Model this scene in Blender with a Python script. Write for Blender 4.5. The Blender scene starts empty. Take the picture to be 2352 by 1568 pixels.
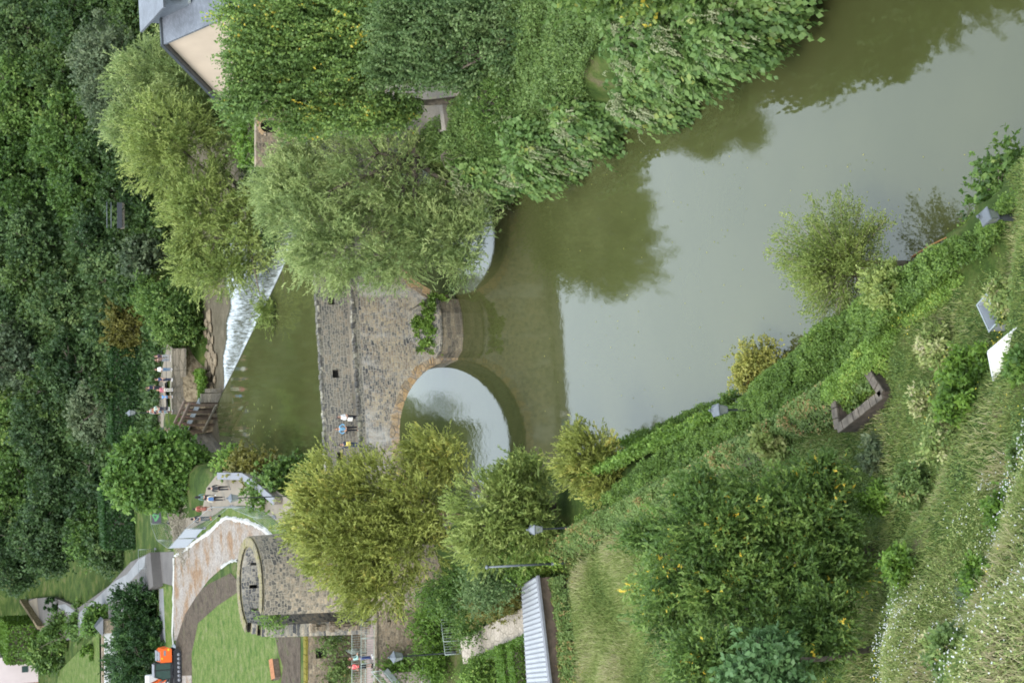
import bpy, bmesh, math, random
import numpy as np
from mathutils import Vector, Matrix

# ------------------------------------------------------------------ camera, world, sun, exposure
C = bpy.context.scene
COL = C.collection
F, TH, CAMH = 4000.0, math.radians(23.0), 46.0       # focal length in px of a 2352 px wide frame
cT, sT = math.cos(TH), math.sin(TH)
cam_d = bpy.data.cameras.new("camera")
cam = bpy.data.objects.new("camera", cam_d); COL.objects.link(cam)
cam_d.sensor_width = 36.0; cam_d.lens = 36.0 * F / 2352.0
cam_d.clip_start = 0.5; cam_d.clip_end = 3000
# the photograph was taken in portrait format and is shown lying on its side: up is to the left
fwd = Vector((0, cT, -sT)); up = Vector((0, sT, cT)); rgt = Vector((1, 0, 0))
cam.matrix_world = Matrix(((-up.x, rgt.x, -fwd.x, 0), (-up.y, rgt.y, -fwd.y, 0), (-up.z, rgt.z, -fwd.z, CAMH), (0, 0, 0, 1)))
C.camera = cam

W = bpy.data.worlds.new("World"); C.world = W; W.use_nodes = True
wn = W.node_tree.nodes; wl = W.node_tree.links
bg = wn['Background']
sky = wn.new('ShaderNodeTexSky'); sky.sky_type = 'NISHITA'; sky.sun_disc = False
SUN_EL, SUN_AZ = math.radians(52), math.radians(-150)   # azimuth from +Y, clockwise
sky.sun_elevation = SUN_EL; sky.sun_rotation = SUN_AZ
sky.altitude = 300; sky.air_density = 1.0; sky.dust_density = 4.0; sky.ozone_density = 1.0
hs = wn.new('ShaderNodeHueSaturation'); hs.inputs['Saturation'].default_value = 0.30
wl.new(sky.outputs[0], hs.inputs['Color'])
# a thin, even cloud deck over the sky
cl = wn.new('ShaderNodeMixRGB'); cl.inputs[0].default_value = 0.65; cl.inputs[2].default_value = (9.9, 11.7, 13.3, 1)
wl.new(hs.outputs[0], cl.inputs[1]); wl.new(cl.outputs[0], bg.inputs['Color'])
bg.inputs['Strength'].default_value = 0.15
sd = bpy.data.lights.new("sun", 'SUN'); sd.energy = 1.4; sd.angle = math.radians(22); sd.color = (1.0, 0.96, 0.88)
so = bpy.data.objects.new("sun", sd); COL.objects.link(so)
sdir = Vector((math.sin(SUN_AZ) * math.cos(SUN_EL), math.cos(SUN_AZ) * math.cos(SUN_EL), math.sin(SUN_EL)))
so.rotation_euler = sdir.to_track_quat('Z', 'Y').to_euler()
C.view_settings.view_transform = 'Standard'; C.view_settings.look = 'None'
C.view_settings.exposure = 1.05; C.view_settings.gamma = 1.0
C.cycles.filter_width = 1.8; C.cycles.max_bounces = 6; C.cycles.diffuse_bounces = 3; C.cycles.glossy_bounces = 3
C.cycles.transmission_bounces = 4; C.cycles.transparent_max_bounces = 8

# ------------------------------------------------------------------ survey helpers: sight lines of the photograph met with heights or depths
def PH(x, y, h):
    u = -(x - 1176) / F; r = (784 - y) / F
    t = (CAMH - h) / (sT - u * cT)
    return Vector((r * t, t * (cT + u * sT), h))
def PY(x, y, Y):
    u = -(x - 1176) / F; r = (784 - y) / F
    t = Y / (cT + u * sT)
    return Vector((r * t, Y, CAMH - t * (sT - u * cT)))
def pxm(x, Y):
    u = -(x - 1176) / F
    return F * (cT + u * sT) / Y
RNG = np.random.default_rng(7)
random.seed(5)

# ------------------------------------------------------------------ object helpers
def tag(o, label=None, cat=None, group=None, kind=None):
    if label: o['label'] = label
    if cat: o['category'] = cat
    if group: o['group'] = group
    if kind: o['kind'] = kind
    return o
def empty(name, loc=(0, 0, 0), rz=0, label=None, cat=None, group=None):
    o = bpy.data.objects.new(name, None); COL.objects.link(o)
    o.location = loc; o.rotation_euler = (0, 0, rz)
    return tag(o, label, cat, group)
def link(name, me, mats, parent=None):
    o = bpy.data.objects.new(name, me); COL.objects.link(o)
    if not isinstance(mats, (list, tuple)): mats = [mats]
    if len(me.materials) == 0:
        for m in mats: me.materials.append(m)
    if parent is not None: o.parent = parent
    return o
def copy_tree(o, parent=None):
    c = o.copy(); COL.objects.link(c); c.parent = parent
    for ch in list(o.children): copy_tree(ch, c)
    return c
class MB:
    """collects boxes, tubes and polygons into one mesh"""
    def __init__(s): s.v = []; s.f = []; s.sm = []
    def add(s, vs, fs, smooth=False):
        b = len(s.v); s.v += [tuple(v) for v in vs]
        s.f += [[b + i for i in f] for f in fs]; s.sm += [smooth] * len(fs); return s
    def box(s, c, d, rz=0, M=None, taper=1.0):
        hx, hy, hz = d[0] / 2, d[1] / 2, d[2] / 2; vs = []
        for z in (-1, 1):
            k = taper if z > 0 else 1
            for x, y in ((-1, -1), (1, -1), (1, 1), (-1, 1)):
                v = Vector((x * hx * k, y * hy * k, z * hz))
                if M is not None: v = M @ v
                if rz: v = Matrix.Rotation(rz, 3, 'Z') @ v
                vs.append(v + Vector(c))
        return s.add(vs, [(0, 3, 2, 1), (4, 5, 6, 7), (0, 1, 5, 4), (1, 2, 6, 5), (2, 3, 7, 6), (3, 0, 4, 7)])
    def bar(s, a, b, w, h=None):
        a = Vector(a); b = Vector(b); d = (b - a); L = d.length
        if L < 1e-6: return s
        q = d.to_track_quat('X', 'Z').to_matrix()
        return s.box((a + b) / 2, (L, w, h or w), M=q)
    def tube(s, pts, rad, n=8, cap=True):
        pts = [Vector(p) for p in pts]
        if not isinstance(rad, (list, tuple)): rad = [rad] * len(pts)
        rings = []
        for i, p in enumerate(pts):
            a = pts[max(i - 1, 0)]; b = pts[min(i + 1, len(pts) - 1)]; d = (b - a)
            d = d.normalized() if d.length > 1e-9 else Vector((0, 0, 1))
            x = d.cross(Vector((0.31, 0.95, 0.05)))
            if x.length < 0.05: x = d.cross(Vector((1, 0, 0)))
            x.normalize(); y = d.cross(x)
            rings.append([p + (x * math.cos(2 * math.pi * k / n) + y * math.sin(2 * math.pi * k / n)) * rad[i] for k in range(n)])
        vs = [v for r in rings for v in r]; fs = []
        for i in range(len(rings) - 1):
            for k in range(n):
                fs.append((i * n + k, i * n + (k + 1) % n, (i + 1) * n + (k + 1) % n, (i + 1) * n + k))
        if cap: fs.append(tuple(reversed(range(n)))); fs.append(tuple((len(rings) - 1) * n + k for k in range(n)))
        return s.add(vs, fs, True)
    def lathe(s, prof, n=12, c=(0, 0, 0)):
        vs = [(c[0] + r * math.cos(2 * math.pi * k / n), c[1] + r * math.sin(2 * math.pi * k / n), c[2] + z) for r, z in prof for k in range(n)]
        fs = [(i * n + k, i * n + (k + 1) % n, (i + 1) * n + (k + 1) % n, (i + 1) * n + k) for i in range(len(prof) - 1) for k in range(n)]
        return s.add(vs, fs, True)
    def prism(s, poly, axis, a, b):
        """extrude 2D poly along axis 'x','y' or 'z' from a to b"""
        def mk(p, t):
            return {'x': (t, p[0], p[1]), 'y': (p[0], t, p[1]), 'z': (p[0], p[1], t)}[axis]
        n = len(poly); vs = [mk(p, a) for p in poly] + [mk(p, b) for p in poly]
        fs = [tuple(reversed(range(n))), tuple(range(n, 2 * n))] + [(i, (i + 1) % n, n + (i + 1) % n, n + i) for i in range(n)]
        return s.add(vs, fs)
    def build(s, name, mat, parent=None):
        me = bpy.data.meshes.new(name); me.from_pydata(s.v, [], s.f)
        me.polygons.foreach_set('use_smooth', s.sm); me.update()
        bm = bmesh.new(); bm.from_mesh(me)
        big = [f for f in bm.faces if len(f.verts) > 4]
        if big: bmesh.ops.triangulate(bm, faces=big)
        bmesh.ops.recalc_face_normals(bm, faces=bm.faces); bm.to_mesh(me); bm.free()
        return link(name, me, mat, parent)

# ------------------------------------------------------------------ materials
def nodes(name):
    m = bpy.data.materials.new(name); m.use_nodes = True
    nt = m.node_tree; return m, nt, nt.nodes, nt.links, nt.nodes['Principled BSDF']
def ramp(n, stops, interp='LINEAR'):
    r = n.new('ShaderNodeValToRGB'); e = r.color_ramp.elements; r.color_ramp.interpolation = interp
    e[1].position = stops[-1][0]; e[0].position = stops[0][0]
    for p, c in stops[1:-1]: e.new(p)
    for i, (p, c) in enumerate(stops): e[i].color = (*c, 1)
    return r
DIM = dict(plaster=.60, plaster_pink=.66, white=.66, fleece=.72, sheet_white=.62, roofmetal=.58, galv=.6, iron_grey=.75, cream=.72, flags=.62, timber_pale=.6, glass=.6, orange=.75, yellow=.7, banner_green=.6, green=.8, skin=.8, banner=.7, grey=.7)
def plain(name, col, rough=0.6, metal=0.0, var=0.12, scale=6.0, spec=0.4):
    col = tuple(c * DIM.get(name, 1.0) for c in col)
    m, nt, n, l, p = nodes(name)
    t = n.new('ShaderNodeTexCoord'); nz = n.new('ShaderNodeTexNoise'); nz.inputs['Scale'].default_value = scale; nz.inputs['Detail'].default_value = 5
    l.new(t.outputs['Object'], nz.inputs['Vector'])
    r = ramp(n, [(0.3, tuple(c * (1 - var) for c in col)), (0.7, tuple(min(1, c * (1 + var)) for c in col))])
    l.new(nz.outputs['Fac'], r.inputs[0]); l.new(r.outputs[0], p.inputs['Base Color'])
    p.inputs['Roughness'].default_value = rough; p.inputs['Metallic'].default_value = metal
    p.inputs['Specular IOR Level'].default_value = spec
    return m
def leafmat(name, stops, trans=0.45, rough=0.5):
    gg = (1.28, 1.16, 1.08) if 'poplar' in name else (1.46, 1.32, .98) if any(k in name for k in ('willow', 'ash', 'maple', 'knot')) else (1.12, 1.06, .90) if ('forest' in name or name == 'leaf_dark') else (1.22, 1.17, 1.0) if name.startswith('leaf') else (1, 1, 1)
    if 'blossom' in name or 'flower' in name: gg = (.75, .75, .75)
    stops = [(q, tuple(min(.8, c * g_) for c, g_ in zip(cc, gg))) for q, cc in stops]
    m, nt, n, l, p = nodes(name)
    a = n.new('ShaderNodeAttribute'); a.attribute_name = 'var'
    r = ramp(n, stops); l.new(a.outputs['Fac'], r.inputs[0])
    sat = n.new('ShaderNodeHueSaturation'); sat.inputs['Saturation'].default_value = 0.97; l.new(r.outputs[0], sat.inputs['Color']); r = sat
    l.new(r.outputs[0], p.inputs['Base Color'])
    p.inputs['Roughness'].default_value = rough; p.inputs['Specular IOR Level'].default_value = 0.35
    tr = n.new('ShaderNodeBsdfTranslucent'); mx = n.new('ShaderNodeMixShader'); mx.inputs[0].default_value = trans
    l.new(r.outputs[0], tr.inputs['Color']); l.new(p.outputs[0], mx.inputs[1]); l.new(tr.outputs[0], mx.inputs[2])
    l.new(mx.outputs[0], n['Material Output'].inputs['Surface'])
    return m
def masonry(name, cols, mortar, scale=(1.9, 1.9, 3.6), stain=None, mw=0.045, bump=0.5, zgrad=None):
    """rubble masonry: stretched voronoi cells, each stone its own colour, recessed mortar"""
    m, nt, n, l, p = nodes(name)
    t = n.new('ShaderNodeTexCoord'); mp = n.new('ShaderNodeMapping'); mp.inputs['Scale'].default_value = scale
    nz0 = n.new('ShaderNodeTexNoise'); nz0.inputs['Scale'].default_value = 1.3; nz0.inputs['Detail'].default_value = 2
    l.new(t.outputs['Object'], nz0.inputs['Vector'])
    ad = n.new('ShaderNodeMixRGB'); ad.blend_type = 'ADD'; ad.inputs[0].default_value = 0.12
    l.new(t.outputs['Object'], ad.inputs[1]); l.new(nz0.outputs['Color'], ad.inputs[2]); l.new(ad.outputs[0], mp.inputs['Vector'])
    v = n.new('ShaderNodeTexVoronoi'); v.distance = 'CHEBYCHEV'; v.inputs['Randomness'].default_value = 0.75
    ve = n.new('ShaderNodeTexVoronoi'); ve.feature = 'DISTANCE_TO_EDGE'; ve.inputs['Randomness'].default_value = 0.75
    v.distance = 'EUCLIDEAN'
    v.inputs['Scale'].default_value = 1.0; ve.inputs['Scale'].default_value = 1.0
    l.new(mp.outputs[0], v.inputs['Vector']); l.new(mp.outputs[0], ve.inputs['Vector'])
    sp = n.new('ShaderNodeSeparateColor'); l.new(v.outputs['Color'], sp.inputs[0])
    k = len(cols); r = ramp(n, [(i / (k - 1) * 0.9 + 0.05, c) for i, c in enumerate(cols)])
    big = n.new('ShaderNodeTexNoise'); big.inputs['Scale'].default_value = 0.35; big.inputs['Detail'].default_value = 3
    l.new(t.outputs['Object'], big.inputs['Vector'])
    ma = n.new('ShaderNodeMath'); ma.operation = 'MULTIPLY_ADD'; ma.inputs[1].default_value = 0.7; 
    l.new(sp.outputs[0], ma.inputs[0])
    mb = n.new('ShaderNodeMath'); mb.operation = 'MULTIPLY_ADD'; mb.inputs[1].default_value = 0.9; mb.inputs[2].default_value = -0.30
    l.new(big.outputs['Fac'], mb.inputs[0]); l.new(mb.outputs[0], ma.inputs[2])
    last = ma
    if zgrad:   # weathering by height: (z low, z high, amount)
        sx = n.new('ShaderNodeSeparateXYZ'); l.new(t.outputs['Object'], sx.inputs[0])
        mr = n.new('ShaderNodeMapRange'); mr.inputs['From Min'].default_value = zgrad[0]; mr.inputs['From Max'].default_value = zgrad[1]
        mr.inputs['To Min'].default_value = 0; mr.inputs['To Max'].default_value = zgrad[2]
        l.new(sx.outputs[2], mr.inputs['Value'])
        sb = n.new('ShaderNodeMath'); sb.operation = 'SUBTRACT'; l.new(ma.outputs[0], sb.inputs[0]); l.new(mr.outputs[0], sb.inputs[1]); last = sb
    l.new(last.outputs[0], r.inputs[0])
    fine = n.new('ShaderNodeTexNoise'); fine.inputs['Scale'].default_value = 9; fine.inputs['Detail'].default_value = 6
    l.new(t.outputs['Object'], fine.inputs['Vector'])
    fr = ramp(n, [(0.3, (0.62, 0.62, 0.62)), (0.7, (1.25, 1.22, 1.18))])
    l.new(fine.outputs['Fac'], fr.inputs[0])
    mul = n.new('ShaderNodeMixRGB'); mul.blend_type = 'MULTIPLY'; mul.inputs[0].default_value = 1.0
    l.new(r.outputs[0], mul.inputs[1]); l.new(fr.outputs[0], mul.inputs[2])
    mm = n.new('ShaderNodeMapRange'); mm.inputs['From Min'].default_value = mw * 0.5; mm.inputs['From Max'].default_value = mw * 1.6
    l.new(ve.outputs['Distance'], mm.inputs['Value'])
    mix = n.new('ShaderNodeMixRGB'); mix.inputs[1].default_value = (*mortar, 1)
    l.new(mm.outputs[0], mix.inputs[0]); l.new(mul.outputs[0], mix.inputs[2])
    out = mix
    if stain:   # lime and lichen patches with a shape of their own
        sn = n.new('ShaderNodeTexNoise'); sn.inputs['Scale'].default_value = stain[1]; sn.inputs['Detail'].default_value = 8; sn.inputs['Roughness'].default_value = 0.7
        smp = n.new('ShaderNodeMapping'); smp.inputs['Scale'].default_value = (1, 1, 0.45); smp.inputs['Location'].default_value = (3.1, 1.7, 0)
        l.new(t.outputs['Object'], smp.inputs['Vector']); l.new(smp.outputs[0], sn.inputs['Vector'])
        sr = ramp(n, [(stain[2], (0, 0, 0)), (stain[2] + 0.14, (0.75, 0.75, 0.75))]); l.new(sn.outputs['Fac'], sr.inputs[0])
        m2 = n.new('ShaderNodeMixRGB'); m2.inputs[2].default_value = (*stain[0], 1)
        l.new(sr.outputs[0], m2.inputs[0]); l.new(mix.outputs[0], m2.inputs[1]); out = m2
    l.new(out.outputs[0], p.inputs['Base Color'])
    hm = n.new('ShaderNodeMath'); hm.operation = 'MULTIPLY_ADD'; hm.inputs[1].default_value = 0.35
    l.new(fine.outputs['Fac'], hm.inputs[0]); l.new(mm.outputs[0], hm.inputs[2])
    b = n.new('ShaderNodeBump'); b.inputs['Strength'].default_value = bump; b.inputs['Distance'].default_value = 0.06
    l.new(hm.outputs[0], b.inputs['Height']); l.new(b.outputs[0], p.inputs['Normal'])
    p.inputs['Roughness'].default_value = 0.9; p.inputs['Specular IOR Level'].default_value = 0.2
    return m
def coursed(name, cols, mortar, bw=.34, rh=.17, cyl=0.0, stain=None, zgrad=None, irr=.35, bump=.6):
    """roughly coursed stone: wandering courses, each block its own colour"""
    m, nt, n, l, p = nodes(name); t = n.new('ShaderNodeTexCoord'); sx = n.new('ShaderNodeSeparateXYZ'); l.new(t.outputs['Object'], sx.inputs[0])
    def mth(op, a, b=None, c=None):
        q = n.new('ShaderNodeMath'); q.operation = op
        for i, v in enumerate((a, b, c)):
            if v is None: continue
            if isinstance(v, (int, float)): q.inputs[i].default_value = v
            else: l.new(v, q.inputs[i])
        return q.outputs[0]
    U = mth('MULTIPLY', mth('ARCTAN2', sx.outputs[1], sx.outputs[0]), cyl) if cyl else mth('MULTIPLY_ADD', sx.outputs[1], .83, sx.outputs[0])
    nz = n.new('ShaderNodeTexNoise'); nz.inputs['Scale'].default_value = 1.6; nz.inputs['Detail'].default_value = 3; l.new(t.outputs['Object'], nz.inputs['Vector'])
    sc = n.new('ShaderNodeSeparateColor'); l.new(nz.outputs['Color'], sc.inputs[0])
    cb = n.new('ShaderNodeCombineXYZ'); l.new(mth('MULTIPLY_ADD', sc.outputs[0], irr, U), cb.inputs[0]); l.new(mth('MULTIPLY_ADD', sc.outputs[1], irr, sx.outputs[2]), cb.inputs[1])
    def brick(w, h, off):
        b = n.new('ShaderNodeTexBrick'); b.inputs['Scale'].default_value = 1; b.inputs['Brick Width'].default_value = w; b.inputs['Row Height'].default_value = h; b.offset = off; b.squash = .7; b.squash_frequency = 3
        b.inputs['Color1'].default_value = (0, 0, 0, 1); b.inputs['Color2'].default_value = (1, 1, 1, 1); b.inputs['Mortar'].default_value = (.5, .5, .5, 1); b.inputs['Mortar Size'].default_value = h * .11; b.inputs['Mortar Smooth'].default_value = .3
        l.new(cb.outputs[0], b.inputs['Vector']); return b
    b1, b2 = brick(bw, rh, .42), brick(bw * 1.5, rh * 1.36, .3)
    sel = n.new('ShaderNodeTexNoise'); sel.inputs['Scale'].default_value = .9; l.new(t.outputs['Object'], sel.inputs['Vector'])
    sr = ramp(n, [(.50, (0, 0, 0)), (.52, (1, 1, 1))]); l.new(sel.outputs['Fac'], sr.inputs[0])
    mc = n.new('ShaderNodeMixRGB'); l.new(sr.outputs[0], mc.inputs[0]); l.new(b1.outputs['Color'], mc.inputs[1]); l.new(b2.outputs['Color'], mc.inputs[2])
    mf = n.new('ShaderNodeMixRGB'); l.new(sr.outputs[0], mf.inputs[0]); l.new(b1.outputs['Fac'], mf.inputs[1]); l.new(b2.outputs['Fac'], mf.inputs[2])
    big = n.new('ShaderNodeTexNoise'); big.inputs['Scale'].default_value = .4; big.inputs['Detail'].default_value = 4; l.new(t.outputs['Object'], big.inputs['Vector'])
    val = mth('ADD', mth('MULTIPLY_ADD', mc.outputs[0], .62, .02), mth('MULTIPLY_ADD', big.outputs['Fac'], 1.0, -.34))
    if zgrad:
        mr = n.new('ShaderNodeMapRange'); mr.inputs['From Min'].default_value = zgrad[0]; mr.inputs['From Max'].default_value = zgrad[1]; mr.inputs['To Min'].default_value = 0; mr.inputs['To Max'].default_value = zgrad[2]; l.new(sx.outputs[2], mr.inputs['Value']); val = mth('SUBTRACT', val, mr.outputs[0])
    k = len(cols); r = ramp(n, [(i / (k - 1) * .9 + .05, c) for i, c in enumerate(cols)]); l.new(val, r.inputs[0])
    fine = n.new('ShaderNodeTexNoise'); fine.inputs['Scale'].default_value = 8; fine.inputs['Detail'].default_value = 6; l.new(t.outputs['Object'], fine.inputs['Vector'])
    fr = ramp(n, [(.3, (.65, .65, .65)), (.7, (1.3, 1.27, 1.22))]); l.new(fine.outputs['Fac'], fr.inputs[0])
    mu = n.new('ShaderNodeMixRGB'); mu.blend_type = 'MULTIPLY'; mu.inputs[0].default_value = 1; l.new(r.outputs[0], mu.inputs[1]); l.new(fr.outputs[0], mu.inputs[2])
    mx = n.new('ShaderNodeMixRGB'); mx.inputs[2].default_value = (*mortar, 1); l.new(mf.outputs[0], mx.inputs[0]); l.new(mu.outputs[0], mx.inputs[1]); out = mx
    if stain:
        sn = n.new('ShaderNodeTexNoise'); sn.inputs['Scale'].default_value = stain[1]; sn.inputs['Detail'].default_value = 9; sn.inputs['Roughness'].default_value = .75
        smp = n.new('ShaderNodeMapping'); smp.inputs['Scale'].default_value = (1, 1, .4); smp.inputs['Location'].default_value = (3.1, 1.7, 0); l.new(t.outputs['Object'], smp.inputs['Vector']); l.new(smp.outputs[0], sn.inputs['Vector'])
        s2 = ramp(n, [(stain[2], (0, 0, 0)), (stain[2] + .16, (.7, .7, .7))]); l.new(sn.outputs['Fac'], s2.inputs[0])
        m2 = n.new('ShaderNodeMixRGB'); m2.inputs[2].default_value = (*stain[0], 1); l.new(s2.outputs[0], m2.inputs[0]); l.new(mx.outputs[0], m2.inputs[1]); out = m2
    l.new(out.outputs[0], p.inputs['Base Color'])
    bp = n.new('ShaderNodeBump'); bp.inputs['Strength'].default_value = bump; bp.inputs['Distance'].default_value = .06; l.new(mth('SUBTRACT', mth('MULTIPLY', fine.outputs['Fac'], .4), mf.outputs[0]), bp.inputs['Height']); l.new(bp.outputs[0], p.inputs['Normal'])
    p.inputs['Roughness'].default_value = .92; p.inputs['Specular IOR Level'].default_value = .2
    return m
def ground_mat(name, stops, scale=0.5, fine=9.0, fstops=((0.3, (0.7, 0.7, 0.7)), (0.7, (1.2, 1.2, 1.2))), bump=0.6, rough=0.95, dist=0.1):
    kk = dict(lawn=.50, path=.52, gravel=.50, soil=.62, sand=.6, yard=.5, terrain=.6, asphalt=.72, asphalt_pale=.7, moss=.7, rockm=.7).get(name, 1.0); stops = [(q, tuple(c * kk for c in cc)) for q, cc in stops]
    m, nt, n, l, p = nodes(name)
    t = n.new('ShaderNodeTexCoord')
    a = n.new('ShaderNodeTexNoise'); a.inputs['Scale'].default_value = scale; a.inputs['Detail'].default_value = 8; a.inputs['Roughness'].default_value = 0.65
    b = n.new('ShaderNodeTexNoise'); b.inputs['Scale'].default_value = fine; b.inputs['Detail'].default_value = 5; b.inputs['Roughness'].default_value = 0.7
    l.new(t.outputs['Object'], a.inputs['Vector']); l.new(t.outputs['Object'], b.inputs['Vector'])
    r = ramp(n, stops); l.new(a.outputs['Fac'], r.inputs[0])
    r2 = ramp(n, list(fstops)); l.new(b.outputs['Fac'], r2.inputs[0])
    mx = n.new('ShaderNodeMixRGB'); mx.blend_type = 'MULTIPLY'; mx.inputs[0].default_value = 1
    l.new(r.outputs[0], mx.inputs[1]); l.new(r2.outputs[0], mx.inputs[2]); l.new(mx.outputs[0], p.inputs['Base Color'])
    bp = n.new('ShaderNodeBump'); bp.inputs['Strength'].default_value = bump; bp.inputs['Distance'].default_value = dist
    l.new(b.outputs['Fac'], bp.inputs['Height']); l.new(bp.outputs[0], p.inputs['Normal'])
    p.inputs['Roughness'].default_value = rough; p.inputs['Specular IOR Level'].default_value = 0.15
    return m

M = {}
M['terrain'] = ground_mat('terrain', [(0.30, (0.030, 0.055, 0.012)), (0.48, (0.06, 0.10, 0.018)), (0.58, (0.11, 0.14, 0.035)), (0.68, (0.16, 0.14, 0.07))], 0.5, 6)
M['lawn'] = ground_mat('lawn', [(0.32, (0.07, 0.14, 0.025)), (0.45, (0.13, 0.20, 0.04)), (0.56, (0.19, 0.24, 0.07)), (0.68, (0.26, 0.27, 0.13))], 0.9, 7, ((0.35, (0.6, 0.65, 0.6)), (0.65, (1.3, 1.25, 1.2))))
M['path'] = ground_mat('path', [(0.3, (0.30, 0.25, 0.19)), (0.7, (0.40, 0.34, 0.27))], 0.4, 20, ((0.3, (0.9, 0.9, 0.9)), (0.7, (1.08, 1.08, 1.08))), 0.2)
M['asphalt'] = ground_mat('asphalt', [(0.3, (0.11, 0.10, 0.095)), (0.7, (0.17, 0.155, 0.145))], 0.3, 18, ((0.3, (0.85, 0.85, 0.85)), (0.7, (1.1, 1.1, 1.1))), 0.2)
M['asphalt_pale'] = ground_mat('asphalt_pale', [(0.3, (0.21, 0.21, 0.215)), (0.7, (0.29, 0.29, 0.295))], 0.5, 18, ((0.3, (0.85, 0.85, 0.85)), (0.7, (1.1, 1.1, 1.1))), 0.2)
M['gravel'] = ground_mat('gravel', [(0.36, (0.46, 0.41, 0.37)), (0.50, (0.42, 0.35, 0.29)), (0.60, (0.36, 0.23, 0.14)), (0.72, (0.36, 0.22, 0.13))], 0.35, 5.0, ((0.36, (0.6, 0.59, 0.58)), (0.5, (1.0, 1.0, 1.0)), (0.64, (1.3, 1.3, 1.3))), 1.0)
M['soil'] = ground_mat('soil', [(0.3, (0.075, 0.055, 0.038)), (0.55, (0.15, 0.115, 0.085)), (0.72, (0.10, 0.11, 0.04))], 0.8, 3.0, ((0.3, (0.6, 0.6, 0.6)), (0.7, (1.3, 1.3, 1.3))), 1.0, dist=0.3)
M['sand'] = ground_mat('sand', [(0.3, (0.30, 0.235, 0.15)), (0.7, (0.44, 0.35, 0.23))], 0.6, 2.5, ((0.4, (0.55, 0.52, 0.5)), (0.55, (1.1, 1.1, 1.1))), 1.0, dist=0.3)
M['yard'] = ground_mat('yard', [(0.3, (0.36, 0.31, 0.25)), (0.7, (0.5, 0.44, 0.37))], 0.4, 12, bump=0.2)
M['fleece'] = plain('fleece', (0.45, 0.44, 0.41), 0.9)
M['bed'] = ground_mat('bed', [(0.3, (0.06, 0.05, 0.03)), (0.7, (0.12, 0.10, 0.07))], 0.8, 5)
M['bridge'] = coursed('bridge', [(0.07, 0.07, 0.075), (0.15, 0.135, 0.12), (0.25, 0.20, 0.15), (0.34, 0.285, 0.21), (0.37, 0.295, 0.195), (0.42, 0.38, 0.31)], (0.32, 0.29, 0.24), .30, .15, stain=((0.46, 0.44, 0.41), 0.5, 0.48), zgrad=(4.0, 8.2, 0.24))
M['bridge_dark'] = coursed('bridge_dark', [(0.06, 0.06, 0.065), (0.125, 0.12, 0.11), (0.19, 0.17, 0.14), (0.26, 0.215, 0.16)], (0.28, 0.255, 0.205), .36, .18, stain=((0.045, 0.045, 0.045), 0.5, 0.60))
M['coping'] = masonry('coping', [(0.04, 0.04, 0.04), (0.08, 0.075, 0.065), (0.15, 0.14, 0.11), (0.26, 0.24, 0.19)], (0.07, 0.065, 0.06), (1.6, 1.6, 1.6), mw=0.05, stain=((0.14, 0.17, 0.04), 1.5, 0.60))
M['voussoir'] = masonry('voussoir', [(0.20, 0.17, 0.14), (0.33, 0.25, 0.16), (0.40, 0.26, 0.13), (0.42, 0.36, 0.29)], (0.16, 0.13, 0.1), (1.2, 1.2, 2.0), mw=0.03, stain=((0.34, 0.33, 0.32), 0.6, 0.52))
M['tower'] = coursed('tower', [(0.07, 0.065, 0.06), (0.15, 0.13, 0.105), (0.24, 0.195, 0.145), (0.31, 0.25, 0.18), (0.35, 0.27, 0.18)], (0.25, 0.215, 0.165), .30, .20, cyl=3.4, irr=.5, stain=((0.36, 0.33, 0.28), 0.5, 0.58), zgrad=(9.5, 13, 0.34))
M['tower_in'] = coursed('tower_in', [(0.07, 0.07, 0.075), (0.15, 0.145, 0.14), (0.26, 0.24, 0.21), (0.38, 0.32, 0.25), (0.44, 0.35, 0.25)], (0.27, 0.24, 0.19), .30, .19, cyl=2.7, irr=.5, stain=((0.30, 0.28, 0.26), 0.6, 0.58), zgrad=(8.5, 11.5, 0.30))
M['rubble'] = coursed('rubble', [(0.09, 0.075, 0.06), (0.17, 0.135, 0.10), (0.24, 0.185, 0.13), (0.30, 0.25, 0.185)], (0.21, 0.175, 0.13), .30, .19, irr=.5, stain=((0.33, 0.30, 0.25), 0.6, 0.60))
M['quay'] = masonry('quay', [(0.10, 0.09, 0.075), (0.17, 0.15, 0.12), (0.26, 0.22, 0.17)], (0.13, 0.11, 0.08), (0.5, 0.5, 2.6), stain=((0.09, 0.11, 0.04), 0.8, 0.60))
M['moss'] = ground_mat('moss', [(0.3, (0.16, 0.13, 0.03)), (0.7, (0.26, 0.22, 0.04))], 1.5, 8)
M['bark'] = plain('bark', (0.10, 0.08, 0.06), 0.95, var=0.4, scale=5)
M['bark_pale'] = plain('bark_pale', (0.24, 0.20, 0.15), 0.9, var=0.3, scale=5)
M['twig_orange'] = plain('twig_orange', (0.35, 0.17, 0.06), 0.8)
M['iron'] = plain('iron', (0.045, 0.05, 0.055), 0.5, 0.3)
M['iron_grey'] = plain('iron_grey', (0.15, 0.165, 0.185), 0.5, 0.2)
M['galv'] = plain('galv', (0.42, 0.45, 0.46), 0.45, 0.6)
M['rail_green'] = plain('rail_green', (0.26, 0.30, 0.27), 0.55, 0.1)
M['glass'] = plain('glass', (0.36, 0.38, 0.36), 0.15, spec=0.6)
M['timber'] = plain('timber', (0.10, 0.07, 0.05), 0.9, var=0.35, scale=3)
M['timber_red'] = plain('timber_red', (0.13, 0.06, 0.04), 0.9, var=0.35, scale=3)
M['timber_pale'] = plain('timber_pale', (0.30, 0.26, 0.19), 0.9, var=0.25, scale=3)
M['white'] = plain('white', (0.62, 0.61, 0.60), 0.6, var=0.05)
M['black'] = plain('black', (0.012, 0.012, 0.014), 0.6)
M['hole_shade'] = plain('hole_shade', (0.02, 0.018, 0.015), 0.95)  # near-black colour standing in for the shade inside openings
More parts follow.
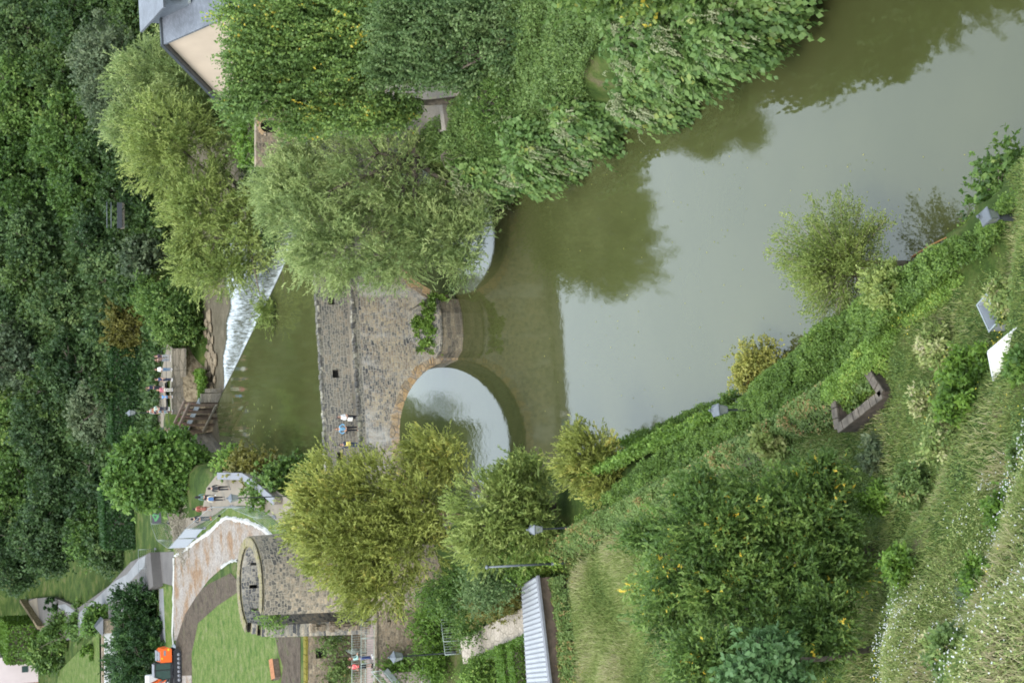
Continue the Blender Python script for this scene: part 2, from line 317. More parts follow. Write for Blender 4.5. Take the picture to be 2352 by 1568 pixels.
M['orange'] = plain('orange', (0.78, 0.13, 0.02), 0.4, var=0.08)
M['yellow'] = plain('yellow', (0.75, 0.52, 0.03), 0.5)
M['grey'] = plain('grey', (0.22, 0.22, 0.24), 0.6)
M['winglass'] = plain('winglass', (0.03, 0.05, 0.05), 0.08, spec=0.8)
M['rust'] = plain('rust', (0.26, 0.11, 0.05), 0.8, var=0.3)
M['green'] = plain('green', (0.02, 0.55, 0.08), 0.5)
M['banner_green'] = plain('banner_green', (0.22, 0.62, 0.25), 0.6)
M['banner'] = plain('banner', (0.13, 0.12, 0.15), 0.7)
M['sheet_white'] = plain('sheet_white', (0.52, 0.56, 0.62), 0.6, var=0.06)
M['plaster'] = plain('plaster', (0.72, 0.56, 0.42), 0.85, var=0.06, scale=0.6)
M['plaster_pink'] = plain('plaster_pink', (0.70, 0.58, 0.57), 0.85, var=0.05, scale=0.6)
M['cream'] = plain('cream', (0.66, 0.62, 0.52), 0.7, var=0.05, scale=1)
def slate_mat(name, col, sc):
    col = tuple(c * .55 for c in col); m, nt, n, l, p = nodes(name)
    t = n.new('ShaderNodeTexCoord'); br = n.new('ShaderNodeTexBrick')
    br.inputs['Scale'].default_value = sc; br.inputs['Mortar Size'].default_value = 0.012
    br.inputs['Color1'].default_value = (*col, 1); br.inputs['Color2'].default_value = (*[c * 0.75 for c in col], 1)
    br.inputs['Mortar'].default_value = (*[c * 0.45 for c in col], 1)
    l.new(t.outputs['UV'], br.inputs['Vector']); 
    nz = n.new('ShaderNodeTexNoise'); nz.inputs['Scale'].default_value = 1.2; nz.inputs['Detail'].default_value = 6; l.new(t.outputs['Object'], nz.inputs['Vector'])
    r = ramp(n, [(0.3, (0.8, 0.8, 0.8)), (0.7, (1.15, 1.15, 1.15))]); l.new(nz.outputs['Fac'], r.inputs[0])
    mx = n.new('ShaderNodeMixRGB'); mx.blend_type = 'MULTIPLY'; mx.inputs[0].default_value = 1
    l.new(br.outputs['Color'], mx.inputs[1]); l.new(r.outputs[0], mx.inputs[2]); l.new(mx.outputs[0], p.inputs['Base Color'])
    p.inputs['Roughness'].default_value = 0.5
    return m
M['slate'] = slate_mat('slate', (0.22, 0.235, 0.27), 2.0)
# water
def water_mat():
    m, nt, n, l, p = nodes('water')
    t = n.new('ShaderNodeTexCoord')
    a = n.new('ShaderNodeTexNoise'); a.inputs['Scale'].default_value = 0.12; a.inputs['Detail'].default_value = 4
    l.new(t.outputs['Object'], a.inputs['Vector'])
    r = ramp(n, [(0.35, (0.044, 0.048, 0.016)), (0.65, (0.054, 0.057, 0.021))]); l.new(a.outputs['Fac'], r.inputs[0])
    l.new(r.outputs[0], p.inputs['Base Color'])
    p.inputs['Roughness'].default_value = 0.03; p.inputs['IOR'].default_value = 1.58; p.inputs['Specular IOR Level'].default_value = 0.5
    b1 = n.new('ShaderNodeTexNoise'); b1.inputs['Scale'].default_value = 1.1; b1.inputs['Detail'].default_value = 5; b1.inputs['Roughness'].default_value = 0.6
    mp = n.new('ShaderNodeMapping'); mp.inputs['Scale'].default_value = (1.0, 0.7, 1); l.new(t.outputs['Object'], mp.inputs['Vector']); l.new(mp.outputs[0], b1.inputs['Vector'])
    bp = n.new('ShaderNodeBump'); bp.inputs['Strength'].default_value = 0.10; bp.inputs['Distance'].default_value = 0.05
    l.new(b1.outputs['Fac'], bp.inputs['Height']); l.new(bp.outputs[0], p.inputs['Normal'])
    return m
M['water'] = water_mat()
def foam_mat():
    m, nt, n, l, p = nodes('foam')
    t = n.new('ShaderNodeTexCoord'); mp = n.new('ShaderNodeMapping'); mp.inputs['Rotation'].default_value = (0, 0, math.radians(0)); mp.inputs['Scale'].default_value = (3.2, 0.28, 1)
    a = n.new('ShaderNodeTexNoise'); a.inputs['Scale'].default_value = 1.3; a.inputs['Detail'].default_value = 9; a.inputs['Roughness'].default_value = 0.75
    l.new(t.outputs['Object'], mp.inputs['Vector']); l.new(mp.outputs[0], a.inputs['Vector'])
    at = n.new('ShaderNodeAttribute'); at.attribute_name = 'foam'
    mt = n.new('ShaderNodeMath'); mt.operation = 'ADD'; l.new(a.outputs['Fac'], mt.inputs[0]); l.new(at.outputs['Fac'], mt.inputs[1])
    r = ramp(n, [(0.58, (0.05, 0.046, 0.028)), (0.72, (0.20, 0.215, 0.21)), (0.88, (0.55, 0.58, 0.61))])
    l.new(mt.outputs[0], r.inputs[0]); l.new(r.outputs[0], p.inputs['Base Color'])
    p.inputs['Roughness'].default_value = 0.25
    bp = n.new('ShaderNodeBump'); bp.inputs['Strength'].default_value = 0.8; bp.inputs['Distance'].default_value = 0.15
    l.new(a.outputs['Fac'], bp.inputs['Height']); l.new(bp.outputs[0], p.inputs['Normal'])
    return m
M['foam'] = foam_mat()
L = {}
L['willow'] = leafmat('leaf_willow', [(0, (0.075, 0.125, 0.050)), (0.5, (0.150, 0.215, 0.090)), (0.85, (0.225, 0.295, 0.135)), (1, (0.29, 0.35, 0.19))])
L['willow_gold'] = leafmat('leaf_willow_gold', [(0, (0.085, 0.115, 0.022)), (0.5, (0.175, 0.215, 0.058)), (0.85, (0.255, 0.295, 0.09)), (1, (0.34, 0.31, 0.09))])
L['willow_mid'] = leafmat('leaf_willow_mid', [(0, (0.065, 0.11, 0.03)), (0.5, (0.145, 0.205, 0.06)), (1, (0.25, 0.31, 0.12))])
L['poplar'] = leafmat('leaf_poplar', [(0, (0.05, 0.10, 0.022)), (0.5, (0.10, 0.18, 0.045)), (0.85, (0.16, 0.255, 0.055)), (0.97, (0.24, 0.29, 0.06)), (1, (0.45, 0.38, 0.04))])
L['poplar_blue'] = leafmat('leaf_poplar_blue', [(0, (0.04, 0.085, 0.028)), (0.5, (0.088, 0.155, 0.05)), (1, (0.17, 0.25, 0.10))])
L['dark'] = leafmat('leaf_dark', [(0, (0.018, 0.045, 0.012)), (0.5, (0.045, 0.09, 0.022)), (1, (0.10, 0.16, 0.04))])
L['forest'] = leafmat('leaf_forest', [(0, (0.022, 0.052, 0.018)), (0.5, (0.052, 0.10, 0.032)), (0.9, (0.10, 0.165, 0.055)), (1, (0.14, 0.20, 0.07))])
L['forest_bright'] = leafmat('leaf_forest_bright', [(0, (0.03, 0.07, 0.015)), (0.5, (0.08, 0.155, 0.03)), (0.93, (0.15, 0.24, 0.06)), (1, (0.2, 0.27, 0.07))])
L['forest_grey'] = leafmat('leaf_forest_grey', [(0, (0.045, 0.075, 0.04)), (0.5, (0.09, 0.13, 0.07)), (1, (0.15, 0.19, 0.11))])
L['maple'] = leafmat('leaf_maple', [(0, (0.03, 0.07, 0.016)), (0.5, (0.065, 0.14, 0.03)), (1, (0.13, 0.22, 0.055))])
L['brown'] = leafmat('leaf_brown', [(0, (0.06, 0.06, 0.015)), (0.5, (0.12, 0.12, 0.025)), (1, (0.20, 0.19, 0.05))])
L['knot'] = leafmat('leaf_knotweed', [(0, (0.045, 0.10, 0.035)), (0.5, (0.09, 0.17, 0.055)), (0.95, (0.15, 0.24, 0.09)), (1, (0.22, 0.26, 0.08))])
L['blossom'] = leafmat('blossom', [(0, (0.28, 0.33, 0.14)), (1, (0.50, 0.52, 0.30))])
L['ash'] = leafmat('leaf_ash', [(0, (0.028, 0.062, 0.018)), (0.5, (0.072, 0.138, 0.034)), (0.9, (0.135, 0.215, 0.06)), (0.975, (0.15, 0.23, 0.07)), (1, (0.50, 0.38, 0.04))])
L['fig'] = leafmat('leaf_fig', [(0, (0.05, 0.11, 0.04)), (1, (0.12, 0.22, 0.09))])
L['ivy'] = leafmat('leaf_ivy', [(0, (0.06, 0.12, 0.02)), (0.5, (0.115, 0.20, 0.035)), (0.85, (0.17, 0.28, 0.05)), (1, (0.26, 0.33, 0.07))])
L['ivy_dull'] = leafmat('leaf_ivy_dull', [(0, (0.05, 0.09, 0.025)), (0.5, (0.10, 0.165, 0.045)), (0.9, (0.16, 0.23, 0.07)), (1, (0.27, 0.19, 0.08))])
L['bankmix'] = leafmat('leaf_bankmix', [(0, (0.045, 0.09, 0.02)), (0.5, (0.095, 0.165, 0.034)), (0.9, (0.16, 0.25, 0.05)), (1, (0.26, 0.26, 0.07))])
L['yellow'] = leafmat('leaf_yellow', [(0, (0.14, 0.17, 0.04)), (0.5, (0.25, 0.26, 0.06)), (1, (0.38, 0.36, 0.10))])
L['yew'] = leafmat('leaf_yew', [(0, (0.012, 0.035, 0.012)), (0.6, (0.03, 0.075, 0.02)), (1, (0.07, 0.14, 0.035))])
L['hedge'] = leafmat('leaf_hedge', [(0, (0.04, 0.08, 0.012)), (0.5, (0.08, 0.16, 0.02)), (1, (0.15, 0.25, 0.035))])
L['meadow'] = leafmat('meadow', [(0, (0.08, 0.13, 0.028)), (0.35, (0.16, 0.22, 0.05)), (0.6, (0.26, 0.30, 0.09)), (0.85, (0.38, 0.37, 0.18)), (1, (0.42, 0.34, 0.22))], 0.3, 0.7)
L['reed'] = leafmat('reed', [(0, (0.10, 0.14, 0.03)), (0.6, (0.18, 0.22, 0.045)), (1, (0.28, 0.27, 0.10))], 0.3, 0.7)
L['white'] = leafmat('flower_white', [(0, (0.62, 0.63, 0.60)), (1, (0.8, 0.8, 0.78))])
L['yellowf'] = leafmat('flower_yellow', [(0, (0.55, 0.42, 0.02)), (1, (0.75, 0.62, 0.05))])
L['pinkf'] = leafmat('flower_pink', [(0, (0.65, 0.22, 0.16)), (1, (0.75, 0.4, 0.3))])

# ------------------------------------------------------------------ terrain and river
def poly_mask(X, Y, poly):
    ins = np.zeros(X.shape, bool); n = len(poly)
    for i in range(n):
        x1, y1 = poly[i]; x2, y2 = poly[(i + 1) % n]
        if y1 == y2: continue
        c = ((y1 > Y) != (y2 > Y)) & (X < (x2 - x1) * (Y - y1) / (y2 - y1) + x1)
        ins ^= c
    return ins
def poly_dist(X, Y, poly, closed=True):
    d = np.full(X.shape, 1e9); n = len(poly)
    for i in range(n if closed else n - 1):
        ax, ay = poly[i]; bx, by = poly[(i + 1) % n]
        dx, dy = bx - ax, by - ay; q = dx * dx + dy * dy + 1e-9
        t = np.clip(((X - ax) * dx + (Y - ay) * dy) / q, 0, 1)
        d = np.minimum(d, np.hypot(X - ax - t * dx, Y - ay - t * dy))
    return d
def w0(x, y): p = PH(x, y, 0); return (p.x, p.y)
LEFTBANK = [(10.5, 38.0), (8.0, 50.0), w0(2240, 560), w0(2090, 640), w0(1900, 790), w0(1700, 930), w0(1500, 1010), w0(1300, 1075), w0(1180, 1120), (-12.5, 116), (-12.6, 122), (-12.6, 140), w0(720, 1082), w0(600, 1060), w0(500, 1040), (-15.0, 196.0), (-14.5, 199.8), (-11.0, 201.2)]
RIGHTBANK = [(46, 214), (46, 172), (15, 166), (14.5, 150), (15.5, 126), (14.5, 121), (14.2, 116), w0(1090, 500), w0(1200, 420), w0(1300, 370), w0(1440, 300), w0(1540, 250), w0(1700, 160), w0(1850, 20), (19.5, 62), (23, 40)]
FAR = [(-5.0, 201.3), (0.5, 202.0), (3.5, 205.5), w0(440, 690), (12, 212)]
RIVER = LEFTBANK + FAR + RIGHTBANK
CP = np.array([(-8, 30, 23), (-25, 30, 27), (10, 30, 16), (22, 34, 10), (-9, 37, 17), (-4, 37, 15), (0, 36, 14), (-14, 42, 15.5), (-10.2, 47.5, 12.2), (-7.5, 49.5, 10.2), (-22, 45, 15), (-5.5, 46, 10.0), (-2, 43.5, 10), (0.5, 44, 8.5),
    (-13, 54, 8.0), (-20, 56, 8.5), (-8.6, 60, 4.3), (-6, 56, 5.0), (-5, 52, 7.2), (-2.5, 61, 3.8), (0, 55, 5.0), (2, 50, 5.6), (-5, 72, 3.5), (-14, 70, 4.6), (-30, 70, 7), (-13, 84, 4.2), (-12, 92, 4.0), (-20, 84, 4.6),
    (-40, 84, 6), (-15, 98, 4.2), (-22, 104, 4.4), (-40, 104, 6), (-16, 110, 4.6), (-24, 116, 6.0), (-16, 120, 5.0), (-14, 130, 5.5), (-40, 130, 5.5), (-20, 170, 5.5), (-20, 200, 5.2), (-45, 200, 5.5), (-16, 222, 5.0), (-45, 260, 6), (-60, 320, 6.5),
    (-5, 205, 3.0), (2, 208, 3.2), (-12, 204, 3.4), (10, 218, 4), (30, 222, 4), (60, 220, 5), (18, 160, 3.5), (20, 145, 4.0), (20, 128, 5), (16, 112, 4.6), (22, 110, 5.0), (26, 100, 5.0), (18, 96, 4.0), (22, 84, 4), (24, 70, 4), (40, 70, 6), (40, 100, 7), (40, 140, 8), (60, 160, 9)])
def ground_np(X, Y):
    X = np.asarray(X, float); Y = np.asarray(Y, float)
    num = np.zeros(X.shape); den = np.zeros(X.shape)
    for cx, cy, ch in CP:
        w = 1.0 / ((X - cx) ** 2 + (Y - cy) ** 2 + 3.0) ** 1.6
        num += w * ch; den += w
    B = num / den
    def ss(v, a, b):
        t = np.clip((v - a) / (b - a), 0, 1); return t * t * (3 - 2 * t)
    # level ground by the tower and the lawn
    plate = ss(-X, 12.3, 13.4) * ss(Y, 121.0, 123.0) * ss(-Y, -236, -216) * ss(X, -56, -46)
    B = B * (1 - plate) + 5.5 * plate
    yard = ss(X, 15.0, 16.5) * ss(Y, 98, 101) * ss(-Y, -121, -118) * ss(-X, -34, -30)
    B = B * (1 - yard) + 5.0 * yard
    # wooded hillside beyond the river
    HX = X + 20 + (Y - 205) * 0.22
    hill = np.clip(Y - 215, 0, 74) * 0.5 * ss(HX, 0, 15)
    B = B + hill
    far = np.clip(Y - 289, 0, 300) * -0.1 * ss(HX, 0, 15)
    B = B + far
    B = B + np.clip(Y - 343, 0, 60) * 2.0 * ss(-X, 8, 20)
    B = B + 0.25 * np.sin(X * 0.9 + 1.3 * np.sin(Y * 0.35)) * np.sin(Y * 0.7) * (1 - plate) * (1 - yard)
    ins = poly_mask(X, Y, RIVER); d = poly_dist(X, Y, RIVER)
    rampw = np.where((X < -8) & (Y > 118) & (Y < 200), 0.9, 2.6)
    t = np.clip(d / rampw, 0, 1); t = t * t * (3 - 2 * t)
    return np.where(ins, -1.3 * np.clip(d / 1.2, 0, 1), 0.02 + (B - 0.02) * t)
def gh(x, y): return float(ground_np(np.array([x]), np.array([y]))[0])
def terrain():
    xs = np.arange(-95, 96, 0.9); ys = np.arange(12, 380, 0.9)
    XX, YY = np.meshgrid(xs, ys); Z = ground_np(XX, YY)
    nx, ny = len(xs), len(ys)
    co = np.stack([XX, YY, Z], -1).reshape(-1, 3)
    idx = np.arange(nx * ny).reshape(ny, nx)
    q = np.stack([idx[:-1, :-1], idx[:-1, 1:], idx[1:, 1:], idx[1:, :-1]], -1).reshape(-1, 4)
    me = bpy.data.meshes.new('ground'); me.vertices.add(len(co)); me.vertices.foreach_set('co', co.ravel())
    me.loops.add(q.size); me.loops.foreach_set('vertex_index', q.ravel().astype(np.int32))
    me.polygons.add(len(q)); me.polygons.foreach_set('loop_start', np.arange(0, q.size, 4, dtype=np.int32)); me.polygons.foreach_set('use_smooth', np.ones(len(q), bool))
    me.update(calc_edges=True)
    return tag(link('ground', me, M['terrain']), kind='structure')
terrain()
def sheet(name, pts, mat, kind='structure', dz=0.0, parent=None):
    me = bpy.data.meshes.new(name); bm = bmesh.new()
    vs = [bm.verts.new((p[0], p[1], p[2] + dz)) for p in pts]; f = bm.faces.new(vs)
    if f.normal.z < 0: f.normal_flip()
    bmesh.ops.triangulate(bm, faces=[f]); bmesh.ops.recalc_face_normals(bm, faces=bm.faces)
    for f in bm.faces:
        f.normal_update()
        if f.normal.z < 0: f.normal_flip()
    bm.to_mesh(me); bm.free()
    o = link(name, me, mat, parent)
    if kind: o['kind'] = kind
    return o
WEIR = [PH(497, 935, 0), PH(512, 900, 0), PH(540, 845, 0), PH(590, 742, 0), PH(625, 670, 0), PH(660, 595, 0), PH(690, 520, 0)]
# upstream water and, beyond the weir, the lower reach
up_poly = [(60, 20, 0), (60, 120, 0), (40, 166, 0)] + [tuple(p) for p in reversed(WEIR)] + [(-16, 190, 0), (-20, 150, 0), (-20, 20, 0)]
tag(sheet('water', up_poly, M['water']), kind='structure')
lo_poly = [(50, 160, -0.75), (50, 220, -0.75), (-12, 220, -0.75), (-12, 192, -0.75)] + [(p.x, p.y + 0.1, -0.75) for p in WEIR]
tag(sheet('water_below_weir', lo_poly, M['bed']), kind='structure')
def foam():
    """white water sliding from the weir crest into the lower reach"""
    nu, nv = 90, 26; vs = []; fm = []
    pts = WEIR; seg = [(pts[i + 1] - pts[i]).length for i in range(len(pts) - 1)]; T = sum(seg)
    def crest(s):
        s *= T
        for i, q in enumerate(seg):
            if s <= q or i == len(seg) - 1: return pts[i] + (pts[i + 1] - pts[i]) * min(1, s / q)
            s -= q
    for i in range(nu + 1):
        s = i / nu; p = crest(s); wdt = max(0.8, (192.6 - p.y) * (1.0 + .10 * math.sin(s * 9) + .04 * math.sin(s * 31)))
        for j in range(nv + 1):
            t = j / nv; d = t * wdt
            z = 0.03 - 0.72 * min(1, (d / 2.4)) ** 0.8
            q = p + Vector((0.10, 0.995, 0)) * d
            z += 0.05 * math.sin(q.x * 3 + q.y * 2) * min(1, t * 4) * (1 - t)
            vs.append((q.x, q.y, z + 0.02)); e = 0.27 + 0.30 * math.exp(-(d / 2.6) ** 2) - 0.10 * math.sin(math.pi * min(1, t * 1.15)) + .08 * math.exp(-((t - .85) / .15) ** 2) - .35 * max(0, t - .93) * 14 - .12 * max(0, s - .75) * 4
            fm.append(e)
    fs = [(i * (nv + 1) + j, (i + 1) * (nv + 1) + j, (i + 1) * (nv + 1) + j + 1, i * (nv + 1) + j + 1) for i in range(nu) for j in range(nv)]
    me = bpy.data.meshes.new('white_water'); me.from_pydata(vs, [], fs); me.polygons.foreach_set('use_smooth', [True] * len(fs))
    a = me.attributes.new('foam', 'FLOAT', 'POINT'); a.data.foreach_set('value', fm)
    o = link('white_water', me, M['foam']); o['kind'] = 'structure'
    m = MB()
    for i in range(len(WEIR) - 1): m.bar(WEIR[i] + Vector((0, 0, -0.60)), WEIR[i + 1] + Vector((0, 0, -0.60)), 0.35, 1.12)
    o = m.build('weir', M['quay']); tag(o, 'long low stone weir crossing the river slantwise above the white water', 'weir')
foam()
def px_poly(pts, h): return [tuple(PH(x, y, h)) for x, y in pts]
sheet('lawn', px_poly([(455, 1430), (500, 1385), (560, 1340), (640, 1290), (660, 1568), (680, 1640), (440, 1640), (440, 1500)], 5.52), M['lawn'])
sheet('lawn_by_path', px_poly([(395, 1240), (470, 1200), (520, 1165), (560, 1162), (600, 1168), (640, 1205), (680, 1245), (640, 1260), (560, 1215), (460, 1255), (400, 1285)], 5.52), M['lawn'])
sheet('lawn_verge', px_poly([(345, 1350), (395, 1345), (400, 1568), (395, 1640), (345, 1640)], 5.52), M['lawn'])
sheet('footpath', px_poly([(392, 1220), (420, 1190), (462, 1185), (474, 1120), (505, 1080), (560, 1085), (605, 1100), (640, 1130), (700, 1170), (760, 1250), (700, 1235), (640, 1200), (600, 1168), (560, 1160), (520, 1163), (470, 1197), (398, 1235)], 5.528), M['path'])
sheet('gravel_patch', px_poly([(402, 1275), (425, 1262), (470, 1225), (520, 1190), (560, 1200), (600, 1215), (640, 1235), (700, 1300), (640, 1330), (545, 1285), (520, 1295), (480, 1330), (450, 1370), (425, 1410), (405, 1470), (400, 1470), (398, 1380)], 5.532), M['gravel'])
sheet('gravel_patch_beyond', px_poly([(395, 1552), (440, 1550), (440, 1640), (395, 1640)], 5.532), M['gravel'])
sheet('bare_soil', px_poly([(404, 1470), (420, 1410), (445, 1365), (480, 1340), (530, 1315), (560, 1350), (500, 1390), (455, 1430), (440, 1500), (443, 1640), (408, 1640), (400, 1520)], 5.529), M['soil'])
sheet('bare_soil_by_wall', px_poly([(632, 1462), (690, 1462), (690, 1640), (640, 1640), (645, 1568), (650, 1530), (640, 1500)], 5.529), M['soil'])
sheet('narrow_pavement', px_poly([(365, 1352), (375, 1350), (380, 1470), (378, 1640), (366, 1640), (366, 1420)], 5.53), M['asphalt_pale'])
sheet('asphalt_apron', px_poly([(352, 1268), (400, 1266), (398, 1345), (362, 1335), (345, 1330)], 5.53), M['asphalt'])
def road(name, px, h, mat, dz): 
    pts = []
    for x, y in px:
        p = PH(x, y, h); pts.append((p.x, p.y, h + dz))
    return sheet(name, pts, mat)
# the lane climbing away on the left lies on its own level bed
m = MB(); m.prism([(PH(x, y, 6.6).x, PH(x, y, 6.6).y) for x, y in [(345, 1268), (352, 1345), (290, 1400), (230, 1440), (150, 1470), (70, 1420), (66, 1375), (120, 1370), (180, 1395), (250, 1345), (300, 1290)]], 'z', 4.6, 6.6); m.build('lane', M['asphalt'])['kind'] = 'structure'
road('lane_pale_strip', [(335, 1275), (332, 1300), (290, 1345), (240, 1395), (180, 1440), (160, 1412), (130, 1390), (150, 1386), (180, 1408), (225, 1370), (262, 1335), (292, 1318), (318, 1285)], 6.6, M['asphalt_pale'], 0.02)
road('garden_lawn', [(120, 1640), (140, 1540), (190, 1490), (232, 1450), (236, 1640)], 6.4, M['lawn'], 0.25)
road('yard_path', [(66, 1380), (85, 1372), (95, 1450), (68, 1455)], 6.6, M['path'], 0.04)
sheet('terrace', px_poly([(1030, 300), (1060, 215), (1110, 120), (1110, -60), (820, -60), (820, 150), (880, 260), (960, 310)], 5.02), M['yard'])
sheet('promenade', px_poly([(375, 985), (382, 930), (378, 880), (392, 870), (397, 800), (384, 790), (370, 860), (360, 900), (362, 990)], 3.4), M['path'])

# ------------------------------------------------------------------ leaves
def quad_mesh(name, V, var, mat, parent=None):
    n = len(V); me = bpy.data.meshes.new(name)
    me.vertices.add(n * 4); me.vertices.foreach_set('co', V.reshape(-1).astype(np.float32))
    me.loops.add(n * 4); me.loops.foreach_set('vertex_index', np.arange(n * 4, dtype=np.int32))
    me.polygons.add(n); me.polygons.foreach_set('loop_start', np.arange(0, n * 4, 4, dtype=np.int32))
    me.update(calc_edges=True)
    a = me.attributes.new('var', 'FLOAT', 'FACE'); a.data.foreach_set('value', np.clip(var, 0, 1).astype(np.float32))
    return link(name, me, mat, parent)
def unit(v): return v / (np.linalg.norm(v, axis=-1, keepdims=True) + 1e-9)
def leaf_quads(P, D, Nn, Ln, Wd):
    D = unit(D); S = unit(np.cross(D, Nn)); Ln = np.asarray(Ln).reshape(-1, 1) * np.ones((len(P), 1)); Wd = np.asarray(Wd).reshape(-1, 1) * np.ones((len(P), 1))
    mid = P + D * Ln * 0.45
    return np.stack([P, mid + S * Wd / 2, P + D * Ln, mid - S * Wd / 2], 1)
SP = dict(  # spray length, leaves per spray, leaf length, width, droop, upward bias, scatter
    willow=dict(Ls=1.3, k=13, L=0.26, W=0.062, droop=0.35, up=0.75, sc=0.35),
    poplar=dict(Ls=1.7, k=14, L=0.19, W=0.15, droop=0.05, up=2.0, sc=0.75),
    broad=dict(Ls=0.8, k=6, L=0.34, W=0.26, droop=0.1, up=0.5, sc=0.8),
    forest=dict(Ls=0.9, k=6, L=0.42, W=0.30, droop=0.1, up=0.6, sc=0.9),
    fine=dict(Ls=0.8, k=10, L=0.17, W=0.07, droop=0.15, up=0.7, sc=0.6),
    ash=dict(Ls=0.7, k=10, L=0.20, W=0.085, droop=0.1, up=0.4, sc=0.45),
    small=dict(Ls=0.4, k=7, L=0.13, W=0.09, droop=0.1, up=0.3, sc=0.9),
    ivy=dict(Ls=0.35, k=6, L=0.15, W=0.13, droop=0.5, up=-0.2, sc=0.7),
    knot=dict(Ls=1.8, k=9, L=0.33, W=0.25, droop=1.1, up=0.9, sc=0.35),
)
def crown(name, blobs, n, kind, mat, parent, seed=0, inner=0.3, clump=1.1, lump=0.16, top_bias=0.0, **kw):
    """leaf sprays in clumps through the volume of overlapping ellipsoids; n = number of leaves"""
    rg = np.random.default_rng(seed + 11); p = dict(SP[kind]); p.update(kw)
    k = p['k']; S = max(1, int(n / k))
    Cn = np.array([b[0] for b in blobs], float); R = np.array([b[1] for b in blobs], float)
    area = (R[:, 0] * R[:, 1] + R[:, 0] * R[:, 2] + R[:, 1] * R[:, 2]); pr = area / area.sum()
    per = 16; Kc = max(3, S // per)
    bi = rg.choice(len(blobs), Kc, p=pr); d = unit(rg.normal(size=(Kc, 3)))
    if top_bias: d[:, 2] += top_bias; d = unit(d)
    ph = rg.uniform(0, 6.28, 6); wv = rg.normal(size=(6, 3)) * 3.2
    f = sum(np.sin(d @ wv[i] + ph[i] + bi) for i in range(6)) / 3.0
    rad = np.where(rg.random(Kc) < inner, rg.uniform(0.25, 0.8, Kc), rg.uniform(0.78, 1.0, Kc)) * (1 + lump * f)
    cc = Cn[bi] + R[bi] * d * rad[:, None]
    # keep clumps that are not deep inside another blob
    cvar = rg.random(Kc)
    ci = np.repeat(np.arange(Kc), per)[:S] if Kc * per >= S else rg.integers(0, Kc, S)
    S = len(ci)
    base = cc[ci] + rg.normal(size=(S, 3)) * clump * 0.45
    out = unit(d[ci] * np.array([1, 1, 1.0]) + rg.normal(size=(S, 3)) * p['sc'] * 0.8 + np.array([0, 0, p['up']]))
    base = base - out * p['Ls'] * 0.5
    t = (np.arange(k) + 0.5) / k
    Ls = p['Ls'] * rg.uniform(0.6, 1.2, (S, 1, 1))
    pos = base[:, None, :] + out[:, None, :] * Ls * t[None, :, None]
    pos[:, :, 2] -= (p['droop'] * p['Ls'] * t ** 2)[None, :]
    tang = out[:, None, :] * np.ones((1, k, 1)); tang = tang.copy(); tang[:, :, 2] -= (2 * p['droop'] * t)[None, :]
    Dv = tang + rg.normal(size=(S, k, 3)) * p['sc']
    Nn = unit(d[ci])[:, None, :] * 0.9 + rg.normal(size=(S, k, 3)) * 0.5 + np.array([0, 0, 0.8])
    pos = pos.reshape(-1, 3); Dv = Dv.reshape(-1, 3); Nn = Nn.reshape(-1, 3); n2 = len(pos)
    sc = rg.uniform(0.55, 1.4, n2)
    V = leaf_quads(pos, Dv, Nn, p['L'] * sc, p['W'] * sc)
    var = 0.66 * np.repeat(cvar[ci], k) + 0.36 * rg.random(n2) + 0.0 + 0.06 * np.repeat(rg.normal(size=S), k)
    return quad_mesh(name, V, var + p.get('voff', 0.0), mat, parent)
def B(x, y, Y, hx, wy, depth=None):
    """crown ellipsoid seen at photo position x,y, standing at distance Y, half height hx px, half width wy px"""
    c = PY(x, y, Y); s = pxm(x, Y); return ((c.x, c.y, c.z), (wy / s, (depth if depth else 0.85 * wy / s), hx / s))
def limbs(base, blobs, r0, seed, lean=0.0, nlimb=9, top=None):
    rd = random.Random(seed); m = MB(); base = Vector(base)
    cx = sum(b[0][0] for b in blobs) / len(blobs); cy = sum(b[0][1] for b in blobs) / len(blobs)
    low = min(b[0][2] - b[1][2] * 0.55 for b in blobs); low = max(low, base.z + 0.8)
    fork = Vector((base.x + (cx - base.x) * 0.35, base.y + (cy - base.y) * 0.35, max(base.z + 0.8, min(low, base.z + 5))))
    mid = (base + fork) / 2 + Vector((rd.uniform(-.2, .2), rd.uniform(-.2, .2), 0))
    m.tube([base - Vector((0, 0, 0.3)), mid, fork], [r0 * 1.25, r0, r0 * 0.85], 8)
    for i in range(nlimb):
        b = blobs[i % len(blobs)]; c = Vector(b[0]); R = b[1]
        a = rd.uniform(0, 6.28); e = rd.uniform(-0.3, 1.0)
        tip = c + Vector((math.cos(a) * R[0] * 0.75, math.sin(a) * R[1] * 0.75, e * R[2] * 0.75))
        m1 = fork.lerp(tip, 0.45) + Vector((rd.uniform(-.4, .4), rd.uniform(-.4, .4), rd.uniform(0, .8)))
        m.tube([fork, m1, tip], [r0 * 0.55, r0 * 0.3, r0 * 0.07], 6)
        for j in range(3):
            q = m1.lerp(tip, rd.uniform(0.1, 0.8)); t2 = q + Vector((rd.uniform(-1, 1) * R[0], rd.uniform(-1, 1) * R[1], rd.uniform(0, 1) * R[2])) * 0.35
            m.tube([q, t2], [r0 * 0.16, r0 * 0.04], 5)
    return m
TREES = []
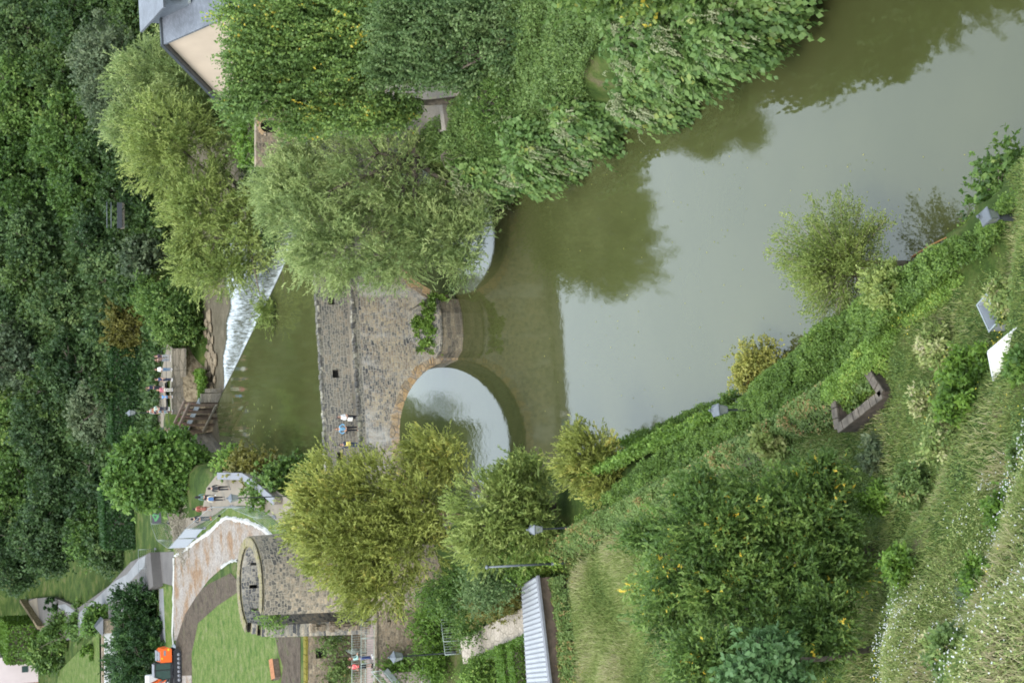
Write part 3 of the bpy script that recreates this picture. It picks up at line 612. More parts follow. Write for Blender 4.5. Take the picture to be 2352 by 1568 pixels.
def tree(name, label, blobs, n, kind, mat, seed, cat='tree', group=None, r0=0.25, base=None, bark='bark', trunk=True, part='crown', stemname='trunk', **kw):
    if base is None:
        cx = sum(b[0][0] for b in blobs) / len(blobs); cy = sum(b[0][1] for b in blobs) / len(blobs); base = (cx, cy)
    bz = gh(base[0], base[1]); bz = max(bz, -0.4)
    e = empty(name, (base[0], base[1], bz), 0, label, cat, group)
    bl = [((b[0][0] - base[0], b[0][1] - base[1], b[0][2] - bz), b[1]) for b in blobs]
    crown(part, bl, n, kind, mat, e, seed, **kw)
    if trunk: limbs((0, 0, 0), bl, r0, seed).build(stemname, M[bark], e)
    TREES.append(e)
    return e

# ------------------------------------------------------------------ stone footbridge
def wall_panel(m, xs, zs, yf, yb, holes=(), top=None, place=None):
    """a wall as a grid of cells with real openings; place maps (x, y, z) into space"""
    pl = place or (lambda x, y, z: (x, y, z))
    nx, nz = len(xs) - 1, len(zs) - 1
    def cell(i, j): return 0 <= i < nx and 0 <= j < nz and (i, j) not in holes and (top is None or zs[j + 1] <= top(0.5 * (xs[i] + xs[i + 1])) + 1e-6)
    for i in range(nx):
        for j in range(nz):
            if not cell(i, j): continue
            x0, x1, z0, z1 = xs[i], xs[i + 1], zs[j], zs[j + 1]
            m.add([pl(x0, yf, z0), pl(x1, yf, z0), pl(x1, yf, z1), pl(x0, yf, z1)], [(0, 1, 2, 3)])
            m.add([pl(x0, yb, z0), pl(x1, yb, z0), pl(x1, yb, z1), pl(x0, yb, z1)], [(0, 1, 2, 3)])
            if not cell(i - 1, j): m.add([pl(x0, yf, z0), pl(x0, yf, z1), pl(x0, yb, z1), pl(x0, yb, z0)], [(0, 1, 2, 3)])
            if not cell(i + 1, j): m.add([pl(x1, yf, z0), pl(x1, yf, z1), pl(x1, yb, z1), pl(x1, yb, z0)], [(0, 1, 2, 3)])
            if not cell(i, j + 1): m.add([pl(x0, yf, z1), pl(x1, yf, z1), pl(x1, yb, z1), pl(x0, yb, z1)], [(0, 1, 2, 3)])
            if not cell(i, j - 1) and j > 0: m.add([pl(x0, yf, z0), pl(x1, yf, z0), pl(x1, yb, z0), pl(x0, yb, z0)], [(0, 1, 2, 3)])
BR = math.radians(11.0)
bridge = empty('stone_bridge', (0, 118.7, 0), BR, 'old stone footbridge with two round arches and a high loopholed far wall', 'bridge')
ARCH = [(-7.0, 5.65, 4.9), (9.1, 5.65, 4.9)]
def zbot(x):
    for c, a, b in ARCH:
        if abs(x - c) < a: return b * math.sqrt(max(0, 1 - ((x - c) / a) ** 2))
    return -1.2
ZT = 7.35; BD = 3.2
def bridge_body():
    m = MB(); xs = []
    ends = [-19.0] + [v for c, a, b in ARCH for v in (c - a, c + a)] + [16.5]
    for i in range(len(ends) - 1):
        a, b = ends[i], ends[i + 1]; arch = i % 2 == 1; n = 40 if arch else max(2, int((b - a) / 0.6))
        for k in range(n + 1):
            t = k / n
            if arch: t = 0.5 - 0.5 * math.cos(math.pi * t)
            xs.append((a + (b - a) * t, arch))
        if arch:
            px = [x for x, f in xs[-(n + 1):]]
            for k in range(n):     # soffit
                z0 = zbot(px[k]) if 0 < k else -1.2; z1 = zbot(px[k + 1]) if k + 1 < n else -1.2
                z0 = max(z0, -1.2); z1 = max(z1, -1.2)
                m.add([(px[k], 0, z0), (px[k + 1], 0, z1), (px[k + 1], BD, z1), (px[k], BD, z0)], [(0, 1, 2, 3)])
    for k in range(len(xs) - 1):
        x0, x1 = xs[k][0], xs[k + 1][0]
        if x1 - x0 < 1e-6: continue
        mid = 0.5 * (x0 + x1); inarch = zbot(mid) > -1.1
        z0, z1 = (max(zbot(x0), 0), max(zbot(x1), 0)) if inarch else (-1.2, -1.2)
        if inarch and zbot(x0) < 0: z0 = 0
        for y in (0, BD): m.add([(x0, y, z0), (x1, y, z1), (x1, y, ZT), (x0, y, ZT)], [(0, 1, 2, 3)])
        m.add([(x0, 0, ZT), (x1, 0, ZT), (x1, BD, ZT), (x0, BD, ZT)], [(0, 1, 2, 3)])
    for x in (-19.0, 16.5): m.add([(x, 0, -1.2), (x, BD, -1.2), (x, BD, ZT), (x, 0, ZT)], [(0, 1, 2, 3)])
    return m.build('masonry', M['bridge'], bridge)
bridge_body()
rd = random.Random(3)
for c, a, b in ARCH:
    N = 26; m = MB()
    for k in range(N):
        t0 = math.pi * (k + 0.04) / N; t1 = math.pi * (k + 0.96) / N; th = 0.62 + rd.uniform(-0.10, 0.12); pr = 0.03 + rd.uniform(0, 0.025)
        P2 = lambda t, e: (c - (a - 0.01 + e) * math.cos(t), (b - 0.01 + e) * math.sin(t))
        pf = [P2(t0, 0), P2(t1, 0), P2(t1, th), P2(t0, th)]
        m.prism([(p[0], p[1]) for p in pf], 'y', -pr, 0.35)
    m.build('arch_ring', M['voussoir'], bridge)
m = MB()                         # near parapet and its worn coping stones
m.box((-1.25, 0.24, ZT + 0.16), (35.5, 0.46, 0.32)); m.build('parapet', M['bridge_dark'], bridge)
m = MB(); x = -18.9
while x < 16.3:
    w = rd.uniform(0.22, 0.5); h = rd.uniform(0.10, 0.24)
    m.box((x + w / 2, 0.24 + rd.uniform(-.03, .03), ZT + 0.33 + h / 2), (w - 0.03, 0.52 + rd.uniform(-.06, .05), h), rz=rd.uniform(-.05, .05), taper=rd.uniform(.8, .95)); x += w
m.build('coping', M['coping'], bridge)
m = MB(); m.box((-1.25, 1.44, ZT + 0.04), (35.4, 1.9, 0.06)); m.build('deck', M['quay'], bridge)
FW = 2.4
xs = sorted(set([-19.0 + i * 0.6 for i in range(60)] + [16.5])); zs = [ZT, ZT + 0.95, ZT + 1.48, ZT + 2.2]
holes = set()
for hx in (-7.8, -1.9, 3.6, 9.6, -14.6):
    i = min(range(len(xs) - 1), key=lambda q: abs(0.5 * (xs[q] + xs[q + 1]) - hx)); holes.add((i, 1))
m = MB(); wall_panel(m, xs, zs, FW, FW + 0.55, holes); m.build('loopholed_wall', M['bridge_dark'], bridge)
for i, j in holes: m = MB(); m.box((0.5 * (xs[i] + xs[i + 1]), FW + 0.43, ZT + 1.21), (0.56, 0.06, 0.5)); m.build('loophole_backing', M['hole_shade'], bridge)  # dark block closing each slot, its shade put into the colour
m = MB(); x = -18.95
while x < 16.3:
    w = rd.uniform(0.25, 0.55); h = rd.uniform(0.10, 0.2)
    m.box((x + w / 2, FW + 0.28, ZT + 2.2 + h / 2), (w - 0.02, 0.62 + rd.uniform(-.08, .04), h), rz=rd.uniform(-.05, .05), taper=.9); x += w
m.build('wall_coping', M['coping'], bridge)
m = MB()                         # cutwater: five sided nose with a sloping cap
nose = [(-1.25, 0.0), (-0.85, -0.95), (0.25, -1.4), (1.85, -1.4), (2.95, -0.9), (3.3, 0.0)]
m.prism(nose, 'z', -1.2, 1.62); M['cutw'] = coursed('cutw', [(0.06, 0.055, 0.045), (0.12, 0.105, 0.085), (0.20, 0.165, 0.12), (0.27, 0.23, 0.165)], (0.17, 0.15, 0.115), .5, .26, stain=((0.07, 0.08, 0.035), 0.7, 0.55)); m.build('cutwater', M['cutw'], bridge)
m = MB(); tip = [(0.1, 0, 3.7), (2.2, 0, 3.7)]
led = [(x * 1.03 - .02, y * 1.05, 1.62) for x, y in nose]; led2 = [(x, y, 1.80) for x, y, z in led]
vs = led + led2 + tip; fs = [(i, i + 1, 7 + i, 6 + i) for i in range(5)] + [tuple(range(5, -1, -1))] + [(6, 7, 12), (7, 8, 12), (8, 9, 13, 12), (9, 10, 13), (10, 11, 13), (0, 6, 12, 13, 11, 5)]
m.add(vs, fs); m.build('cutwater_cap', M['bridge_dark'], bridge)
def on_bridge(x, y, z): return bridge.matrix_basis @ Vector((x, y, z))
bm_ = Matrix.Translation((0, 118.7, 0)) @ Matrix.Rotation(BR, 4, 'Z')
def OB(x, y, z): return bm_ @ Vector((x, y, z))

# ------------------------------------------------------------------ round tower, half open towards the left
TC = PY(590, 1347, 113.6); TCX, TCY = TC.x, 113.6; TR = 3.38
tower = empty('round_tower', (TCX, TCY, 4.0), 0, 'round ruined stone tower, open on one side, at the end of the footbridge', 'tower')
def tower_wall():
    n = 72; TT = 16.75 - 4.0; th = 0.72
    zs = [-1.5] + [i * 0.55 for i in range(0, 60) if i * 0.55 < TT - 0.05] + [TT]
    # angle measured from +x, anticlockwise; gap between a0 and a1 (front left)
    a0, a1 = math.radians(180), math.radians(244)
    def top(a):
        a %= 2 * math.pi
        if a0 <= a <= a1: return -9
        if math.radians(160) < a < a0: return TT - 1.1 * (a - math.radians(160)) / math.radians(20) - 0.2
        return TT  
    holesI = {}
    holes = set()
    for ha in (62, 98, 134):
        i = int(ha / 360 * n); j = min(range(len(zs) - 1), key=lambda q: abs(zs[q] - (TT - 1.35))); holes.add((i, j))
    for ha in (285,):
        i = int(ha / 360 * n); j = min(range(len(zs) - 1), key=lambda q: abs(zs[q] - 5.5)); holes.add((i, j))
    mo, mi, mt = MB(), MB(), MB()
    def P(r, a, z): rr = r + 0.035 * max(0, (TT - z)) * (1 if r > TR - .1 else 0); return (rr * math.cos(a), rr * math.sin(a), z)
    def ok(i, j):
        a = 2 * math.pi * ((i % n) + 0.5) / n
        return (i % n, j) not in holes and zs[j] < top(a) - 0.2
    for i in range(n):
        A0, A1 = 2 * math.pi * i / n, 2 * math.pi * (i + 1) / n
        for j in range(len(zs) - 1):
            z0, z1 = zs[j], zs[j + 1]
            if not ok(i, j):
                continue
            if j == len(zs) - 2 or not ok(i, j + 1) and (i, j + 1) not in holes: z1 = min(z1, top(0.5 * (A0 + A1)) if top(0.5 * (A0 + A1)) > z0 + .2 else z1)
            mo.add([P(TR, A0, z0), P(TR, A1, z0), P(TR, A1, z1), P(TR, A0, z1)], [(0, 1, 2, 3)])
            mi.add([P(TR - th, A0, z0), P(TR - th, A1, z0), P(TR - th, A1, z1), P(TR - th, A0, z1)], [(0, 1, 2, 3)])
            for (ii, A) in ((i - 1, A0), (i + 1, A1)):
                if not ok(ii, j): mi.add([P(TR - th, A, z0), P(TR, A, z0), P(TR, A, z1), P(TR - th, A, z1)], [(0, 1, 2, 3)])
            if j > 0 and not ok(i, j - 1): mi.add([P(TR - th, A0, z0), P(TR, A0, z0), P(TR, A1, z0), P(TR - th, A1, z0)], [(0, 1, 2, 3)])
            if j == len(zs) - 2 or (not ok(i, j + 1) and (i, j + 1) not in holes):
                mt.add([P(TR - th, A0, z1), P(TR, A0, z1), P(TR, A1, z1), P(TR - th, A1, z1)], [(0, 1, 2, 3)])
    o = mo.build('outer_wall', M['tower'], tower); mi.build('inner_wall', M['tower_in'], tower); M['rim'] = ground_mat('rim', [(0.3, (0.12, 0.11, 0.08)), (0.5, (0.19, 0.16, 0.10)), (0.7, (0.16, 0.15, 0.05))], 1.2, 6, dist=.05); mt.build('wall_top', M['rim'], tower)
    m = MB(); rd = random.Random(8)
    for k in range(90):
        a = 2 * math.pi * k / 90
        if a0 - .3 <= a <= a1 + .02: continue
        for rr in (TR - 0.36,):
            m.box(((rr) * math.cos(a), rr * math.sin(a), top(a) + 0.06), (0.60 + rd.uniform(-.05, .1), 0.235, 0.05 + rd.uniform(-.02, .03)), rz=a + rd.uniform(-.1, .1), taper=.85)
    m.build('coping', M['rim'], tower)
    for ha in (62, 98, 134):
        a = math.radians((int(ha / 360 * n) + .5) * 5); m = MB(); m.box(((TR - .08) * math.cos(a), (TR - .08) * math.sin(a), TT - 1.35), (.06, .5, 1.1), rz=a); m.build('loophole_backing', M['hole_shade'], tower)  # added dark backing, painted shade for the slots in the drum
    # rubble floor and backing inside the open side
    m = MB(); m.prism([((TR - 0.74) * math.cos(2 * math.pi * i / 30), (TR - 0.74) * math.sin(2 * math.pi * i / 30)) for i in range(30)], 'z', -1.4, 3.1)
    m.build('rubble_fill', M['rubble'], tower)
    m = MB(); 
    rdd = random.Random(5)
    for k in range(60):
        a = rdd.uniform(math.radians(176), math.radians(246)); z = rdd.uniform(3, 8.5) ; 
        s = rdd.uniform(.3, .7)
        if z > 4.6: a = rdd.choice((math.radians(180.5), )) 
        m.box(((TR - .4) * math.cos(a), (TR - .4) * math.sin(a), z), (s, s * .7, s * .5), rz=rdd.uniform(0, 3))
    m.build('loose_stones', M['rubble'], tower)
tower_wall()
# high garden wall running left from the tower, with moss along its top
HWY = 116.6; hx1 = TCX - TR * 0.55; hx0 = -36.0
gw = empty('garden_wall', (hx1, HWY, 4.0), 0, 'high rubble wall with yellow mossy top running left from the round tower', 'wall')
xs = [hx0 - hx1 + i * 0.7 for i in range(int((hx1 - hx0) / 0.7) + 1)]; xs[-1] = 0.0
zs = [0, 1.0, 2.0, 3.0, 4.0, 4.9, 5.6, 6.4, 7.3, 7.9]
hol = set()
for (px_, py_) in ((735, 1490), (760, 1560)):
    q = PY(px_, py_, HWY); i = min(range(len(xs) - 1), key=lambda k: abs(xs[k] + 0.35 - (q.x - hx1))); j = min(range(len(zs) - 1), key=lambda k: abs(zs[k] - (q.z - 4.4))); hol.add((i, j))
m = MB(); wall_panel(m, xs, zs, 0, 0.6, hol); m.build('wall_face', M['rubble'], gw)
m = MB()
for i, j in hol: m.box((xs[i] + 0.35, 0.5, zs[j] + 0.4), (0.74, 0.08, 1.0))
m.build('opening_backing', M['hole_shade'], gw)  # near-black blocks paint the shade within the wall openings
m = MB(); x = hx0 - hx1
while x < -0.2:
    w = rd.uniform(.3, .6); m.box((x + w / 2, 0.3, 7.95), (w, 0.66, 0.12 + rd.uniform(0, .08)), taper=.9); x += w
m.build('mossy_top', M['moss'], gw)
m = MB(); q = PY(770, 1390 + 72, HWY)
m.box((q.x - hx1, -0.05, q.z - 4.0), (0.7, 0.08, 0.9)); m.build('shutter', M['rail_green'], gw)
# stone terrace carrying the walkway in front of it
PFH = 8.3
pf = empty('stone_terrace', (0, 0, 0), 0, 'stone terrace with pinkish flagged walkway below the high mossy wall', 'terrace')
ytf = 112.2
m = MB(); xa, xb = -36.0, PY(850, 1405, ytf).x
m.box(((xa + xb) / 2, (ytf + HWY) / 2 - 0.02, PFH / 2), (xb - xa, HWY - ytf - 0.06, PFH)); m.build('retaining_wall', M['rubble'], pf)
M['flags'] = plain('flags', (0.42, 0.33, 0.30), 0.85, var=0.12, scale=1.5)
m = MB(); m.box(((xa + xb) / 2, ytf + 1.0, PFH + 0.03), (xb - xa, 2.1, 0.06)); m.build('walkway', M['flags'], pf)
m = MB(); x = xa
while x < xb - .2:
    w = rd.uniform(.5, .9); m.box((x + w / 2, ytf + 0.1, PFH + 0.10), (w - .02, 0.42, 0.14)); x += w
m.build('kerb', M['tower'], pf)
st0 = PY(870, 1530, ytf - 0.05)
sst = empty('steps', (st0.x, ytf - 0.03, 0), 0, 'stone steps with steel cheek descending from the terrace end', 'steps')
m = MB(); m2 = MB()
for k in range(12):
    m.box((-0.35 - 0.22 * k, -0.75, PFH - 0.20 - 0.19 * k), (0.42, 1.4, 0.19))
    m.box((-0.35 - 0.22 * k, -0.75, (PFH - 0.29 - 0.19 * k + 4.0) / 2), (0.215, 1.38, PFH - 0.29 - 0.19 * k - 4.0))
m.build('treads', M['flags'], sst)
m2.bar((0.0, -1.52, PFH - 0.05), (-2.9, -1.52, PFH - 2.5), 0.09, 0.42); m2.build('cheek', M['galv'], sst)

def railing(name, label, pts, h=1.05, mat='rail_green', nb=0.16, group=None, cat='railing', bars=True, rails=(1.0, 0.12), r=0.025):
    e = empty(name, pts[0], 0, label, cat, group); o0 = Vector(pts[0]); mr, mp, mbb = MB(), MB(), MB()
    for a, b in zip(pts[:-1], pts[1:]):
        a = Vector(a) - o0; b = Vector(b) - o0; d = b - a; Ln = d.length
        for q in rails: mr = MB(); mr.tube([a + Vector((0, 0, h * q)), b + Vector((0, 0, h * q))], r, 6); mr.build('rail', M[mat], e)
        np_ = max(1, round(Ln / 1.8))
        for k in range(np_ + (b - (Vector(pts[-1]) - o0)).length.__lt__(1e-4)):
            p = a + d * k / np_; mp = MB(); mp.tube([p, p + Vector((0, 0, h))], r * 1.25, 6); mp.build('post', M[mat], e)
        if bars:
            nbb = int(Ln / nb)
            for k in range(1, nbb):
                p = a + d * k / nbb; mbb.tube([p + Vector((0, 0, h * rails[-1])), p + Vector((0, 0, h))], 0.011, 4)
    if bars: mbb.build('bars', M[mat], e)
    return e
xr = xb
railing('railing', 'pale green bar railing along the outer edge of the stone terrace', [(-30, ytf + 0.12, PFH + .05), (st0.x - 3.2, ytf + 0.12, PFH + .05), (xb - 0.05, ytf + 0.12, PFH + .05)])
railing('railing', 'inner bar railing between terrace walkway and planted bed below the tower', [(-24.0, ytf + 2.0, PFH + .05), (-21.4, ytf + 2.0, PFH + .05), (xb - 0.1, ytf + 2.0, PFH + .05)], h=1.1)
railing('railing', 'short cross railing closing the walkway beside two women', [(-21.4, ytf + 2.0, PFH + .05), (-21.4, ytf + 3.6, PFH + .05)], h=1.1)
railing('railing', 'tall handrail following the terrace steps down into the garden', [(st0.x, ytf - 1.6, PFH), (st0.x - 2.9, ytf - 1.6, PFH - 2.5)], h=0.95)

# garden railings by the paved garden walk
g0 = PH(1012, 1425, 4.6); g1 = PH(1004, 1530, 4.6)
railing('railing', 'green railing standing at the head of the paved garden walk', [PH(1052, 1420, 4.5), PH(1058, 1470, 4.5), PH(1062, 1500, 4.5)], h=1.2)
railing('railing', 'outer green railing above the lower garden hedge', [PH(1022, 1420, 4.6), PH(1012, 1500, 4.6), PH(1004, 1600, 4.6)], h=1.2, bars=False, rails=(1.0, 0.5))

# ------------------------------------------------------------------ paved garden with clipped hedges
def hpoly(pts, h): return [(PH(x, y, h).x, PH(x, y, h).y) for x, y in pts]
def slab(name, pts, z0, z1, mat, label, cat, parent=None):
    m = MB(); m.prism(pts, 'z', z0, z1); o = m.build(name, mat, parent)
    if label: tag(o, label, cat)
    return o
M['paving'] = masonry('paving', [(0.27, 0.23, 0.19), (0.33, 0.29, 0.24), (0.38, 0.33, 0.28)], (0.20, 0.17, 0.13), (1.3, 1.3, 1.3), mw=0.03, bump=0.3)
o = slab('garden_walk', hpoly([(1056, 1468), (1085, 1455), (1117, 1435), (1160, 1415), (1206, 1392), (1212, 1455), (1120, 1497), (1064, 1524)], 4.8), 4.0, 4.8, M['paving'], None, None); o['kind'] = 'structure'
def hedge(name, label, cat, pts, z0, z1, mat, n, seed, kind='small', group=None, mesh='hedge', size=None):
    """clipped hedge: leafy shell over a box-like core"""
    P = np.array(pts, float); c = P.mean(0); e = empty(name, (c[0], c[1], z0), 0, label, cat, group)
    loc = [tuple(p - c) for p in P]
    m = MB(); ins = [(x * 0.93, y * 0.93) for x, y in loc]; m.prism(ins, 'z', 0, z1 - z0 - 0.06)
    core = m.build('twigs', M['bark'], e)
    rg = np.random.default_rng(seed); xs_ = np.array(loc); nn = len(loc); per = []; 
    ntop = int(n * 0.5); pts_ = []
    mn, mx = xs_.min(0), xs_.max(0); got = 0; top = []
    while got < ntop:
        q = rg.uniform(mn, mx, (ntop * 3, 2)); k = poly_mask(q[:, 0], q[:, 1], loc); q = q[k]; top.append(q); got += len(q)
    q = np.concatenate(top)[:ntop]; T = np.concatenate([q, np.full((ntop, 1), z1 - z0)], 1) + rg.normal(size=(ntop, 3)) * 0.03
    N1 = np.tile([0, 0, 1.0], (ntop, 1))
    Ls = [math.dist(loc[i], loc[(i + 1) % nn]) for i in range(nn)]; tot = sum(Ls); ns = n - ntop
    seg = rg.choice(nn, ns, p=np.array(Ls) / tot); t = rg.random(ns); a = xs_[seg]; b = xs_[(seg + 1) % nn]
    s2 = a + (b - a) * t[:, None]; z = rg.random(ns) * (z1 - z0); Sd = np.concatenate([s2, z[:, None]], 1) + rg.normal(size=(ns, 3)) * 0.03
    dd = b - a; N2 = unit(np.stack([dd[:, 1], -dd[:, 0], 0 * t], 1)); N2 *= np.sign((N2[:, :2] * s2).sum(1))[:, None]
    Pp = np.concatenate([T, Sd]); Nn = np.concatenate([N1, N2])
    Dv = np.cross(Nn, rg.normal(size=Nn.shape)) + Nn * rg.normal(0.3, 0.4, (len(Nn), 1))
    Lf = size or 0.14
    V = leaf_quads(Pp, Dv, Nn + rg.normal(size=Nn.shape) * .4, Lf * rg.uniform(.7, 1.3, len(Pp)), Lf * 0.7)
    bigv = 0.5 + 0.5 * np.sin(Pp[:, 0] * 2.1 + seed) * np.sin(Pp[:, 1] * 1.7) * np.cos(Pp[:, 2] * 2)
    quad_mesh('foliage', V, 0.3 * bigv + 0.55 * rg.random(len(Pp)), L[mat], e)
    return e
hedge('box_hedge', 'clipped low box hedge bordering the paved garden walk', 'hedge', hpoly([(1075, 1517), (1120, 1497), (1208, 1457), (1208, 1470), (1125, 1509), (1080, 1529)], 5.3), 4.2, 5.3, 'hedge', 5000, 1)
hedge('box_hedge', 'taller dark green box hedge crossing the garden plot', 'hedge', hpoly([(1138, 1486), (1153, 1480), (1168, 1600), (1148, 1600)], 5.5), 4.2, 5.5, 'hedge', 7000, 2)
hedge('box_hedge', 'short spur of box hedge near the metal roof', 'hedge', hpoly([(1165, 1482), (1177, 1477), (1190, 1600), (1178, 1600)], 5.4), 4.2, 5.4, 'hedge', 5000, 3)
# long metal roofed shed
zr = 6.0
R4 = [PH(1197, 1347, zr - 0.55), PH(1230, 1326, zr), PH(1262, 1600, zr), PH(1212, 1600, zr - 0.55)]
shed = empty('garden_shed', R4[0], 0, 'long low shed with ribbed white metal roof beside the ivied wall', 'shed')
o0 = R4[0]; R4l = [p - o0 for p in R4]
m = MB(); nrm = (R4l[1] - R4l[0]).cross(R4l[3] - R4l[0]).normalized(); nrm = nrm if nrm.z > 0 else -nrm
m.add([*R4l, *[p - nrm * 0.06 for p in R4l]], [(0, 1, 2, 3), (7, 6, 5, 4), (0, 4, 5, 1), (1, 5, 6, 2), (2, 6, 7, 3), (3, 7, 4, 0)])
M['roofmetal'] = plain('roofmetal', (0.56, 0.57, 0.60), 0.45, var=0.06, scale=1.0)
m.build('roof', M['roofmetal'], shed)
m = MB(); NR = 24
for k in range(NR + 1):
    a = R4l[0].lerp(R4l[3], k / NR); b = R4l[1].lerp(R4l[2], k / NR); m.bar(a + nrm * 0.025, b + nrm * 0.025, 0.06, 0.05)
m.build('roof_ribs', M['grey'], shed)
m = MB(); off = Vector((0.12, -0.1, -0.09)); m.bar(R4l[1] + off, R4l[2] + off, 0.22, 0.14); m.build('gutter', M['grey'], shed)
m = MB(); ins = 0.25
bz = 4.0 - o0.z
for a, b in ((R4l[0], R4l[1]), (R4l[1], R4l[2]), (R4l[3], R4l[0])):
    a2 = a + nrm * -0.08; b2 = b + nrm * -0.08; m.add([(a2.x * .98, a2.y * .98, bz), (b2.x * .98, b2.y * .98, bz), b2 * .98, a2 * .98], [(0, 1, 2, 3)])
m.build('shed_wall', M['timber'], shed)

# ------------------------------------------------------------------ riverside wall buried in ivy
def ivied(name, label, pts, w, z0, z1, seed, n, mat='ivy', cover=1.0, wallmat='quay', hang=1.2):
    e = empty(name, (pts[0][0], pts[0][1], z0), 0, label, 'wall'); o = Vector((pts[0][0], pts[0][1], z0)); m = MB()
    P = [Vector((p[0], p[1], 0)) for p in pts]
    for a, b in zip(P[:-1], P[1:]):
        m.bar(a - Vector((o.x, o.y, 0)) + Vector((0, 0, (z1 - z0) / 2 - .3)), b - Vector((o.x, o.y, 0)) + Vector((0, 0, (z1 - z0) / 2 - .3)), w, z1 - z0 + .6)
    m.build('wall_face', M[wallmat], e)
    return e, P
IW = [PH(x, y, 5.2) for x, y in ((1200, 1300), (1265, 1258), (1390, 1190), (1560, 1105), (1740, 1010), (1900, 905), (2000, 815), (2080, 735), (2200, 650), (2352, 545), (2480, 440))]
iw, IWP = ivied('ivied_wall', 'long riverside garden wall draped in ivy', [(p.x, p.y) for p in IW], 0.5, 3.6, 5.15, 1, 0)
def ivy_layer(name, label, P, z, wid, n, seed, mat='ivy', side=1.0, fall=1.0, kind='leaf', size=0.15, dens=None, up=0.35):
    """ivy lying over a wall top and falling down both faces"""
    rg = np.random.default_rng(seed); seg = [(P[i + 1] - P[i]).length for i in range(len(P) - 1)]; tot = sum(seg)
    si = rg.choice(len(seg), n, p=np.array(seg) / tot); t = rg.random(n)
    A = np.array([[p.x, p.y] for p in P]); a = A[si]; b = A[si + 1]; c = a + (b - a) * t[:, None]; d = unit(b - a); nr = np.stack([d[:, 1], -d[:, 0]], 1)
    s = rg.normal(0, 0.55, n) * side; s = np.clip(s, -1.6, 1.6)
    lumps = 0.5 + 0.3 * np.sin(c[:, 0] * 1.1 + 2 * np.sin(c[:, 1] * 0.6) + seed) + .2 * np.sin(c[:, 0] * 4.3 + seed) * np.sin(c[:, 1] * 3.7)
    cell = np.abs(np.sin(np.floor((c[:, 0] + c[:, 1]) / .3) * 12.99 + np.floor(s * 2.2) * 78.23) * 43758.5) % 1.0
    w = wid * (0.7 + 0.6 * lumps)
    q = c + nr * (s * w)[:, None]
    over = np.clip(np.abs(s * w) - 0.28, 0, None)
    zz = z + up * lumps * np.exp(-(s * 1.2) ** 2) + rg.normal(0, 0.07, n) - over * fall * (1.1 + 0.6 * rg.random(n))
    Pp = np.concatenate([q, zz[:, None]], 1)
    Nn = np.concatenate([nr * (s * 1.3)[:, None], np.ones((n, 1))], 1) + rg.normal(size=(n, 3)) * 0.45
    Dv = np.concatenate([nr * np.sign(s)[:, None] * 0.6, -0.5 * np.ones((n, 1))], 1) + rg.normal(size=(n, 3)) * .6
    V = leaf_quads(Pp, Dv, Nn, size * rg.uniform(.6, 1.3, n), size * .8 * rg.uniform(.6, 1.3, n))
    var = 0.2 * lumps + .35 * cell + 0.5 * rg.random(n) + .15; V = V + (cell[:, None, None] - .5) * np.array([0, -.1, .22])
    c0 = Pp.mean(0); V = V - c0
    o = quad_mesh(name, V, var, L[mat]); o.location = c0
    return tag(o, label, 'ivy', kind=None)
ivy_layer('ivy', 'bright green ivy spilling over the near stretch of riverside wall', IWP[5:], 5.2, 0.85, 60000, 3, 'ivy', fall=0.9, size=0.105, up=0.7)
ivy_layer('ivy', 'ivy and brambles smothering the bank below the nearest lamp', [PH(2180, 620, 3.6), PH(2260, 560, 3.6), PH(2352, 480, 3.6), PH(2480, 380, 3.6)], 3.6, 1.5, 30000, 8, 'ivy', fall=.5, size=.12, up=.8)
ivy_layer('ivy', 'ivy over the shed side of the garden corner wall', [PH(1262, 1330, 5.2), PH(1285, 1450, 5.2), PH(1300, 1640, 5.2)], 5.0, .6, 16000, 9, 'ivy_dull', fall=.9, size=.13, up=.3)
ivy_layer('ivy', 'dull mixed ivy over the middle stretch of riverside wall', IWP[1:6], 5.2, 0.75, 60000, 4, 'ivy_dull', fall=0.9, size=0.115, up=0.6)
ivy_layer('ivy', 'ivy bunched at the far end of riverside wall behind the shed', IWP[:2] , 5.2, 1.0, 8000, 5, 'ivy', fall=0.7, size=0.14, up=0.8)
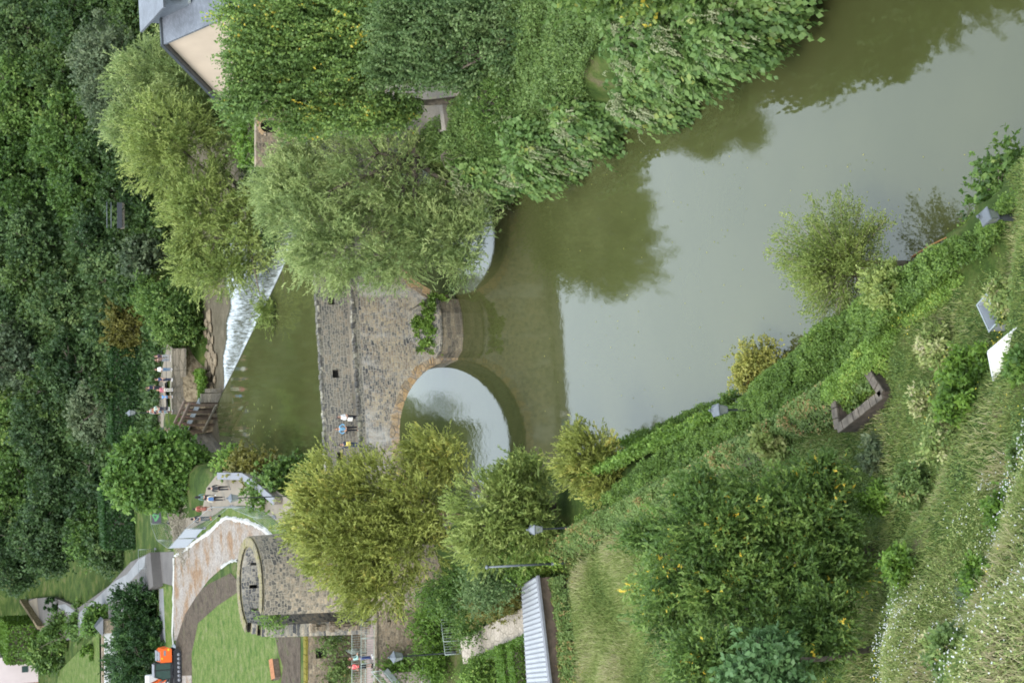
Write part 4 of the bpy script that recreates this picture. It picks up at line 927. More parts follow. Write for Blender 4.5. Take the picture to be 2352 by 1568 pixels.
# tumble of climbers on the bank below the wall
def patch(name, label, poly, n, seed, mat, size, hgt, kind='stuff', cat=None, lump=1.0, asp=0.75, upb=0.4, group=None):
    """low growth over a piece of ground"""
    rg = np.random.default_rng(seed); A = np.array(poly); mn, mx = A.min(0), A.max(0); got = []; c = 0
    while c < n:
        q = rg.uniform(mn, mx, (n * 2, 2)); q = q[poly_mask(q[:, 0], q[:, 1], poly)]; got.append(q); c += len(q)
        if len(q) == 0: break
    q = np.concatenate(got)[:n]; n = len(q)
    lp = 0.5 + 0.25 * np.sin(q[:, 0] * 1.3 * lump + 1.7 * np.sin(q[:, 1] * .8)) + 0.25 * np.sin(q[:, 1] * 1.9 * lump + q[:, 0] * .6 + seed)
    cell = np.abs(np.sin(np.floor(q[:, 0] / .45 + .3 * np.sin(q[:, 1] * 3)) * 12.99 + np.floor(q[:, 1] / .45 + .3 * np.sin(q[:, 0] * 3)) * 78.23) * 43758.5) % 1.0
    z = np.maximum(ground_np(q[:, 0], q[:, 1]), 0.0) + hgt * (0.15 + 0.5 * lp + 0.45 * cell) * (0.2 + 0.8 * rg.random(n) ** .6)
    lp = .5 * lp + .5 * cell
    Pp = np.concatenate([q, z[:, None]], 1); Nn = rg.normal(size=(n, 3)) * .55 + np.array([0, 0, 1.0]); Dv = rg.normal(size=(n, 3)) + np.array([0, 0, upb])
    V = leaf_quads(Pp, Dv, Nn, size * rg.uniform(.6, 1.4, n), size * asp * rg.uniform(.6, 1.3, n))
    c0 = Pp.mean(0); o = quad_mesh(name, V - c0, 0.45 * lp + 0.55 * rg.random(n) - .02, L[mat]); o.location = c0
    tag(o, label, cat, group, kind); return o
def PP(pts, h): return [(PH(x, y, h).x, PH(x, y, h).y) for x, y in pts]
bank = PP([(2560, 300), (2352, 400), (2240, 545), (2090, 625), (1900, 775), (1700, 920), (1500, 1000), (1300, 1070), (1190, 1120)], 0.0) + [(p.x, p.y) for p in reversed(IWP)]
patch('bank_undergrowth', 'tangle of climbers covering the bank between wall and river', bank, 150000, 6, 'bankmix', 0.115, 1.15)
bank2 = PP([(1700, 925), (1560, 980), (1480, 1000), (1430, 1010), (1500, 1090), (1650, 1010), (1740, 960)], 1.5)
patch('bank_climbers', 'yellowish climbers tumbling to the water below the street lamp', bank2, 26000, 7, 'ivy', 0.17, 2.3)

# ------------------------------------------------------------------ trees and shrubs
# great willow at the right hand end of the bridge
tree('willow_tree', 'largest pale willow, overhanging the right end of the stone bridge', [B(700, 470, 118, 110, 150), B(800, 560, 114, 150, 115), B(880, 420, 114, 150, 150), B(970, 480, 112, 110, 110), B(720, 360, 119, 90, 90), B(640, 430, 120, 60, 90), B(1000, 560, 110, 75, 85), B(1045, 460, 110, 45, 80), B(900, 600, 111, 70, 65), B(1055, 560, 109, 40, 70), B(1050, 610, 108.5, 32, 38), B(1082, 510, 107.8, 28, 70)], 150000, 'willow', L['willow'], 1, r0=0.5, base=(14.8, 113.5), inner=0.25, clump=0.9, top_bias=0.35)
tree('willow_tree', 'willow with rounded pale crown beyond the bridge, above the white water', [B(400, 330, 178, 120, 130), B(470, 480, 176, 110, 120), B(520, 620, 173, 80, 60), B(560, 540, 172, 70, 90), B(450, 600, 176, 60, 60), B(610, 712, 169, 22, 34)], 95000, 'willow', L['willow_mid'], 2, r0=0.5, base=(16, 177), Ls=1.6, L=0.32, W=0.10, clump=1.2, top_bias=0.3)
tree('willow_tree', 'silvery willow standing left of the peach gabled house', [B(360, 180, 184, 110, 110), B(330, 280, 184, 90, 90), B(470, 200, 180, 110, 80), B(540, 280, 178, 80, 90)], 75000, 'willow', L['willow'], 3, r0=0.45, base=(24, 180), Ls=1.6, L=0.32, W=0.10, clump=1.2, top_bias=0.3)
tree('tree', 'olive green tree between the dark wood and the silvery willow', [B(230, 140, 196, 60, 90), B(250, 230, 195, 50, 70)], 22000, 'forest', L['forest_grey'], 4, r0=0.3, L=0.34, W=0.2)
tree('bush', 'low green bush at the foot of the willows by the small arched niche', [B(580, 320, 158, 30, 60)], 6000, 'small', L['hedge'], 5, cat='bush', L=0.25, W=0.18, part='foliage', stemname='stem')
# poplars on the right bank
tree('poplar_tree', 'tall yellow-green poplar hiding the end of the peach house', [B(620, 40, 108, 120, 70), B(640, 120, 108, 120, 60), B(760, 60, 107, 130, 80), B(800, 150, 107, 120, 60), B(700, 190, 108, 90, 40), B(900, 60, 106, 120, 60), B(570, 130, 108.5, 55, 60), B(600, 205, 108.5, 60, 50), B(690, 265, 108.5, 70, 40), B(548, 232, 108.5, 35, 45)], 120000, 'poplar', L['poplar'], 6, r0=0.35, base=(19.5, 107), clump=0.8)
tree('poplar_tree', 'darker poplar whose bare trunk rises from the terrace edge', [B(1000, 60, 101, 140, 80), B(1120, 60, 100, 110, 80), B(1060, 150, 101, 100, 55), B(930, 150, 103, 80, 45), B(1180, 30, 99, 70, 60), B(1190, 110, 98, 60, 80)], 95000, 'poplar', L['poplar_blue'], 7, r0=0.35, base=(17.5, 98.5), clump=0.8)
tree('poplar_tree', 'thin poplar with drooping boughs over the terrace stairs', [B(880, 250, 106, 90, 40), B(800, 260, 107, 80, 35)], 15000, 'poplar', L['poplar'], 8, r0=0.2, base=(15.8, 106), clump=0.7)
# trees standing just outside the picture on the right bank, which the river mirrors
tree('poplar_tree', 'tall poplar on the right bank whose reflection darkens the river', [((19.5, 74.0, 9.5), (3.6, 3.4, 5.4)), ((19.0, 68.5, 8.5), (3.2, 3, 4.6)), ((20.2, 79.5, 9.5), (3.2, 3, 4.8))], 42000, 'poplar', L['poplar'], 9, r0=0.3, base=(20.5, 73.5), L=0.28, W=0.22)
tree('poplar_tree', 'nearer poplar on the right bank leaning to the water', [((19.5, 62.5, 7.5), (2.8, 3, 4.2)), ((20.5, 57.0, 7.0), (3, 3, 4.2))], 30000, 'poplar', L['poplar_blue'], 10, r0=0.3, base=(21.5, 60), L=0.28, W=0.22)
# knotweed and shrubs hanging over the right bank
KN = [(1660, 35, 79, 90, 100, 22000), (1560, 60, 82, 95, 140, 28000), (1480, 195, 86, 85, 80, 17000), (1440, 70, 86, 55, 100, 13000), (1340, 265, 92, 80, 75, 16000), (1225, 325, 97, 85, 80, 18000), (1115, 375, 102, 90, 90, 22000), (1200, 390, 99, 45, 45, 7000), (1300, 350, 94, 40, 40, 6000), (1730, -25, 78, 50, 60, 8000), (1600, -50, 80, 80, 110, 16000), (1470, -40, 84, 60, 90, 11000)]
KL = ['near the top edge of the picture', 'beneath the poplar reflection', 'with long sprays dipping towards the reflected sky', 'growing against the grassy bank', 'midway along the right bank', 'below the grassy slope of the right bank', 'nearest to the great willow', 'trailing over the dark water by the willow', 'low over the water midway along the bank', 'in the picture corner above the river']
KL = ['white-flowered knotweed farthest up the right bank but one', 'broad white-flowered knotweed leaning over the mirrored poplar', 'knotweed whose long sprays point at the reflected sky', 'knotweed clump against the sunlit grass of the right bank', 'knotweed clump midway along the right bank', 'knotweed below the weedy slope of the right bank', 'largest leafy knotweed beside the great willow', 'small knotweed trailing low over dark water near the willow', 'small knotweed low over the water midway along the bank', 'knotweed at the picture edge, last on the right bank', 'knotweed behind the broad one, cut by the picture edge', 'knotweed at the picture edge above the sunlit grass']
KHC = [4.8, 4.4, 2.4, 4.8, 2.3, 2.8, 2.0, 1.4, 1.1, 4.0, 5.5, 5.8]
for i, (x, y, Y, hx, wy, n) in enumerate(KN):
    b = B(x, y, PH(x, y, KHC[i]).y, hx, wy); gx, gy = b[0][0] + 0.6, b[0][1]
    e = tree('knotweed', KL[i], [b], n, 'knot', L['knot'], 20 + i, cat='shrub', group='knotweed along the right bank', r0=0.05, base=(gx, gy), part='foliage', stemname='stem', clump=0.7, inner=0.35)
    bl = [((b[0][0] - e.location.x, b[0][1] - e.location.y, b[0][2] - e.location.z + 0.12), tuple(q * 1.03 for q in b[1]))]
    crown('blossom', bl, n // 2, 'knot', L['blossom'], e, 20 + i, clump=0.7, inner=0.2, L=0.12, W=0.08, k=20, Ls=1.1, sc=0.35)
tree('shrub', 'feathery dark shrub between poplar trunk and knotweed', [B(1190, 220, 99, 60, 60), B(1110, 260, 101, 50, 50)], 14000, 'fine', L['forest_bright'], 41, cat='shrub', r0=0.08, part='foliage', stemname='stem')
patch('bank_weeds', 'weedy growth on the grassy slope of the right bank', PP([(1220, 30), (1400, -60), (1480, 60), (1440, 160), (1370, 250), (1250, 330), (1080, 380), (1040, 330), (1100, 280), (1190, 200)], 2.0), 40000, 42, 'ivy_dull', 0.18, 0.8)
# left bank, near the bridge
tree('willow_tree', 'big golden green willow in front of the round tower', [B(760, 1140, 104, 90, 100), B(850, 1122, 103, 105, 85), B(800, 1250, 102, 120, 110), B(900, 1250, 101, 120, 100), B(860, 1340, 102, 90, 80), B(720, 1200, 104, 60, 90), B(940, 1170, 101, 80, 90), B(980, 1040, 102, 75, 55), B(1020, 1060, 101, 50, 50)], 135000, 'willow', L['willow_gold'], 50, r0=0.5, base=(-13.6, 103), L=0.20, W=0.07, Ls=0.9, clump=0.8, top_bias=0.2, droop=0.2)
tree('willow_tree', 'grey-green bushy willow beside the street lamp at the far wall end', [B(1130, 1170, 92, 90, 95), B(1190, 1110, 92, 70, 65), B(1110, 1240, 92, 70, 60), B(1210, 1200, 91, 60, 70)], 60000, 'willow', L['willow_mid'], 51, r0=0.25, base=(-9.6, 93), L=0.20, W=0.075, Ls=0.8, clump=0.7, droop=0.15)
tree('willow_bush', 'yellow-green willow bush at the water beyond the middle lamp', [B(1350, 1060, 86, 80, 75), B(1390, 1110, 85, 60, 55), B(1320, 1010, 87, 35, 35)], 36000, 'willow', L['willow_gold'], 52, cat='bush', r0=0.15, base=(-7.6, 86.5), L=0.18, W=0.06, Ls=0.7, clump=0.6, droop=0.15, part='foliage', stemname='stem')
tree('yellow_bush', 'small yellow-leaved bush with orange stems at the water edge', [B(1745, 835, 74, 55, 55), B(1720, 860, 74, 35, 40)], 11000, 'small', L['yellow'], 53, cat='bush', r0=0.08, bark='twig_orange', base=(-1.9, 74), inner=0.4, clump=0.5, part='foliage', stemname='stem')
def pollard():
    c = PY(1965, 615, 64.0); e = empty('pollard_willow', (c.x, c.y, max(gh(c.x, c.y), 0.1)), 0, 'airy pollard willow fanning its thin rods over the river', 'tree')
    o = e.location; hd = Vector((0, 0, c.z - o.z)); rdp = random.Random(4); m = MB(); m.tube([(0, 0, -0.4), hd * 0.6, hd], [0.38, 0.32, 0.42], 9); m.lathe([(0, 0.3), (0.35, 0.15), (0.45, -0.1), (0.25, -0.35)], 9, hd); m.build('trunk', M['bark_pale'], e)
    m = MB(); P, D = [], []
    for k in range(280):
        a = rdp.uniform(0, 6.283); el = rdp.uniform(-0.15, 1.45); Ln = rdp.uniform(2.3, 4.35) * (0.85 + 0.15 * math.sin(a * 2))
        d = Vector((math.cos(a) * math.cos(el), math.sin(a) * math.cos(el), math.sin(el)))
        if d.x > 0.2 and rdp.random() < 0.1: continue
        tip = hd + d * Ln + Vector((0, 0, -0.25)); mid = hd + d * Ln * .5 + Vector((0, 0, .12)); m.tube([hd + d * .2, mid, tip], [0.028, 0.018, 0.006], 4, False)
        for t in np.linspace(0.42, 1.0, 10):
            q = hd.lerp(mid, t * 2) if t < .5 else mid.lerp(tip, t * 2 - 1); dn = 1 + int(t * 15)
            for _ in range(dn):
                P.append(q + Vector((rdp.gauss(0, .14), rdp.gauss(0, .14), rdp.gauss(0, .12)))); D.append(d + Vector((rdp.gauss(0, .6), rdp.gauss(0, .6), rdp.gauss(0, .5))))
    m.build('rods', M['bark_pale'], e)
    P = np.array(P); D = np.array(D); rg = np.random.default_rng(4); n = len(P)
    V = leaf_quads(P, D, rg.normal(size=(n, 3)) + np.array([0, 0, .5]), 0.15 * rg.uniform(.7, 1.3, n), 0.055)
    quad_mesh('foliage', V, 0.35 * (0.5 + .5 * np.sin(P[:, 0] * 2) * np.sin(P[:, 2] * 2.3)) + 0.6 * rg.random(n), L['willow_mid'], e)
pollard()
m = MB(); a = PH(2095, 590, 0.05); b = PH(2195, 535, 0.3); m.tube([a, a.lerp(b, .5) + Vector((0, 0, .12)), b], [0.05, 0.04, 0.02], 6)
tag(m.build('dead_branch', M['twig_orange']), 'bare orange-brown branch lying in the shallows by the ivied bank', 'branch')
# big dark broadleaf in the near garden
tree('ash_tree', 'big dark ash in the near garden, flecked with yellow leaves', [B(1640, 1230, 60, 130, 110), B(1760, 1180, 60, 130, 110), B(1860, 1220, 59, 110, 120), B(1800, 1330, 58.5, 130, 110), B(1900, 1330, 58, 90, 100), B(1700, 1350, 59, 120, 90), B(1560, 1330, 60.5, 90, 70), B(1600, 1130, 61, 60, 50), B(1880, 1100, 59.5, 70, 60)], 125000, 'ash', L['ash'], 54, r0=0.3, base=(-8.8, 60), L=0.17, W=0.075, clump=0.55, inner=0.3, Ls=0.6)
tree('ash_tree', 'slender outer ash with open boughs over the meadow', [B(1500, 1240, 64, 60, 50), B(1540, 1420, 61, 80, 60), B(1500, 1340, 63, 60, 35)], 15000, 'ash', L['ash'], 55, r0=0.12, base=(-11.5, 62.5), L=0.17, W=0.075, clump=0.6, inner=0.4)
tree('ash_tree', 'lower ash thicket at the bottom of the picture', [B(1880, 1450, 56, 80, 90), B(1760, 1480, 57, 80, 70), B(1620, 1520, 58, 80, 70)], 44000, 'ash', L['ash'], 56, r0=0.15, base=(-12.5, 58), L=0.17, W=0.075, clump=0.55, inner=0.3)
tree('fig_tree', 'fig with large lobed blue-green leaves below the big ash', [B(1770, 1500, 54.5, 55, 45), B(1720, 1560, 55, 45, 45), B(1800, 1570, 54, 45, 35)], 8000, 'broad', L['fig'], 57, r0=0.1, base=(-11.5, 55), L=0.24, W=0.15, clump=0.5, Ls=0.4)
# trees round the tower lawn and beyond
e = tree('maple_tree', 'round bright green maple with several trunks by the pond', [B(330, 1080, 187, 80, 80), B(400, 1050, 186, 60, 60), B(375, 1118, 186, 60, 52), B(290, 1110, 187, 45, 45), B(430, 1085, 185, 40, 50)], 52000, 'broad', L['maple'], 58, r0=0.3, base=(-13.8, 186), L=0.40, W=0.32, clump=0.9)
tree('shrub', 'leafy shrub with reddish sprays on the quay by the footpath', [B(610, 1085, 158, 55, 35), B(560, 1065, 162, 40, 30)], 9000, 'small', L['brown'], 59, cat='shrub', L=0.28, W=0.22, r0=0.08, part='foliage', stemname='stem')
tree('shrub', 'green shrub leaning over the footpath above the pond', [B(650, 1110, 150, 50, 50), B(690, 1085, 150, 35, 35), B(600, 1135, 152, 25, 30)], 14000, 'small', L['forest_bright'], 60, cat='shrub', L=0.28, W=0.22, r0=0.08, part='foliage', stemname='stem', base=(-12.9, 150))
tree('shrub', 'low ivy green shrub at the corner of the pond quay', [B(530, 1065, 168, 25, 30)], 5000, 'small', L['ivy'], 61, cat='shrub', L=0.25, W=0.2, r0=0.06, part='foliage', stemname='stem', base=(-12.9, 168))
tree('yew_tree', 'broad dark conical yew beside the excavator', [B(325, 1500, 200, 64, 120), B(322, 1425, 200, 60, 75), B(305, 1375, 200, 46, 36), B(285, 1520, 202, 45, 70)], 56000, 'fine', L['yew'], 62, r0=0.3, base=(-37, 200), L=0.30, W=0.16, inner=0.2, clump=0.7)
tree('shrub', 'yellow-green shrub beside the climbing lane', [B(230, 1425, 226, 30, 25)], 5000, 'forest', L['maple'], 63, cat='shrub', r0=0.08, part='foliage', stemname='stem')
tree('garden_shrubs', 'rounded green shrubs above the garden lawn', [B(150, 1450, 262, 45, 40), B(110, 1500, 266, 40, 40), B(190, 1430, 250, 30, 40)], 16000, 'forest', L['forest_bright'], 64, cat='shrub', r0=0.15, part='foliage', stemname='stem')
tree('topiary_bush', 'round clipped yellow-green bush on the garden lawn', [B(205, 1498, 236, 18, 18)], 3500, 'small', L['hedge'], 65, cat='bush', L=0.22, W=0.18, inner=0.0, clump=0.2, lump=0.03, r0=0.06, part='foliage', stemname='stem')
tree('topiary_bush', 'larger clipped dome bush next to the tall hedge', [B(90, 1480, 286, 25, 30)], 4500, 'small', L['hedge'], 66, cat='bush', L=0.26, W=0.2, inner=0.0, clump=0.25, lump=0.03, r0=0.06, part='foliage', stemname='stem')
p0 = PH(48, 1432, 6.6); 
hedge('tall_hedge', 'tall square dark hedge beside the pink house', 'hedge', [(PH(92, 1432, 6.6).x, PH(92, 1432, 6.6).y), (PH(92, 1520, 6.6).x, PH(92, 1520, 6.6).y), (PH(80, 1520, 6.6).x, PH(80, 1520, 6.6).y + 9), (PH(80, 1432, 6.6).x, PH(80, 1432, 6.6).y + 9)], 6.4, 11.5, 'hedge', 12000, 67, size=0.4)
# planting between terrace and garden
tree('shrub', 'dark climber mass beneath the terrace lamp', [B(985, 1440, 108.5, 32, 45), B(985, 1530, 108.5, 30, 40), B(1000, 1370, 107, 36, 36)], 17000, 'small', L['hedge'], 68, cat='shrub', r0=0.1, part='foliage', stemname='stem')
tree('shrub', 'loose olive shrub in front of the paved garden walk', [B(1040, 1370, 100, 45, 45), B(1090, 1330, 99, 40, 30)], 12000, 'small', L['forest_bright'], 69, cat='shrub', r0=0.08, part='foliage', stemname='stem')
tree('shrub', 'dark glossy shrub at the foot of the tall pole', [B(1125, 1340, 94, 40, 36), B(1105, 1365, 95, 25, 22)], 12000, 'small', L['poplar_blue'], 70, cat='shrub', r0=0.08, part='foliage', stemname='stem')
tree('shrub', 'light green leafy shrub between tall pole and shed roof', [B(1200, 1290, 93, 40, 40), B(1180, 1240, 92, 30, 40)], 11000, 'small', L['ivy'], 71, cat='shrub', r0=0.08, part='foliage', stemname='stem')
tree('shrub', 'reddish rose bed shrub beside the paved walk', [B(1150, 1378, 97, 26, 24), B(1110, 1390, 98, 22, 22), B(1180, 1368, 96, 22, 20)], 8000, 'small', L['brown'], 72, cat='shrub', r0=0.05, part='foliage', stemname='stem')
tree('herb_clump', 'soft green herb clump at the head of the garden walk', [B(1072, 1440, 102, 18, 22)], 3500, 'small', L['forest_bright'], 73, cat='plant', r0=0.03, part='foliage', stemname='stem')
tree('shrub', 'bushy plants filling the plot behind the low box hedge', [B(1105, 1550, 101, 18, 25), B(1090, 1580, 101, 18, 25)], 6000, 'small', L['ivy'], 74, cat='shrub', r0=0.05, part='foliage', stemname='stem')
tree('shrub', 'yellowing vines below the terrace railing', [B(775, 1545, 115.9, 14, 22), B(760, 1470, 115.9, 12, 18)], 4500, 'small', L['ivy_dull'], 75, cat='shrub', r0=0.05, part='foliage', stemname='stem')
tree('climber', 'climber hanging down the terrace wall by the lamp', [B(905, 1540, 111.6, 18, 26)], 3500, 'small', L['hedge'], 76, cat='climber', r0=0.04, part='foliage', stemname='stem')
tree('wall_plant', 'yellow-green tuft growing in the broken tower wall', [B(625, 1418, 112.5, 12, 11)], 1500, 'small', L['ivy'], 77, cat='plant', trunk=False, base=(TCX - 2, 112.5))
# ivy on the cutwater
q = OB(1.3, -0.9, 2.7)
tree('cutwater_ivy', 'leafy climber sprawling over the bridge cutwater', [((OB(0.0, -.6, 2.2)), (0.8, .5, .6)), (OB(1.2, -.8, 2.4), (1.1, .6, .6)), (OB(2.4, -.6, 2.2), (.8, .5, .6)), (OB(1.1, -.4, 3.1), (.9, .4, .5)), (OB(3.0, -.5, 1.5), (.5, .4, .5)), (OB(-0.4, -.5, 2.9), (.5, .4, .4))], 15000, 'ivy', L['ivy'], 78, cat='climber', base=(q.x, q.y), r0=0.05, clump=0.25, part='foliage', stemname='stem')
# wooded hillside: every tree of its own
FT = [(60, 60, 95, 0), (200, 50, 90, 1), (320, 50, 75, 1), (55, 220, 95, 2), (150, 300, 100, 2), (60, 400, 100, 2), (190, 420, 90, 2), (100, 545, 90, 0), (225, 560, 75, 0), (330, 590, 55, 3), (60, 690, 90, 0), (165, 690, 80, 0), (60, 830, 90, 3), (175, 840, 80, 0), (100, 970, 95, 0), (215, 960, 70, 3), (50, 1110, 95, 2), (170, 1110, 90, 0), (110, 1235, 90, 0), (225, 1220, 75, 2), (40, 1270, 80, 0), (270, 900, 55, 1), (300, 660, 50, 1), (10, 320, 80, 0), (10, 560, 80, 1), (10, 760, 80, 0), (10, 980, 80, 2), (140, 170, 80, 1), (250, 330, 70, 1), (255, 1265, 45, 0), (325, 1225, 40, 0), (150, 1175, 85, 0), (240, 1095, 70, 0), (285, 470, 60, 1), (310, 420, 50, 1), (250, 620, 60, 0), (350, 500, 40, 1), (90, 640, 80, 1), (250, 760, 60, 0), (285, 1160, 45, 1), (120, 900, 70, 1)]
FMt = ['forest', 'dark', 'forest_bright', 'forest_grey']
CN = ['mid green', 'dark green', 'fresh green', 'greyish green']
rows = {0: 'outermost', 1: 'second', 2: 'third', 3: 'innermost'}
def rowof(x): return 0 if x <= 80 else 1 if x <= 155 else 2 if x <= 235 else 3
ORD = ['first', 'second', 'third', 'fourth', 'fifth', 'sixth', 'seventh', 'eighth', 'ninth', 'tenth', 'eleventh', 'twelfth', 'thirteenth', 'fourteenth', 'fifteenth']
for i, (x, y, r, k) in enumerate(FT):
    Y = 240 - 0.085 * x + (4 if y > 1000 else 0)
    rg_ = random.Random(i); bl = [B(x, y, Y, r * .8, r * .85)]
    for _ in range(4):
        a = rg_.uniform(0, 6.28); bl.append(B(x + math.cos(a) * r * .55, y + math.sin(a) * r * .6, Y + rg_.uniform(-2, 2), r * rg_.uniform(.35, .55), r * rg_.uniform(.35, .55)))
    rk = sorted(t[1] for t in FT if rowof(t[0]) == rowof(x)).index(y); flab = '%s woodland tree, %s from the top in the %s row of the wood' % (CN[k], ORD[rk], rows[rowof(x)])
    tree('woodland_tree', flab, bl, int(17000 * (r / 90) ** 2), 'forest' if k != 2 else 'broad', L[FMt[k]], 100 + i, group='trees of the wood across the river', r0=0.3, L=0.40, W=0.28, inner=0.12, clump=1.1, lump=0.30, voff=rg_.uniform(-.28, .16))
tree('brown_tree', 'bronze-tinted tree above the group of walkers', [B(300, 740, 216, 65, 65), B(350, 720, 215, 50, 45), B(320, 790, 215, 45, 35)], 26000, 'fine', L['brown'], 150, r0=0.2, base=(-0.5, 217), L=0.32, W=0.17)
tree('riverside_bush', 'fresh green bushes on the far bank right of the walkers', [B(405, 745, 203.5, 50, 48), B(432, 775, 202.5, 24, 32), B(380, 700, 205.5, 45, 45), B(428, 700, 204.5, 28, 30), B(345, 680, 209, 40, 40)], 34000, 'forest', L['forest_bright'], 151, cat='bush', r0=0.1, L=0.30, W=0.2, part='foliage', stemname='stem')
hedge('beech_hedge', 'long shaggy dark hedge behind the walkers', 'hedge', [(PH(330, 800, 3.4).x, 214.5), (PH(330, 1010, 3.4).x, 214.5), (PH(330, 1010, 3.4).x, 217.5), (PH(330, 800, 3.4).x, 217.5)], 3.3, 7.8, 'yew', 16000, 152, size=0.42)
hedge('beech_hedge', 'dark hedge ending at the grass by the gate panels', 'hedge', [(PH(345, 1130, 5.5).x, 214.0), (PH(345, 1275, 5.5).x, 212.0), (PH(345, 1275, 5.5).x, 215.0), (PH(345, 1150, 5.5).x, 217.0)], 5.3, 9.0, 'yew', 9000, 153, size=0.42)
# far crest of the wood, seen only mirrored in the river
rg = np.random.default_rng(5); n = 46000
Cx = rg.uniform(-18, 80, 260); Cy = rg.uniform(258, 292, 260); Cz = ground_np(Cx, Cy) + rg.uniform(3, 8, 260)
Cx2 = rg.uniform(-75, -15, 240); Cy2 = rg.uniform(346, 352, 240) ; Cz2 = rg.uniform(8, 92, 240) - 0.10 * np.abs(Cx2 + 30)
Cx = np.concatenate([Cx, Cx2]); Cy = np.concatenate([Cy, Cy2 + Cz2 * .15]); Cz = np.concatenate([Cz, Cz2]); Cx3 = rg.uniform(5, 75, 260); Cx = np.concatenate([Cx, Cx3]); Cy = np.concatenate([Cy, rg.uniform(292, 300, 260)]); Cz = np.concatenate([Cz, rg.uniform(36, 67, 260) - 6 * np.sin(Cx3 * .5)]); n = 190000
ci = rg.integers(0, 760, n); dd = unit(rg.normal(size=(n, 3))); Pp = np.stack([Cx, Cy, Cz], 1)[ci] + dd * np.array([4.2, 4.2, 4.0]) * rg.uniform(.7, 1.05, (n, 1))
V = leaf_quads(Pp, rg.normal(size=(n, 3)), dd + rg.normal(size=(n, 3)) * .4, 1.1, 0.9); c0 = Pp.mean(0)
o = quad_mesh('hilltop_wood', V - c0, rg.random(n), L['forest']); o.location = c0; tag(o, 'continuous wood along the crest of the hillside', kind='stuff')

patch('forest_undergrowth', 'dark undergrowth beneath the wood', [(-19, 210), (-6, 207), (3, 209), (12, 214), (60, 216), (60, 250), (-25, 250), (-20, 222)], 70000, 170, 'forest', .55, 1.6)
patch('willow_undergrowth', 'undergrowth beneath the willows on the far side of the weir', [(9, 168), (16, 164), (45, 168), (45, 174), (20, 180), (12, 178)], 9000, 171, 'dark', .4, 1.2)
# ------------------------------------------------------------------ meadow and other ground cover
def meadow(name, poly, n, seed, mat, h, w, spread=0.35, lean=(0, 0), var_off=0.0, label=None):
    rg = np.random.default_rng(seed); A = np.array(poly); mn, mx = A.min(0), A.max(0); got = []; c = 0
    while c < n:
        q = rg.uniform(mn, mx, (n * 2, 2)); q = q[poly_mask(q[:, 0], q[:, 1], poly)]; got.append(q); c += len(q)
    q = np.concatenate(got)[:n]
    q = q + 0.18 * np.stack([np.sin(q[:, 1] * 5 + q[:, 0]), np.sin(q[:, 0] * 4.3 + q[:, 1] * 2)], 1)
    z = ground_np(q[:, 0], q[:, 1]); P = np.concatenate([q, z[:, None] - 0.03], 1)
    D = np.concatenate([rg.normal(0, spread, (n, 2)) + np.array(lean), np.ones((n, 1))], 1)
    lp = 0.5 + 0.22 * np.sin(q[:, 0] * .9 + 2 * np.sin(q[:, 1] * .5)) + 0.2 * np.sin(q[:, 1] * 1.3 + 1.5 * np.sin(q[:, 0] * .7)) + .1 * np.sin(q[:, 0] * 3.1) * np.sin(q[:, 1] * 2.7)
    hh = h * rg.uniform(.5, 1.3, n) * (0.55 + 0.9 * lp)
    V = leaf_quads(P, D, rg.normal(size=(n, 3)) * np.array([1, 1, .2]), hh, w * rg.uniform(.6, 1.5, n))
    c0 = P.mean(0); o = quad_mesh(name, V - c0, 0.6 * lp + 0.5 * rg.random(n) - 0.05 + var_off, L[mat]); o.location = c0
    return tag(o, label, kind='stuff')
mfield = PP([(1250, 1290), (1390, 1225), (1560, 1140), (1740, 1050), (1890, 945)], 4.2) + PP([(2000, 845), (2080, 760), (2200, 690), (2352, 590)], 5.0) + [(12, 45), (12, 22), (-26, 22), (-26, 96), (-17, 96)]
meadow('meadow_grass', mfield, 330000, 1, 'meadow', 0.27, 0.03, label='rough flowering meadow covering the near slope')
slope = PP([(1960, 1600), (1990, 1440), (2080, 1320), (2150, 1180), (2250, 1050), (2352, 950)], 11) + [(6, 24), (-22, 22), (-22, 44)]
meadow('tall_grass', slope, 190000, 2, 'meadow', 0.34, 0.02, spread=0.7, var_off=0.12, label='taller seeding grass on the steep near slope')
meadow('reeds', PP([(1330, 1310), (1450, 1210), (1560, 1200), (1560, 1320), (1520, 1440), (1480, 1590), (1290, 1568), (1290, 1400)], 4.2), 60000, 3, 'meadow', 0.42, 0.04, spread=0.5, var_off=.06, label='yellow-green reedy growth inside the garden corner')
rg = np.random.default_rng(9)
def flowers(name, poly, n, seed, mat, size, label, zo=0.45, cl=60):
    rg = np.random.default_rng(seed); A = np.array(poly); mn, mx = A.min(0), A.max(0); q = rg.uniform(mn, mx, (cl * 8, 2)); q = q[poly_mask(q[:, 0], q[:, 1], poly)][:cl]
    ci = rg.integers(0, len(q), n); p = q[ci] + rg.normal(size=(n, 2)) * rg.uniform(.15, .9, (len(q), 1))[ci]
    z = ground_np(p[:, 0], p[:, 1]) + zo * rg.uniform(.7, 1.35, n); P = np.concatenate([p, z[:, None]], 1)
    V = leaf_quads(P, rg.normal(size=(n, 3)) * np.array([1, 1, .25]), rg.normal(size=(n, 3)) * .3 + np.array([0, -.3, 1]), size * rg.uniform(.6, 1.5, n), size * rg.uniform(.6, 1.2, n))
    c0 = P.mean(0); o = quad_mesh(name, V - c0, rg.random(n), L[mat]); o.location = c0; return tag(o, label, kind='stuff')
patch('meadow_herbs', 'low leafy herbs mixed through the meadow grass', mfield, 150000, 180, 'ivy_dull', .075, .32)
patch('slope_herbs', 'pale leafy herbs mixed through the tall grass of the slope', slope, 110000, 181, 'meadow', .06, .45)
flowers('white_flowers', slope, 8000, 1, 'white', 0.05, 'white flower heads scattered through the tall grass', 0.55, 420)
